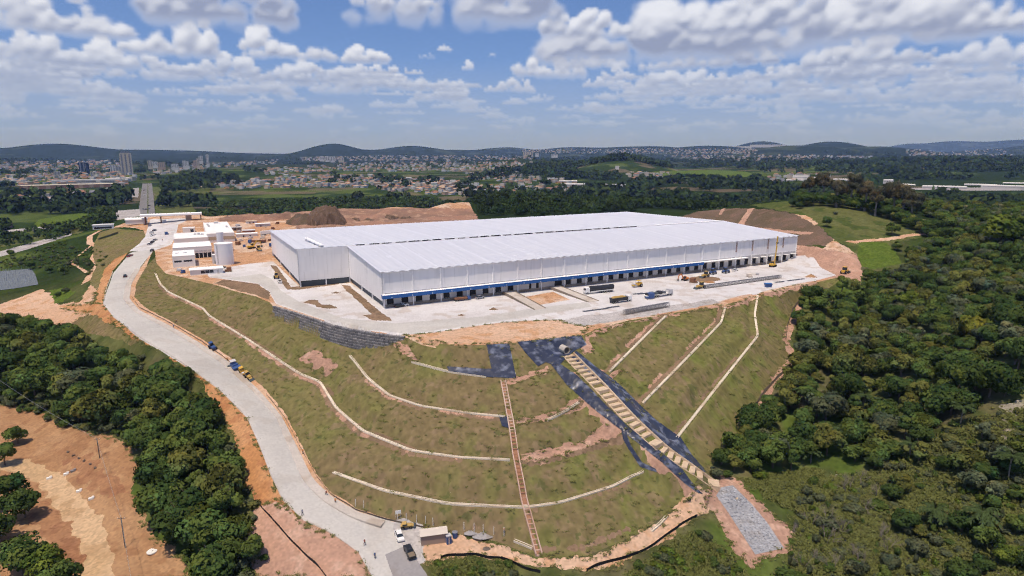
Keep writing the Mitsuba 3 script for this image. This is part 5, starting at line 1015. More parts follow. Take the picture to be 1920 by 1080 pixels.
# riprap apron below the spillway
rp = thing('riprap_apron', 'pale blue-grey stone apron spread below the foot of the spillway', 'riprap')
rpoly = ppoly([(1343, 930), (1352, 914), (1374, 910), (1410, 946), (1440, 982), (1470, 1028), (1416, 1040), (1394, 1006), (1366, 962)])
whole, c, cut = clip_ground(rpoly); v, f, n = mesh_of(whole, c); v[:, 2] += .06; part(rp, 'bed', entry(v, f, n, 'riprap_c'))
spc = math.sqrt(rpoly.area / 300.0)
st = scatter(rpoly.buffer(-.4), spc * 1.02, g6, .3)[:299]
for p in st:
    r = spc * g6.uniform(.46, .62); d = unit(g6.normal(0, 1, (9, 3))) * [1, 1, .5]
    part(rp, 'stone', (MB().hull(p + [0, 0, .1] + d * r * g6.uniform(.8, 1.1, (9, 1))), g6.choice(['riprap_a', 'riprap_b', 'riprap_c'], p=[.5, .36, .14])))
# low cloth fences
def cloth(px, lab, m='black_cloth', h=.9, name='silt_fence', cat='silt fence', post='black_cloth', lean=.18):
    q = gline(px, 1.2, .8); wob = (meshkit.fbm(q / 3.0, 3, 4) - .5)
    k = thing(name, lab, cat); t = unit(np.gradient(q, axis=0) * [1, 1, 0]); sd = np.stack([t[:, 1], -t[:, 0], 0 * t[:, 0]], 1)
    topl = q + Z3 * h * (1 + wob[:, None] * .5) + sd * (wob[:, None] * .8 + lean); lo = q - Z3 * .15
    b = MB(); b.sheet(np.stack([lo, topl], 0)); b.sheet(np.stack([topl + sd * .05, lo + sd * .05], 0)); b.sheet(np.stack([topl, topl + sd * .05], 0)); part(k, 'cloth', (b, m))
    for i in range(0, len(q), 4): part(k, 'post', (MB().tube(q[i] - Z3 * .2, topl[i] + Z3 * .15, .05, n=5), post))
cloth([(480, 940), (510, 973), (545, 1013), (577, 1045), (600, 1065), (616, 1086)], 'black silt fence running down the pink slope beside the road')
cloth([(824, 1049), (838, 1042), (870, 1043), (891, 1040), (919, 1049), (935, 1047), (955, 1052), (985, 1068), (1016, 1075)], 'wavy black silt fence under the site cabin track')
cloth([(1098, 1073), (1118, 1060), (1165, 1049), (1210, 1033), (1252, 1002), (1279, 983), (1307, 968)], 'black silt fence along the sandy path at the foot of the slope')
cloth([(1552, 544), (1527, 547), (1502, 562), (1488, 580), (1477, 612), (1474, 640)], 'grey-brown cloth fence curving round the slope at the top of the forest', 'fence_brown', 1.1, post='fence_brown')
cloth([(1493, 668), (1478, 692), (1455, 713), (1428, 745), (1406, 782)], 'grey-brown cloth fence between slope and forest lower down', 'fence_brown', 1.1, post='fence_brown')
cloth([(248, 558), (262, 577), (318, 605), (378, 640), (436, 681)], 'low grey cloth fence behind the verge of the upper road', 'fence_brown', .5, post='fence_brown')
cloth([(500, 740), (535, 783), (563, 838), (594, 893), (622, 928), (672, 958), (745, 979), (800, 990)], 'low dark cloth fence behind the verge of the lower road bend', 'fence_brown', .5, post='fence_brown')
for px, py in [(667, 950), (682, 953), (746, 974), (762, 977), (781, 980), (798, 982), (812, 986), (870, 994), (889, 996), (906, 999), (926, 1002), (945, 1005)]:
    p = hit1(px, py); k = thing('fence_post', 'white fence post in the row at the foot of the grass slope', 'post', 'white posts at the slope foot'); scene[k] = P(MB().tube(p - Z3 * .3, p + Z3 * 2.3, .075, n=6), 'white_mark')
# power poles and cables
def pole(px, py, h, lab):
    p = hit1(px, py); k = thing('power_pole', lab, 'pole'); part(k, 'shaft', (MB().tube(p - Z3 * .5, p + Z3 * h, .17, .12, 8), 'fence_brown'))
    part(k, 'crossarm', (MB().box(p + [-.9, -.06, h - .5], [1.8, .3, 0], [-.02, .12, 0], Z3 * .14), 'fence_brown'))
    for x in (-.8, 0, .8): part(k, 'insulator', (MB().tube(p + [x, x * .16, h - .36], p + [x, x * .16, h - .1], .06, n=6), 'white_mark'))
    return p + Z3 * (h - .1)
pa = pole(187, 859, 7.0, 'dark power pole on the dirt lot near the edge of the grove'); pb = pole(235, 1027, 9.0, 'dark power pole on the dirt lot below the grove edge')
pc_ = at(-60, 670, -6.0); pd = at(262, 1180, -27.0)
def cable(a, b, sag, lab):
    t = np.linspace(0, 1, 25)[:, None]; q = a * (1 - t) + b * t - Z3 * (4 * sag * t * (1 - t)); m = MB()
    for i in range(24): m.tube(q[i], q[i + 1], .035, n=4, caps=False)
    k = thing('cable', lab, 'cable'); scene[k] = P(m, 'steel')
cable(pa, pb, 1.0, 'thin cable strung between the two power poles'); cable(pc_, pa, 1.6, 'thin cable running up over the grove from the upper pole'); cable(pb, pd, 1.0, 'thin cable leaving the lower power pole towards the frame bottom')
k = thing('stone_disc', 'round white concrete lid lying on the dirt beside the grove', 'lid'); p = hit1(285, 1035); part(k, 'disc', (MB().tube(p, p + Z3 * .3, 1.25, n=20), 'white_mark')); part(k, 'hole', (MB().tube(p + [.1, .1, .2], p + [.1, .1, .32], .2, n=10), 'fence_brown'))
# grey netting on the far bank
mat('net_grey', rough((.11, .13, .15), .8)); nk = thing('bank_netting', 'blue-grey netting with pale stakes over the bank above the dirt clearing', 'netting')
g = ppoly([(-40, 512), (0, 509), (58, 504), (66, 514), (72, 534), (30, 541), (-40, 550)]); whole, c, cut = clip_ground(g); v, f, n = mesh_of(whole, c); v[:, 2] += .25; part(nk, 'net', entry(v, f, n, 'net_grey'))
for p in scatter(g.buffer(-1), 4.6, g6): part(nk, 'stake', (MB().tube(p, p + Z3 * 2.2, .09, n=5), 'riprap_b'))
# pale blocks and marker stones on the lot
for px, py, lab in [(92, 898, 'largest pale concrete block on the dirt lot'), (124, 890, 'pale block on the dirt lot, nearest the row of marker stones'), (137, 884, 'dark grey block beside the pale one on the dirt lot'), (148, 922, 'small white block halfway along the dirt lot track'), (171, 936, 'white block where the dirt lot track narrows')]:
    p = hit1(px, py); k = thing('concrete_block', lab, 'block'); m = MB()
    for dx, dy, w_, d_, h_ in ((0, 0, 1.3, .9, .6), (.4, .3, .7, .6, .9), (-.7, .4, .6, .4, .35)): m.cbox(p + [dx, dy, -.1], w_, d_, h_, .5)
    scene[k] = P(m, 'white_mark' if 'grey' not in lab else 'gabion_c')
for px, py in [(128, 848), (138, 855), (149, 860), (158, 865), (170, 871), (179, 878)]:
    p = hit1(px, py); k = thing('marker_stone', 'dark brown marker stone in the short row across the dirt lot', 'stone', 'marker stones on the lot'); scene[k] = P(MB().hull(p + unit(g6.normal(0, 1, (12, 3))) * [.6, .5, .55] + [0, 0, .2]), 'fence_brown')

# ------------------------------------------------------------------ buildings, tanks and machines of the site
mat('off_white', rough((.74, .73, .72), .6)); mat('roof_white', rough((.86, .86, .86), .5)); mat('wall_grey', rough((.50, .50, .52), .7)); mat('glass_dark', rough((.03, .04, .055), .15)); mat('beige', rough((.45, .37, .27), .8)); mat('hut_brown', rough((.33, .255, .215), .7)); mat('hut_roof', rough((.62, .56, .50), .7)); mat('clay_roof', rough((.36, .17, .11), .8))
mat('tank_paint', rough((.74, .75, .80), .35)); mat('yellow_paint', rough((.62, .38, .06), .45)); mat('ochre_paint', rough((.45, .30, .09), .55)); mat('orange_paint', rough((.62, .20, .05), .45)); mat('truck_blue', rough((.05, .10, .26), .4)); mat('tyre', rough((.018, .018, .018), .85)); mat('car_white', rough((.80, .80, .80), .25, clearcoat=.6)); mat('car_dark', rough((.025, .027, .030), .25, clearcoat=.6)); mat('car_silver', rough((.36, .37, .40), .3, metallic=.5)); mat('car_red', rough((.26, .05, .035), .3, clearcoat=.5)); mat('tank_dark', rough((.035, .038, .045), .35)); mat('brown_load', rough((.20, .16, .12), .9)); mat('rust', rough((.20, .10, .06), .9)); mat('light_red', rough((.5, .02, .02), .4)); mat('lamp_glass', rough((.7, .7, .66), .1)); mat('skin', rough((.30, .18, .12), .7)); mat('vest', rough((.75, .30, .05), .8)); mat('trousers', rough((.05, .06, .10), .9)); mat('hair', rough((.02, .015, .012), .9)); mat('rebar', rough((.16, .17, .20), .5, metallic=.4))
RZ = math.atan2(U[1], U[0])
def uv_at(px, py, z=0.0):
    p = at(px, py, z) - W0; return float(p @ U), float(p @ V)
def block(t, name, u, v, z0, wu, dv, h, m, label=None): return part(t, name, (MB().box(wh(u, v, z0), U * wu, V * dv, Z3 * h), m), label)
def building(name, label, cat, px, py, w, d, h, wall='off_white', roof='roof_white', windows=(), parapet=.35, par=True):
    t = thing(name, label, cat); u, v = uv_at(px, py)
    block(t, 'wall', u, v, -.3, w, d, h + .3, wall)
    if par:
        block(t, 'roof', u + .2, v + .2, h - .02, w - .4, d - .4, .1, roof)
        for a in ((u - .06, v - .06, w + .12, .26), (u - .06, v + d - .2, w + .12, .26), (u - .06, v + .2, .26, d - .4), (u + w - .2, v + .2, .26, d - .4)): block(t, 'parapet', a[0], a[1], h - .1, a[2], a[3], parapet + .1, wall)
    else:
        block(t, 'roof', u - .4, v - .4, h, w + .8, d + .8, .3, roof)
    for (a, z, ww, hh, kind) in windows:
        k = block(t, kind, u + a, v - .05, z, ww, .12, hh, 'glass_dark')
    return t, u, v
t, u, v = building('office_building', 'white flat-roofed office with two dark window bands, nearest building of the site entrance', 'office', 325, 502, 11.5, 24, 6.2, windows=[(.8, 2.9, 3.8, 1.0, 'window'), (5.6, 2.9, 4.4, 1.0, 'window')])
for k in range(2): block(t, 'roof_light', u + 1.5 + k * 4, v + 12, 6.2, 2.2, 1.2, .5, 'wall_grey')
t, u, v = building('office_building', 'white-roofed hall with dark open bays behind the front office', 'office', 326, 487, 21.5, 25, 6.9, wall='off_white')
for k in range(4): block(t, 'bay', u + 12 + k * 2.35, v - .06, .0, 1.9, .15, 3.2, 'dark_gap')
for k in range(4): block(t, 'glazing', u + 12 + k * 2.35, v - .05, 3.7, 2.0, .12, 1.2, 'wall_grey')
t, u, v = building('flat_hall', 'low pale flat-roofed hall with rooftop units behind the white-roofed office', 'hall', 327, 461, 22, 36, 4.6, roof='off_white')
for k in range(3): block(t, 'roof_unit', u + 13 + 2.4 * k, v + 20 - k, 4.7, 1.8, 2.0, 1.0 + .3 * (k % 2), 'wall_grey')
t, u, v = building('store_hall', 'long white flat-roofed store with a beige front band behind the water tank', 'store', 389, 456, 18.5, 84, 6.5, roof='off_white')
block(t, 'front_band', u - .02, v - .1, 2.0, 18.54, .14, 2.4, 'beige')
for q in ((2, 60), (8, 74), (9.6, 74), (15, 40), (2.5, 50)): block(t, 'roof_unit', u + q[0], v + q[1], 6.6, 1.5, 3, 1.3, 'wall_grey')
t, u, v = building('pump_house', 'small white pump house with a dark doorway near the entrance road', 'pump house', 343, 436, 9, 7, 3.4); block(t, 'door', u + 5.6, v - .06, 0, 2.4, .12, 2.4, 'glass_dark')
t, u, v = building('site_office', 'low white site office with a row of dark windows at the edge of the plateau', 'site office', 357, 517, 16, 7, 2.7, par=False)
for k in range(3): block(t, 'window', u + 5.2 + k * 2.1, v - .07, .7, 1.9, .14, 1.6, 'glass_dark')
block(t, 'door', u + 13, v - .07, 0, 1, .14, 2.1, 'wall_grey')
t, u, v = building('plant_room', 'grey box shaped plant room leaning against the water tank', 'plant room', 399, 495, 3.6, 5, 5.0, wall='wall_grey')
block(t, 'door', u + 1.2, v - .06, 0, 1.0, .12, 2.2, 'dark_base')
t, u, v = building('guard_shed', 'small grey-roofed shed on the bank beside the entrance court', 'shed', 174, 430, 15, 9, 3.2, roof='wall_grey', par=False); block(t, 'opening', u + 1, v - .06, .1, 13, .12, 1.6, 'dark_gap')
t, u, v = building('gatehouse', 'white gatehouse with a curved roof beside the entrance canopy', 'gatehouse', 236, 420.5, 17, 9, 3.4, par=False)
m = MB(); ang = np.linspace(0, np.pi, 13); ring = np.stack([np.cos(ang) * 4.9, np.sin(ang) * 1.7], 1)
g = np.stack([[wh(uu, v + 4.5 + r[0], 3.72 + r[1]) for r in ring] for uu in (u - .5, u + 17.5)]); m.sheet(g); m.add(g[0], [[0, i + 1, i] for i in range(1, 12)]); m.add(g[1], [[0, i, i + 1] for i in range(1, 12)]); part(t, 'barrel_roof', (m, 'roof_white', 40))
gc = thing('gate_canopy', 'long white entrance canopy spanning the gate on dark columns', 'canopy'); u, v = uv_at(271, 421)
block(gc, 'roof', u - 3, v - 2, 7.2, 51, 13, 1.5, 'roof_white'); block(gc, 'soffit', u - 2.9, v - 1.9, 7.1, 50.8, 12.8, .1, 'wall_grey')
for a in (.5, 13, 46.5):
    for b in (.5, 8.5): block(gc, 'column', u + a, v + b, -.2, .9, .9, 7.3, 'rust')
for a in (6, 26): block(gc, 'kerb_island', u + a, v - 1, 0, 2.4, 12, .3, 'pale_concrete')
block(gc, 'booth', u + 34, v + 1, 0, 5, 5, 7.0, 'hut_brown'); block(gc, 'booth', u + 14.5, v + 1, 0, 3.0, 4, 3.0, 'wall_grey')
# tanks
def cyl(t, name, c, r, z0, z1, m, n=36): return part(t, name, (MB().tube(np.asarray(c) + Z3 * z0, np.asarray(c) + Z3 * z1, r, n=n), m, 40))
wt = thing('water_tank', 'broad white cylindrical water tank standing on orange earth', 'water tank'); c = at(423, 497, 0) + V * 4; cyl(wt, 'shell', c, 5.0, -.2, 12.3, 'tank_paint'); cyl(wt, 'roof_rim', c, 5.12, 12.2, 12.55, 'bright_white')
for z in (4.1, 8.2): cyl(wt, 'seam_ring', c, 5.04, z, z + .16, 'off_white')
m = MB(); a = math.radians(250)
for s in (-.3, .3): m.tube(c + [math.cos(a) * 5.25 - math.sin(a) * s, math.sin(a) * 5.25 + math.cos(a) * s, 0], c + [math.cos(a) * 5.25 - math.sin(a) * s, math.sin(a) * 5.25 + math.cos(a) * s, 13.3], .06, n=5)
for z in np.arange(.5, 13, .6): m.tube(c + [math.cos(a) * 5.25 + math.sin(a) * .3, math.sin(a) * 5.25 - math.cos(a) * .3, z], c + [math.cos(a) * 5.25 - math.sin(a) * .3, math.sin(a) * 5.25 + math.cos(a) * .3, z], .04, n=4)
part(wt, 'ladder', (m, 'steel'))
sp_ = thing('standpipe_tank', 'slim tall white tank tower rising behind the broad water tank', 'tank tower'); c = at(417, 487, 0) + V * 3; cyl(sp_, 'shell', c, 1.95, -.2, 16.6, 'tank_paint', 24); cyl(sp_, 'top_rim', c, 2.05, 16.5, 16.8, 'bright_white', 24); cyl(sp_, 'seam_ring', c, 2.0, 8, 8.15, 'off_white', 24)
# camp of sheds between store and warehouse
for (px, py, w, d, h, wl, rf, lab) in [(444, 447, 15, 6, 3.0, 'off_white', 'roof_white', 'long white-roofed shed in the camp beside the warehouse'), (456, 440, 9, 7, 3.0, 'clay_roof', 'wall_grey', 'shed with reddish walls in the camp behind the long shed'), (480, 427, 12, 6, 3.0, 'wall_grey', 'off_white', 'grey shed at the back of the camp near the dirt bank'), (434, 433, 8, 5, 2.6, 'hut_brown', 'wall_grey', 'brownish hut at the back of the camp by the long store'), (462, 421, 9, 6, 2.8, 'off_white', 'beige', 'beige-roofed hut farthest back in the camp'), (500, 416, 10, 5, 2.6, 'beige', 'hut_roof', 'tan hut under the dark dirt mound')]:
    t, u, v = building('camp_shed', lab, 'shed', px, py, w, d, h, wall=wl, roof=rf, par=False)
    block(t, 'door', u + w * .3, v - .06, 0, 1.1, .12, 2.1, 'dark_gap')
    block(t, 'window', u + w * .6, v - .06, 1.0, 1.4, .12, .9, 'glass_dark')
# the site cabin by the lower road
p = hit1(790, 1024); q = hit1(838, 1017); ax = unit((q - p) * [1, 1, 0]); ay = np.array([-ax[1], ax[0], 0]); LW, LD, LH = np.linalg.norm((q - p)[:2]), 2.6, 2.7; z0 = min(p[2], q[2]) + .1
sc = thing('site_cabin', 'brown site cabin with a pale pitched roof beside the lower road', 'cabin'); o = p * [1, 1, 0] + Z3 * z0
part(sc, 'wall', (MB().box(o - Z3 * .4, ax * LW, ay * LD, Z3 * (LH + .4)), 'hut_brown'))
for i in range(int(LW / .45)): part(sc, 'rib', (MB().box(o + ax * (.15 + i * .45) - ay * .05, ax * .14, ay * .06, Z3 * LH), 'hut_brown'))
m = MB(); r0, r1 = o + ay * (-.35) + Z3 * LH, o + ay * (LD + .35) + Z3 * LH; rg = o + ay * LD * .5 + Z3 * (LH + .75)
for A_, B_ in ((r0, rg), (rg, r1)):
    m.add([A_ - ax * .3, A_ + ax * (LW + .3), B_ + ax * (LW + .3), B_ - ax * .3] + [x - Z3 * .1 for x in (A_ - ax * .3, A_ + ax * (LW + .3), B_ + ax * (LW + .3), B_ - ax * .3)], [[0, 1, 2, 3], [7, 6, 5, 4], [0, 4, 5, 1], [1, 5, 6, 2], [2, 6, 7, 3], [3, 7, 4, 0]])
part(sc, 'roof', (m, 'hut_roof')); part(sc, 'door', (MB().box(o + ax * .03 - ax * .06 + ay * .7, ax * .05, ay * .9, Z3 * 2.0), 'dark_base'))
for a in (0, LW): 
    m = MB(); m.add([o + ax * a + Z3 * LH, o + ax * a + ay * LD + Z3 * LH, rg + ax * a - Z3 * .11], [[0, 1, 2], [0, 2, 1]]); part(sc, 'gable', (m, 'hut_brown'))
for px, py, w_, m_, nm, lab, cat in [(841, 1018, 1.2, 'truck_blue', 'portable_toilet', 'blue portable toilet at the end of the brown site cabin', 'portable toilet'), (853, 1007, 1.3, 'truck_blue', 'water_barrel', 'dark blue water barrel standing past the portable toilet', 'barrel')]:
    p = hit1(px, py); t = thing(nm, lab, cat)
    if 'toilet' in nm:
        part(t, 'wall', (MB().cbox(p, w_, w_, 2.1, RZ), m_)); part(t, 'roof', (MB().cbox(p + Z3 * 2.1, w_ + .12, w_ + .12, .22, RZ), 'wall_grey')); part(t, 'door', (MB().cbox(p - [0, w_ / 2, 0] + Z3 * .1, w_ * .7, .06, 1.9, 0), 'car_silver'))
    else: part(t, 'barrel', (MB().tube(p, p + Z3 * 1.5, .62, .7, 18), m_, 40)); part(t, 'lid', (MB().tube(p + Z3 * 1.5, p + Z3 * 1.62, .74, .3, 18), 'car_silver', 40))
p = hit1(747, 973); t = thing('road_sign', 'small pale sign board on posts beside the white car', 'sign'); part(t, 'board', (MB().cbox(p + Z3 * 1.5, 1.5, .08, 1.0, .3), 'white_mark'))
for s in (-.6, .6): part(t, 'leg', (MB().tube(p + [s, s * .3, -.3], p + [s, s * .3, 1.6], .05, n=5), 'steel'))
# ---- vehicles: kits along +x, wheels on z = 0
def prism(side, w, inset=0.0, y0=None):
    """Side view outline (x, z), width w; the upper points drawn in by inset."""
    s = np.asarray(side, float); zmin, zmax = s[:, 1].min(), s[:, 1].max(); k = (s[:, 1] - zmin) / max(zmax - zmin, 1e-6) * inset
    a, b = np.column_stack([s[:, 0], -w / 2 + k, s[:, 1]]), np.column_stack([s[:, 0], w / 2 - k, s[:, 1]]); n = len(s); m = MB(); i = np.arange(n); j = (i + 1) % n
    m.add(np.vstack([a, b]), np.stack([i, i + n, j + n, j], 1)); tri = trimesh.creation.triangulate_polygon(Polygon(s), engine='earcut')
    m.add(np.column_stack([tri[0][:, 0], -w / 2 + (tri[0][:, 1] - zmin) / max(zmax - zmin, 1e-6) * inset, tri[0][:, 1]]), tri[1]); m.add(np.column_stack([tri[0][:, 0], w / 2 - (tri[0][:, 1] - zmin) / max(zmax - zmin, 1e-6) * inset, tri[0][:, 1]]), tri[1][:, ::-1]); return m
def wheel(x, y, r, w): return [('wheel', P(MB().tube([x, y - w / 2, r], [x, y + w / 2, r], r, n=14), 'tyre', 40), None), ('hub', P(MB().tube([x, y - w / 2 - .02, r], [x, y + w / 2 + .02, r], r * .5, n=8), 'car_silver'), 'wheel')]
def bx(x, y, z, l, w, h, m): return P(MB().box([x, y - w / 2, z], [l, 0, 0], [0, w, 0], [0, 0, h]), m)
def wheels(xs, y, r, w): return [q for x in xs for s in (-1, 1) for q in wheel(x, y * s, r, w)]
def car_kit(m):
    return [('body', P(prism([(-2.15, .3), (2.1, .3), (2.2, .55), (2.1, .78), (1.1, .92), (-1.5, .95), (-2.12, .9), (-2.22, .6)], 1.76, .06), m, 30), None), ('windows', P(prism([(1.12, .91), (.45, 1.36), (-1.15, 1.38), (-1.85, .94)], 1.62, .16), 'glass_dark', 20), None), ('roof', P(prism([(.42, 1.37), (.35, 1.43), (-1.05, 1.45), (-1.15, 1.39)], 1.3, .05), m, 30), None),
        *[('headlight', bx(2.02, .58 * s, .58, .14, .34, .15, 'lamp_glass'), None) for s in (-1, 1)], *[('tail_light', bx(-2.22, .62 * s, .66, .08, .3, .16, 'light_red'), None) for s in (-1, 1)], *wheels((-1.35, 1.35), .82, .32, .2)]
def pickup_kit(m):
    return [('body', P(prism([(-2.6, .45), (2.5, .45), (2.6, .75), (2.5, 1.0), (1.35, 1.1), (-.75, 1.12), (-2.62, 1.1)], 1.86, .06), m, 30), None), ('bed', bx(-2.5, 0, 1.08, 1.65, 1.55, .06, 'brown_load'), None), ('windows', P(prism([(1.35, 1.09), (.65, 1.68), (-.6, 1.7), (-.75, 1.1)], 1.7, .15), 'glass_dark', 20), None), ('roof', P(prism([(.6, 1.69), (.55, 1.76), (-.55, 1.77), (-.62, 1.7)], 1.42, .05), m, 30), None),
        *[('bed_side', bx(-2.6, .86 * s, 1.1, 1.85, .1, .22, m), None) for s in (-1, 1)], *wheels((-1.6, 1.6), .84, .38, .24)]
def truck_kit(cab, kind):
    k = [('cab', P(prism([(5.0, .7), (7.2, .7), (7.25, 1.7), (7.05, 2.9), (5.0, 2.95)], 2.4, .08), cab, 30), None), ('windscreen', P(MB().box([7.17, -1.0, 1.85], [0, 2.0, 0], [.06, 0, 0], [-.12, 0, .85]), 'glass_dark'), None), ('bumper', bx(7.1, 0, .45, .3, 2.4, .45, 'wall_grey'), None), ('chassis', bx(-4.5, 0, .75, 9.6, .9, .3, 'dark_base'), None), *wheels((6.2, -1.5, -2.8, -4.0), 1.02, .5, .4)]
    if kind == 'tank': k += [('tank', P(MB().tube([-8.2, 0, 2.35], [4.4, 0, 2.35], 1.22, n=20), 'tank_dark', 40), None), ('belly_frame', bx(-8.0, 0, .95, 12.2, 2.3, .32, 'off_white'), None), ('hatch', P(MB().tube([-1.5, 0, 3.5], [-1.5, 0, 3.85], .4, n=10), 'bright_white'), None), ('walkway', bx(-6, 0, 3.55, 9, .5, .05, 'steel'), None), *wheels((-5.6, -6.9), 1.02, .5, .4)]
    elif kind == 'tipper': k += [('tipper_body', P(prism([(-4.6, 1.15), (4.6, 1.15), (4.7, 2.6), (-4.9, 2.6)], 2.45, -.06), 'tank_dark'), None), ('load', P(prism([(-4.5, 2.5), (4.4, 2.5), (2.4, 3.25), (-.5, 3.1), (-2.6, 3.3)], 2.2, .5), 'ochre_paint', 30), None)]
    elif kind == 'flat': k += [('flatbed', bx(-8.4, 0, 1.1, 13.0, 2.45, .25, 'off_white'), None), ('headboard', bx(4.4, 0, 1.35, .12, 2.4, 1.3, 'off_white'), None), *[('crate', bx(-7.6 + 2.2 * i, 0, 1.36, 1.8, 2.1, .9 + .35 * (i % 2), ['tank_dark', 'rebar', 'dark_base'][i % 3]), None) for i in range(5)], *wheels((-5.8, -7.2), 1.02, .5, .4)]
    elif kind == 'box': k += [('box_body', bx(-4.6, 0, 1.1, 9.3, 2.45, 2.6, 'off_white'), None)]
    elif kind == 'mixer': k += [('drum', P(MB().tube([-4.4, 0, 2.7], [3.6, 0, 2.2], .75, 1.3, 18), 'off_white', 40), None)]
    elif kind == 'dump': k += [('dump_body', P(prism([(-4.6, 1.15), (4.6, 1.15), (4.7, 2.4), (-4.9, 2.4)], 2.45, -.06), 'rust'), None)]
    return k
def tracks(l, w, h, y): return [('track', P(prism([(-l / 2 + .35, 0), (l / 2 - .35, 0), (l / 2, .35), (l / 2 - .2, h), (-l / 2 + .2, h), (-l / 2, .35)], w).xf(np.array([[1, 0, 0, 0], [0, 1, 0, y * s], [0, 0, 1, 0], [0, 0, 0, 1.]])), 'tyre'), None) for s in (-1, 1)]
def bar(pts, w, h, m):
    b = MB()
    for p, q in zip(pts[:-1], pts[1:]):
        p, q = np.array(p, float), np.array(q, float); d = q - p; nrm = np.array([-d[2], 0, d[0]]) / np.linalg.norm(d) * h; b.box(p - nrm / 2 - [0, w / 2, 0], d, [0, w, 0], nrm)
    return P(b, m)
def digger_kit(m, boom):
    return [*tracks(4.2, .6, .9, 1.15), ('undercarriage', bx(-1, 0, .5, 2, 1.8, .6, 'dark_base'), None), ('upper_body', P(prism([(-2.6, 1.05), (1.5, 1.05), (1.5, 1.6), (-.2, 1.9), (-2.5, 2.1)], 2.6, .08), m, 30), None), ('cab', bx(.2, .75, 1.1, 1.5, 1.0, 1.9, 'glass_dark'), None), ('cab_roof', bx(.15, .75, 3.0, 1.6, 1.1, .1, m), None), ('boom', bar(boom[:3], .45, .6, m), None), ('stick', bar(boom[2:4], .35, .45, m), None), ('bucket', P(prism([(0, 0), (1.1, .1), (1.2, .9), (.2, 1.0)], 1.1).xf(np.block([[np.eye(3), np.array(boom[3], float)[:, None] - [[.6], [0], [.9]]], [np.zeros((1, 3)), np.ones((1, 1))]])), 'dark_base'), None)]
BOOM = [(1.2, -.3, 1.6), (3.4, -.3, 4.4), (5.6, -.3, 3.6), (6.2, -.3, 1.1)]
def tractor_kit(m, arm=True):
    k = [('body', P(prism([(-2.4, .8), (2.2, .8), (2.2, 1.7), (.4, 1.8), (-2.4, 1.7)], 1.5, .05), m, 30), None), ('cab', bx(-1.5, 0, 1.7, 1.7, 1.4, 1.4, 'glass_dark'), None), ('cab_roof', bx(-1.6, 0, 3.1, 1.9, 1.55, .12, m), None), *wheels((-1.5,), 1.0, .75, .5), *wheels((1.6,), .9, .6, .4)]
    if arm: k += [('loader_arm', bar([(.6, 0, 1.6), (2.9, 0, .9)], 1.3, .22, m), None), ('bucket', P(prism([(2.8, .1), (3.8, .1), (3.2, 1.0), (2.8, .9)], 2.2), 'dark_base'), None)]
    return k
def roller_kit(m):
    return [('body', P(prism([(-2.2, .9), (.4, .9), (.4, 1.7), (-2.0, 1.9)], 1.7, .06), m, 30), None), ('frame', bx(.3, 0, .7, 2.3, 1.9, .4, m), None), ('drum', P(MB().tube([1.6, -.95, .75], [1.6, .95, .75], .75, n=22), 'steel', 40), None), ('canopy', bx(-1.5, 0, 2.7, 2.0, 1.6, .1, m), None), *[('canopy_post', P(MB().tube([x, y, 1.7], [x, y, 2.75], .05, n=5), 'dark_base'), None) for x in (-1.3, .3) for y in (-.7, .7)], *wheels((-1.4,), .85, .7, .45)]
def paver_kit():
    return [('hopper', P(prism([(1.0, .6), (3.2, .6), (3.6, 1.5), (1.0, 1.5)], 3.4, -.1), 'truck_blue'), None), ('engine_body', P(prism([(-2.4, .7), (1.0, .7), (1.0, 2.0), (-2.2, 2.1)], 2.6, .06), 'truck_blue', 30), None), ('screed', bx(-3.6, 0, .1, 1.2, 4.6, .6, 'dark_base'), None), ('canopy', bx(-2.6, 0, 3.2, 2.6, 2.4, .1, 'wall_grey'), None), *[('canopy_post', P(MB().tube([x, y, 2.0], [x, y, 3.25], .05, n=5), 'dark_base'), None) for x in (-2.3, -.3) for y in (-1, 1)], *tracks(4.0, .5, .8, 1.0)]
KIT = {'white': car_kit('car_white'), 'dark': car_kit('car_dark'), 'silver': car_kit('car_silver'), 'red': car_kit('car_red'), 'pickup': pickup_kit('car_dark'), 'wpickup': pickup_kit('car_white'), 'tank': truck_kit('car_white', 'tank'), 'tipper': truck_kit('car_white', 'tipper'), 'flat': truck_kit('wall_grey', 'flat'), 'box': truck_kit('car_white', 'box'), 'dump': truck_kit('truck_blue', 'dump'), 'digger': digger_kit('yellow_paint', BOOM), 'mast': digger_kit('yellow_paint', [(1.2, -.3, 1.6), (1.9, -.3, 9.5), (2.1, -.3, 17.5), (2.3, -.3, 14.0)]),
       'odigger': digger_kit('orange_paint', BOOM), 'tractor': tractor_kit('yellow_paint'), 'otractor': tractor_kit('ochre_paint'), 'roller': roller_kit('yellow_paint'), 'paver': paver_kit(), 'btractor': tractor_kit('truck_blue', False), 'grader': tractor_kit('ochre_paint', True)}
def veh(kit, name, px, py, q, lab, cat, group=None, s=1.0):
    """Vehicle at pixel (px, py) whose nose points towards pixel q."""
    p = hit1(px, py); d = hit1(*q) - p; rz = math.atan2(d[1], d[0]); n = ground_n(p[:1], p[1:2])[0]
    f = np.array([math.cos(rz), math.sin(rz), 0]); f = unit(f - n * (f @ n)); l = np.cross(n, f); M = np.eye(4); M[:3, :3] = np.stack([f, l, n], 1) * s; M[:3, 3] = p + Z3 * .03
    return place(KIT[kit], name, p, rz, lab, cat, group, tilt=T(M))
R_ = lambda px, py, dx=40, dy=-6: (px + dx, py + dy)
veh('white', 'car', 749, 1008, (757, 1030), 'white car parked at the edge of the lower road beside the paving', 'car')
veh('pickup', 'pickup_truck', 768, 1039, (758, 1018), 'black pickup truck on the asphalt at the bottom of the road', 'pickup')
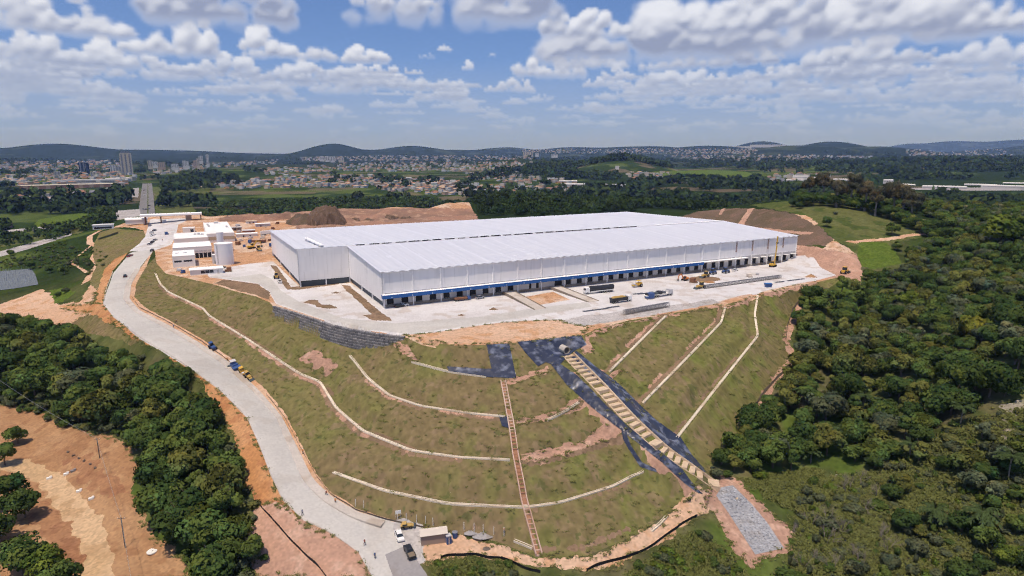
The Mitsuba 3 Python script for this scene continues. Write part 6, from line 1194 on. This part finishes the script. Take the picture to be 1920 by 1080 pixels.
veh('otractor', 'backhoe', 763, 988, (775, 986), 'small ochre digger parked beside the sign and the white car', 'digger', s=.62)
veh('dark', 'car', 235, 519, (236, 512), 'dark car driving down the middle of the upper road', 'car'); veh('red', 'car', 244, 481, (252, 478), 'dark red car at the bend of the upper road', 'car'); veh('dark', 'car', 285, 471, (280, 474), 'dark car at the mouth of the entrance court', 'car')
for px, py, c, lab in [(281, 459, 'silver', 'silver car nearest the road bend in the entrance court'), (286, 455, 'dark', 'dark car second in the parked line of the entrance court'), (291, 451, 'silver', 'silver car in the middle of the parked line of the entrance court'), (284, 437, 'white', 'white car parked in the upper line of the entrance court'), (290, 433, 'dark', 'dark car parked in the upper line of the entrance court'), (281, 424, 'silver', 'silver car parked just under the entrance canopy'), (287, 442, 'wpickup', 'white pickup between the two parked lines of the entrance court')]:
    veh(c, 'pickup_truck' if 'pickup' in c else 'car', px, py, (px + 12, py - 4), lab, 'car', )
veh('paver', 'paving_machine', 441, 690, (452, 700), 'blue paving machine working on the footway of the road', 'paver', s=.85); veh('roller', 'road_roller', 456, 700, (464, 708), 'yellow road roller right behind the blue paving machine', 'roller', s=.9); veh('grader', 'loader', 467, 709, (475, 717), 'ochre loader last in the line of road machines', 'loader', s=.85); veh('btractor', 'tractor', 400, 654, (410, 662), 'dark blue tractor standing farther up the footway', 'tractor', s=.9)
veh('tank', 'tank_truck', 1121, 549, (1092, 552), 'white-cabbed truck with a long dark tank on the yard', 'truck'); veh('tipper', 'tipper_truck', 1160, 567, (1182, 564), 'tipper truck heaped with ochre soil on the yard', 'truck', s=.9); veh('flat', 'flatbed_truck', 1236, 556, (1270, 551), 'long flatbed truck carrying dark crates on the yard', 'truck')
veh('roller', 'road_roller', 1195, 538, (1175, 541), 'yellow roller on the open yard between tank truck and dock', 'roller', s=1.15); veh('odigger', 'excavator', 1284, 526, (1270, 528), 'orange excavator near the dock doors', 'excavator', s=.8); veh('digger', 'excavator', 472, 466, (494, 462), 'yellow excavator with outstretched arm on orange earth by the camp', 'excavator', s=1.1); veh('otractor', 'loader', 486, 470, (495, 476), 'dusty ochre loader next to the yellow excavator', 'loader', s=1.1)
veh('dump', 'dump_truck', 486, 456, (470, 458), 'blue dump truck with a rusty body in the camp', 'truck'); veh('box', 'box_truck', 501, 441, (518, 439), 'white box truck beside the warehouse corner', 'truck'); veh('mast', 'drilling_rig', 1449, 500, (1468, 495), 'yellow rig with a tall upright mast at the far end of the dock', 'rig'); veh('tractor', 'loader', 1584, 513, (1600, 508), 'yellow loader on the orange earth at the yard end', 'loader', s=1.2); veh('grader', 'loader', 1313, 541, (1300, 543), 'ochre loader at the end of the rebar row', 'loader')
for px, py, q, c, nm, lab in [(1337, 514, (1345, 512), 'btractor', 'tractor', 'blue tractor in front of the dock where the blue fascia ends'), (1361, 512, (1372, 510), 'btractor', 'tractor', 'second blue tractor along the far dock'), (1378, 508, (1388, 506), 'white', 'car', 'white car parked at the far dock beside the blue tractors'), (1322, 520, (1312, 522), 'grader', 'loader', 'ochre loader standing on the brown soil patch'), (749, 576, (760, 574), 'dark', 'car', 'dark car parked under the first dock doors'), (757, 574, (766, 573), 'white', 'car', 'white car parked beside the dark one at the first dock doors'), (864, 564, (874, 563), 'dump', 'truck', 'blue truck backed against the dock between the first doors'), (900, 560, (912, 558), 'silver', 'car', 'silver car parked along the dock past the blue truck'), (525, 530, (522, 525), 'wpickup', 'pickup_truck', 'white pickup on the soil strip by the warehouse corner'), (518, 522, (515, 517), 'otractor', 'loader', 'dusty loader behind the white pickup at the warehouse corner'), (416, 503, (428, 501), 'dark', 'car', 'dark car parked in front of the water tank')]:
    veh(c, nm, px, py, q, lab, 'truck' if nm == 'truck' else nm.split('_')[0], s=.62 if nm == 'truck' else 1.0)
k = thing('skip', 'blue metal skip standing on the yard edge beside the rebar row', 'skip'); p = hit1(1440, 538); part(k, 'tub', (MB().hull([p + np.array([x * (1.3 + .4 * z), y * (.9 + .2 * z), z * 1.7]) for x in (-1, 1) for y in (-1, 1) for z in (0, 1)]), 'truck_blue')); part(k, 'rim', (MB().cbox(p + Z3 * 1.66, 3.5, 2.3, .12), 'blue_paint'))
# rebar cages in rows
def cage_kit(l, w, h):
    b = MB()
    for z in (0.1, h / 2, h):
        for y in (-w / 2, w / 2): b.tube([-l / 2, y, z], [l / 2, y, z], .07, n=4)
    for x in np.linspace(-l / 2, l / 2, 7):
        for y in (-w / 2, w / 2): b.tube([x, y, 0], [x, y, h], .06, n=4)
        b.tube([x, -w / 2, h], [x, w / 2, h], .06, n=4)
    r = MB(); r.cbox([0, 0, 0], l, .25, .2); return [('bars', P(b, 'rebar'), None), ('bearer', P(r, 'brown_load'), None)]
CG = cage_kit(2.6, 1.6, 1.9)
for i in range(11):
    p = hit1(1175 + i * 7.4, 589.5 - i * 1.35); place(CG, 'rebar_cage', p, RZ + .1, 'upright steel rebar cage in the short row at the yard edge', 'rebar cage', 'short row of rebar cages')
for i in range(22):
    p = hit1(1322 + i * 6.6, 541 - i * .92); place(CG, 'rebar_cage', p, RZ, 'low steel rebar cage in the long row on the far yard', 'rebar cage', 'long row of rebar cages', s=.85)
for i, (px, py) in enumerate([(1105, 583), (1128, 580), (1150, 576), (1196, 551), (1205, 551), (1462, 529), (1484, 526), (1500, 524)]):
    p = hit1(px, py); k = thing('pipe_bundle', 'dark bundle of steel bars lying flat on the yard', 'steel bundle', 'steel bundles on the yard'); m = MB()
    for j in range(5): m.tube(p - U * 3 + V * (j - 2) * .28 + Z3 * .14, p + U * 3 + V * (j - 2) * .28 + Z3 * .14, .13, n=5)
    scene[k] = P(m, 'rebar')
PAL = []
for i, (a_, b_) in enumerate([('brown_load', 'wall_grey'), ('brown_load', 'hut_roof'), ('brown_load', 'rust'), ('brown_load', 'truck_blue')]):
    m = MB(); m.cbox([0, 0, 0], 2.4, 1.8, .16); m2 = MB(); m2.cbox([-.3, 0, .16], 1.5, 1.6, .9 + .2 * i); m2.cbox([.75, .1, .16], .6, 1.3, .55, .1); PAL.append([('pallet', P(m, a_), None), ('load', P(m2, b_), None)])
for i, (px, py) in enumerate([(438, 446), (452, 452), (447, 459), (458, 463), (470, 447), (492, 447), (505, 452), (508, 462), (446, 424), (470, 418), (512, 430), (433, 470), (401, 509), (409, 512), (428, 509), (343, 512), (336, 508), (352, 447), (341, 449), (313, 440), (449, 436), (498, 426), (520, 420), (1218, 560), (1420, 515), (1405, 519), (1300, 530)]):
    p = hit1(px, py); place(PAL[i % 4], 'material_stack', p, i * .7, f"pallet stacked with {['grey blocks', 'tan blocks', 'rusty parts', 'blue crates'][i % 4]} {'on the concrete yard' if px > 1000 else 'by the office and entrance road' if px < 400 else 'before the water tank' if py > 480 else 'in the camp beside the warehouse'}", 'material stack', 'material stacks about the site', s=1.0 + .3 * (i % 3))
def heap(px, py, r, h, m, lab):
    p = hit1(px, py); k = thing('soil_heap', lab, 'heap'); a = np.linspace(0, 2 * np.pi, 25)[:-1]; rr = np.linspace(0, 1, 7)
    g = np.array([[p + [math.cos(x) * r * s * (1 + .18 * math.sin(3 * x + r)), math.sin(x) * r * s * .7, h * (1 - s) ** 1.2 * (1 + .25 * math.sin(5 * x + s * 9)) - .08] for x in np.r_[a, a[0]]] for s in rr]); b = MB(); b.sheet(g[:, ::-1]); scene[k] = P(b, m, 35)
heap(1520, 519, 3.5, 1.4, 'm_lot', 'small brown soil heap near the far end of the yard'); heap(925, 580, 2.2, .8, 'm_drysoil', 'tiny soil heap on the yard before the pale ramp'); heap(865, 591, 2.0, .5, 'm_drysoil', 'flat spill of soil on the yard road'); heap(1330, 529, 3.5, .9, 'm_lot', 'flat brown soil heap by the orange excavator'); heap(630, 549, 2.5, .6, 'm_drysoil', 'small soil heap on the paving by the warehouse side')
heap(905, 1003, 2.6, .7, 'm_asphalt', 'dark heap of chippings beside the site cabin track'); heap(882, 998, 1.8, .5, 'm_asphalt', 'second dark heap next to the drums of the site cabin'); heap(912, 1028, 1.2, .5, 'fence_brown', 'small dark heap in the middle of the cabin track')
def mound(px, py, D, rx, ry, h, m, lab, seed):
    v_ = view_dir(px, py); c = v_ / np.hypot(v_[0], v_[1]) * D; a = np.linspace(-1.25, 1.25, 70); X, Y = np.meshgrid(a, a); r = np.hypot(X, Y); n_ = meshkit.fbm(np.stack([X * 2.2 + seed, Y * 2.2, X * 0], -1), 5, seed)
    n3_ = meshkit.fbm(np.stack([X * 6 + seed, Y * 6, X * 0], -1), 4, seed + 1); z = h * np.clip(1.5 - 1.5 * (r * (.55 + .95 * n_)) ** 2, -.3, 1) * (.30 + 1.0 * n_ + .35 * n3_) - h * .12; wx, wy = c[0] + X * rx, c[1] + Y * ry
    k = thing('rubble_mound', lab, 'mound'); b = MB(); b.sheet(np.stack([wx, wy, ground(wx, wy) * .35 + z], -1)); scene[k] = P(b, m, 40)
mat('m_rubble', soil((.15, .105, .075), (.10, .07, .05), (.22, .155, .115), .8))
mound(612, 430, 588, 20, 14, 14.5, 'm_rubble', 'big dark brown rubble mound behind the warehouse corner', 3); mound(578, 430, 596, 22, 13, 8.5, 'm_brown', 'lower brown shoulder of earth beside the big dark mound', 8); mound(470, 430, 640, 34, 12, 6.5, 'm_redbank', 'low reddish earth bank behind the camp sheds', 5); mound(540, 430, 640, 26, 11, 7.0, 'm_redbank', 'low reddish earth bank beside the shoulder of the dark mound', 6)
for px, D, rx, h, lab in [(668, 600, 6, 3.5, 'first small dark rubble pile right of the big mound'), (693, 596, 7, 3.2, 'second dark rubble pile right of the big mound'), (735, 606, 10, 4.6, 'broad dark rubble pile halfway along the dirt bank'), (762, 604, 8, 3.6, 'dark rubble pile just past the broad one on the dirt bank'), (820, 612, 6, 2.4, 'last dark rubble pile near the end of the dirt bank')]: mound(px, 430, D, rx, rx * .7, h, 'm_rubble', lab, px % 17)
# people: one body, clothing as parts
def person_kit(shirt, seed):
    M = manifold3d.Manifold
    def ball(p, r): return M.sphere(r, 12).translate(tuple(p))
    def bone(a, b, r0, r1): return M.batch_hull([ball(a, r0), ball(b, r1)])
    s = .12 * (seed % 3)
    J = dict(hl=(0, .1, .92), hr=(0, -.1, .92), kl=(.06 + s, .11, .5), kr=(.02 - s, -.11, .5), al=(-.02 + s, .11, .09), ar=(-.08 - s, -.11, .09))
    body = bone(J['hl'], J['kl'], .085, .06) + bone(J['kl'], J['al'], .058, .04) + bone(J['hr'], J['kr'], .085, .06) + bone(J['kr'], J['ar'], .058, .04) + bone((0, 0, .95), (0, 0, 1.38), .14, .15) + bone((0, .19, 1.4), (0, -.19, 1.4), .06, .06) + bone((0, 0, 1.42), (.01, 0, 1.56), .055, .05) + bone((.01, 0, 1.6), (.03, 0, 1.69), .085, .095)
    for y, d in ((.21, .1 + s), (-.21, -.06)): body = body + bone((0, y, 1.38), (-.03, y * 1.2, 1.12), .05, .042) + bone((-.03, y * 1.2, 1.12), (.1 + d, y * 1.15, .9), .04, .03) + bone((.1 + d, y * 1.15, .9), (.15 + d, y * 1.12, .82), .035, .025)
    for n in ('al', 'ar'): body = body + bone(J[n], (J[n][0] + .16, J[n][1], .05), .045, .035)
    body = body + bone((.12, 0, 1.62), (.13, 0, 1.60), .02, .015)
    tors = bone((0, 0, .96), (0, 0, 1.38), .155, .165) + bone((0, .2, 1.39), (0, -.2, 1.39), .07, .07)
    legs = bone(J['hl'], J['kl'], .1, .072) + bone(J['kl'], J['al'], .07, .055) + bone(J['hr'], J['kr'], .1, .072) + bone(J['kr'], J['ar'], .07, .055)
    hat = (M.sphere(.118, 14).scale((1.1, 1, .8)).translate((.03, 0, 1.73))).trim_by_plane((0, 0, 1), 1.70) + M.cylinder(.02, .15, .15, 14).translate((.04, 0, 1.695))
    return [('body', P(body, 'skin', 40), None), ('shirt', P(tors, shirt, 40), None), ('trousers', P(legs, 'trousers', 40), None), ('helmet', P(hat, 'white_mark', 40), None)]
PK = [person_kit('vest', 0), person_kit('truck_blue', 1), person_kit('car_red', 2)]
for i, (px, py, lab) in enumerate([(568, 851, 'person in an orange top walking on the footway of the road bend'), (703, 1047, 'person in a blue top standing at the road edge opposite the cabin'), (684, 1022, 'person in a red top beside the lower road verge'), (426, 677, 'person in an orange top walking ahead of the blue paving machine'), (326, 616, 'person in a blue top on the footway far up the road'), (331, 606, 'person in a red top just behind the verge fence far up the road'), (945, 1000, 'person in an orange top by the white fence posts'), (966, 709, 'person in a blue top at the head of the narrow stepped drain'), (612, 930, 'person in a red top on the footway of the lower bend'), (629, 944, 'person in an orange top further round the lower bend'), (567, 966, 'person in a blue top on the far side of the lower road'), (305, 452, 'person in a red top crossing the entrance court')]):
    p = hit1(px, py); place(PK[i % 3], 'person', p, i * 1.9, lab, 'person')

# ------------------------------------------------------------------ the town and the country beyond
TINT = {'white': (.62, .61, .60), 'cream': (.55, .49, .40), 'grey': (.40, .40, .41), 'clay': (.34, .19, .13), 'tan': (.46, .34, .25), 'ochre': (.52, .36, .13), 'mint': (.42, .50, .42), 'pink': (.50, .35, .30), 'slate': (.22, .23, .26), 'navy': (.03, .05, .10)}
for k_, c_ in TINT.items(): mat('t_' + k_, diffuse(c_))
def house_parts(w, d, h, kind):
    b, r = MB(), MB(); b.cbox([0, 0, -2], w, d, h + 2)
    if kind == 'gable':
        e = .5; A = [(-w / 2 - e, -d / 2 - e, h), (w / 2 + e, -d / 2 - e, h), (w / 2 + e, d / 2 + e, h), (-w / 2 - e, d / 2 + e, h), (-w / 2 - e, 0, h + d * .22), (w / 2 + e, 0, h + d * .22)]
        r.add(A, [[0, 1, 5], [0, 5, 4], [2, 3, 4], [2, 4, 5], [0, 4, 3], [1, 2, 5], [0, 3, 2], [0, 2, 1]])
    elif kind == 'hip':
        e = .5; A = [(-w / 2 - e, -d / 2 - e, h), (w / 2 + e, -d / 2 - e, h), (w / 2 + e, d / 2 + e, h), (-w / 2 - e, d / 2 + e, h), (-w / 4, 0, h + d * .22), (w / 4, 0, h + d * .22)]
        r.add(A, [[0, 1, 5], [0, 5, 4], [2, 3, 4], [2, 4, 5], [0, 4, 3], [1, 2, 5], [0, 3, 2], [0, 2, 1]])
    else: r.cbox([0, 0, h], w + .3, d + .3, .35)
    win = MB()
    for z in np.arange(1.0, h - 1, 3.0):
        for x in np.linspace(-w / 2 + 1.6, w / 2 - 1.6, max(2, int(w / 4))):
            win.box([x - .6, -d / 2 - .06, z], [1.2, 0, 0], [0, .05, 0], [0, 0, 1.2])
    return b, r, win
HK = {}
for i, (w, d, h, kind, wc, rc) in enumerate([(10, 8, 3.4, 'gable', 'white', 'clay'), (12, 9, 6.2, 'hip', 'cream', 'clay'), (9, 8, 6.0, 'flat', 'white', 'white'), (11, 9, 3.4, 'gable', 'pink', 'tan'), (10, 10, 6.4, 'flat', 'grey', 'grey'), (13, 9, 3.6, 'hip', 'white', 'tan'), (9, 9, 9.0, 'flat', 'cream', 'grey'), (14, 10, 6.4, 'flat', 'tan', 'white'), (11, 8, 3.4, 'gable', 'ochre', 'clay'), (12, 9, 6.2, 'gable', 'mint', 'grey')]):
    b, r, win = house_parts(w, d, h, kind); HK[i] = (b.mesh(), r.mesh(), 't_' + wc, 't_' + rc, win.mesh())
    scene[f'g_house_{i}'] = {'type': 'shapegroup', 'wall': P(b, 't_' + wc), 'roof': P(r, 't_' + rc), 'window': P(win, 't_slate')}
WORD = ['white house with a clay gable roof', 'cream two-storey house with a clay hipped roof', 'white flat-roofed two-storey house', 'pinkish house with a tan gable roof', 'grey flat-roofed house', 'white house with a tan hipped roof', 'tall cream flat-roofed house', 'tan flat-roofed block with a white roof', 'ochre house with a clay gable roof', 'mint green house with a grey roof']
g8 = np.random.default_rng(88)
cand = []
for pts, n, nm in DIST:
    q = np.array(pts, float); poly = Polygon(q); x0, y0, x1, y1 = poly.bounds; got = []
    n = int(n * 1.45)
    while len(got) < n:
        a = np.column_stack([g8.uniform(x0, x1, 400), g8.uniform(y0, y1, 400)]); a = a[shapely.contains_xy(poly, a[:, 0], a[:, 1])]; got += a.tolist()
    a = np.array(got[:n]); w_ = hit(a[:, 0], a[:, 1]); s_ = shown(w_)
    ok = w_[:, 1] < 12000
    for p_, sh_ in zip(w_[ok], s_[ok]): cand.append((sh_[2], p_, nm))
cand.sort(key=lambda c_: c_[0]); kept = []
pp = np.array([c_[1][:2] for c_ in cand]); used_ = np.ones(len(pp), bool)
from scipy.spatial import cKDTree
for i_, j_ in cKDTree(pp).query_pairs(13.0): used_[max(i_, j_)] = False
cand = [c_ for c_, u_ in zip(cand, used_) if u_]
far_mb = {}
for k_, (dz, p_, nm) in enumerate(cand):
    i = int(g8.choice(10, p=[.2, .12, .16, .08, .12, .1, .06, .06, .05, .05])); rz = g8.uniform(0, 360) if k_ % 3 else 62.0; s = g8.uniform(.8, 1.35) * (1 + .25 * (dz > 3500))
    if k_ < 280: key = thing('house', f'{WORD[i]} in the {nm}', 'house', f'{WORD[i]}, {nm}'); inst(key, f'g_house_{i}', p_, rz, s)
    else:
        M = np.array(T().translate(list(map(float, p_))).rotate([0, 0, 1], float(rz)).scale(float(s)).matrix)
        for (v_, f_), m_ in ((HK[i][0], HK[i][2]), (HK[i][1], HK[i][3])): far_mb.setdefault(m_, MB()).add(v_ @ M[:3, :3].T + M[:3, 3], f_)
for j_, (m_, b_) in enumerate(far_mb.items()): scene[f'far_houses__{j_ + 1:03d}'] = P(b_, m_)
labels['far_houses'] = {'kind': 'stuff', 'label': 'countless small houses of the far districts', 'category': 'houses'}
def far_block(name, label, cat, px, py, wpx, hpx, m, D=None, strips=0, strip_m='t_slate', depth=None, top=None, group=None, floors=0):
    """Upright building whose front shows wpx wide and hpx tall above the foot at (px, py)."""
    if D is None: p_ = hit1(px, py); p_ = p_ if p_[1] > 300 else p_
    else: v = view_dir(px, py); p_ = v / np.hypot(v[0], v[1]) * D; p_[2] += CAMZ
    dz = shown(p_)[0][2]; sc_ = dz / FOC; w_, h_ = wpx * sc_, hpx * sc_ / .98; d_ = depth or w_ * .8
    f = unit(p_ * [1, 1, 0]); r = np.array([f[1], -f[0], 0]); t = thing(name, label, cat, group)
    o = p_ - r * w_ / 2
    part(t, 'wall', (MB().box(o - Z3 * 12, r * w_, f * d_, Z3 * (h_ + 12)), m)); part(t, 'roof', (MB().box(o - r * .3 - f * .3 + Z3 * h_, r * (w_ + .6), f * (d_ + .6), Z3 * .6), top or m))
    for i in range(strips): part(t, 'window_strip', (MB().box(o + r * w_ * (i + .3) / strips - f * .15, r * w_ * .4 / strips, f * .1, Z3 * h_ * .96), strip_m))
    for i in range(floors): part(t, 'window', (MB().box(o + r * w_ * .05 - f * .15 + Z3 * (h_ * (i + .35) / floors), r * w_ * .9, f * .1, Z3 * h_ * .35 / floors), strip_m))
    return t, o, r, f, w_, h_
t, o, r, f, w_, h_ = far_block('tower_block', 'tall pale twin-bayed tower with a dark crown, highest building of the town', 'tower', 239, 325, 19, 36, 't_cream', 2900, 3, depth=26)
part(t, 'crown', (MB().box(o + r * w_ * .12 + Z3 * (h_ + .6), r * w_ * .76, f * 18, Z3 * 6), 't_slate'))
t, o, r, f, w_, h_ = far_block('glass_tower', 'dark blue glass office block in two slabs standing in the town', 'office block', 155, 321, 11, 16, 't_navy', 2900, depth=22, top='t_grey', strips=2, strip_m='t_slate'); far_block('glass_tower', 'narrow dark blue slab beside the wide glass office block', 'office block', 165, 321, 5, 15, 't_navy', 2900, depth=22, top='t_grey')
for i, (px, py, w_, h_, m, lab) in enumerate([(212, 322, 9, 12, 't_white', 'white block with grey strips left of the tall tower foot'), (223, 324, 9, 11, 't_grey', 'grey block at the foot of the tall tower'), (232, 326, 7, 9, 't_white', 'slim white block directly before the tall tower'), (282, 312, 8, 10, 't_cream', 'first pale block in the row across the highway end'), (291, 310, 8, 6, 't_white', 'low white block second in the row across the highway end'), (303, 313, 13, 8, 't_tan', 'wide tan block in the row across the highway end'), (328, 314, 12, 6, 't_white', 'low wide white block below the paired towers'), (346, 311, 6, 9, 't_white', 'left white block of the close trio'), (352, 311, 5, 8, 't_white', 'middle white block of the close trio'), (366, 311, 6, 10, 't_tan', 'tan tower of the group on the rise'), (372, 311, 5, 13, 't_cream', 'taller cream tower of the group on the rise'), (377, 302, 7, 9, 't_white', 'white tower half hidden behind the cream one'), (390, 308, 5, 17, 't_white', 'slenderest white tower of the group on the rise'), (604, 299, 8, 6, 't_white', 'first white apartment slab below the round hill'), (614, 300, 8, 7, 't_white', 'second white apartment slab below the round hill'), (624, 301, 9, 7, 't_white', 'third white apartment slab below the round hill'), (640, 301, 10, 5, 't_cream', 'cream apartment slab below the round hill'), (990, 291, 18, 6, 't_cream', 'broad cream block on the far hillside'), (1007, 291, 7, 4, 't_white', 'small white block next to the broad cream one'), (1040, 293, 12, 3, 't_white', 'low white building on the far hillside'), (1184, 332, 8, 9, 't_cream', 'pale block of flats at the left of the knoll row'), (1196, 333, 7, 9, 't_cream', 'pale block of flats second in the knoll row'), (1207, 334, 8, 10, 't_white', 'pale block of flats third in the knoll row'), (1220, 334, 9, 9, 't_cream', 'pale block of flats fourth in the knoll row'), (1231, 333, 7, 8, 't_white', 'pale block of flats last in the knoll row'), (108, 330, 10, 8, 't_grey', 'grey block by the dark trees of the town'), (175, 331, 8, 8, 't_cream', 'cream block beside the glass office block')]):
    far_block('apartment_block', lab, 'apartment block', px, py, w_, h_, m, None if px in (108, 175) else {0: 2850}.get(i, 3100 if px < 420 else 4200 if px < 700 else 5200 if px < 1100 else 2150), strips=2 if w_ < 12 else 4, depth=18)
t, o, r, f, w_, h_ = far_block('water_tower', 'white round water tower on the wooded knoll', 'water tower', 1157, 323, 7, 11, 't_white', 2200, depth=12)
far_block('chimney_stack', 'small white stack on the wooded knoll near the water tower', 'stack', 1126, 330, 3, 6, 't_white', 2200, depth=5)
far_block('chimney_stack', 'small white stack lower down the knoll slope', 'stack', 1050, 337, 4, 8, 't_white', 2000, depth=6)
far_block('market_hall', 'long hall with orange-brown walls and a pale roof in the town', 'hall', 132, 353, 150, 6, 't_clay', None, depth=50, top='t_cream', strips=9, strip_m='t_tan'); far_block('white_hall', 'long white hall with blue roof behind the orange one', 'hall', 165, 344, 110, 6, 't_white', None, depth=60, top='t_grey', floors=1); far_block('white_hall', 'grey-white hall nearest the highway', 'hall', 222, 340, 40, 5, 't_grey', None, depth=50, top='t_white')
far_block('petrol_station', 'low building with a bright yellow roof beside the highway', 'filling station', 233, 367, 20, 5, 't_ochre', None, depth=18, top='t_ochre'); far_block('white_hall', 'small white field building right of the highway', 'hall', 345, 374, 12, 3, 't_white', None, depth=10)
for px, py, w_, h_, m, rf, lab in [(14, 428, 16, 8, 't_pink', 't_clay', 'clay-roofed house at the frame edge beside the lane'), (120, 380, 10, 8, 't_ochre', 't_grey', 'yellow house in the front row above the dark hedge'), (131, 380, 12, 8, 't_mint', 't_grey', 'pale green house in the front row above the dark hedge'), (152, 379, 10, 9, 't_ochre', 't_clay', 'yellow-ochre house with clay roof in the front row'), (182, 374, 9, 8, 't_mint', 't_white', 'mint green house near the highway'), (35, 388, 14, 8, 't_cream', 't_clay', 'cream house at the left of the front row'), (8, 393, 14, 9, 't_grey', 't_white', 'grey house at the frame edge in the front row'), (53, 376, 9, 7, 't_cream', 't_white', 'small cream house set behind the front row'), (100, 370, 14, 6, 't_white', 't_grey', 'white house with a dark gap behind the yellow one')]:
    far_block('town_house', lab, 'house', px, py, w_, h_, m, None, top=rf, floors=2, depth=14)
# sheds of the industrial belt
for px, py, w_, h_, D, lab in [(1690, 349, 44, 2.2, 1800, 'long low white shed just right of the tall tree group'), (1745, 346, 60, 2, 2000, 'flat white shed behind the first one of the belt'), (1770, 353, 70, 2.4, 1700, 'long low shed with a grey front in the belt'), (1838, 349, 50, 2, 1850, 'thin pale roof in the middle of the belt'), (1880, 352, 66, 2.6, 1700, 'bright white shed near the frame edge'), (1905, 346, 40, 2, 1950, 'pale flat shed behind the bright one'), (1868, 334, 26, 3, 2400, 'lone white shed before the dark wooded ridge'), (1450, 345, 40, 3, 1900, 'white shed left of the tall trees'), (1490, 341, 30, 3, 1950, 'second white shed left of the tall trees'), (1500, 335, 26, 4, 2000, 'larger white shed behind the tall trees'), (1535, 338, 24, 4, 1950, 'tall white shed seen between the tall trees'), (1575, 340, 24, 3, 1900, 'white shed deeper between the tall trees'), (1665, 343, 16, 5, 1850, 'white shed seen between the tall tree groups'), (1075, 349, 46, 3, 1650, 'grey flat shed below the knoll'), (1155, 350, 40, 2.5, 1650, 'grey-white shed right of the knoll foot'), (1065, 342, 34, 2, 1800, 'tan hall roof below the knoll'), (1400, 341, 50, 2, 2300, 'white strip of sheds beyond the green field'), (1350, 343, 40, 2, 2250, 'second white strip of sheds beyond the green field'), (1425, 336, 20, 3, 2300, 'small white shed at the end of the green field')]:
    far_block('industrial_shed', lab, 'shed', px, py, w_, h_, 't_white' if 'grey' not in lab and 'tan' not in lab else ('t_grey' if 'grey' in lab else 't_tan'), D, depth=60, floors=1, strip_m='t_grey', top='t_white')
for px, py, w_, lab in [(1440, 272, 64, 'long white roof on the ridge below the flat far hill'), (1385, 275, 44, 'second long white roof further along the ridge')]: far_block('industrial_shed', lab, 'shed', px, py + 2.5, w_, 3, 't_white', 9000, depth=150)
# cars on the highway
for i, (px, py) in enumerate([(279.5, 386), (280, 392), (271, 366), (270.5, 357), (274.3, 393), (269, 393), (280.5, 372)]):
    p_ = hit1(px, py); place(KIT[['dark', 'silver', 'white', 'dark'][i % 4]], 'highway_car', p_, 1.15, 'car driving on the grey highway into the town', 'car', 'cars on the highway', s=1.15)

# ------------------------------------------------------------------ the air
mat('m_null', {'type': 'null'})
zb, zt = float(GZ.min()) - 1, float(max(GZ.max(), 200)) + 40
scene['haze'] = {'type': 'cube', 'to_world': T().translate([0, 13200, (zb + zt) / 2]).scale([21600, 14200, (zt - zb) / 2]), 'bsdf': {'type': 'ref', 'id': 'm_null'}, 'interior': {'type': 'ref', 'id': 'air'}}
labels['haze'] = {'kind': 'stuff', 'label': 'pale blue haze over the valley and the far hills', 'category': 'haze'}
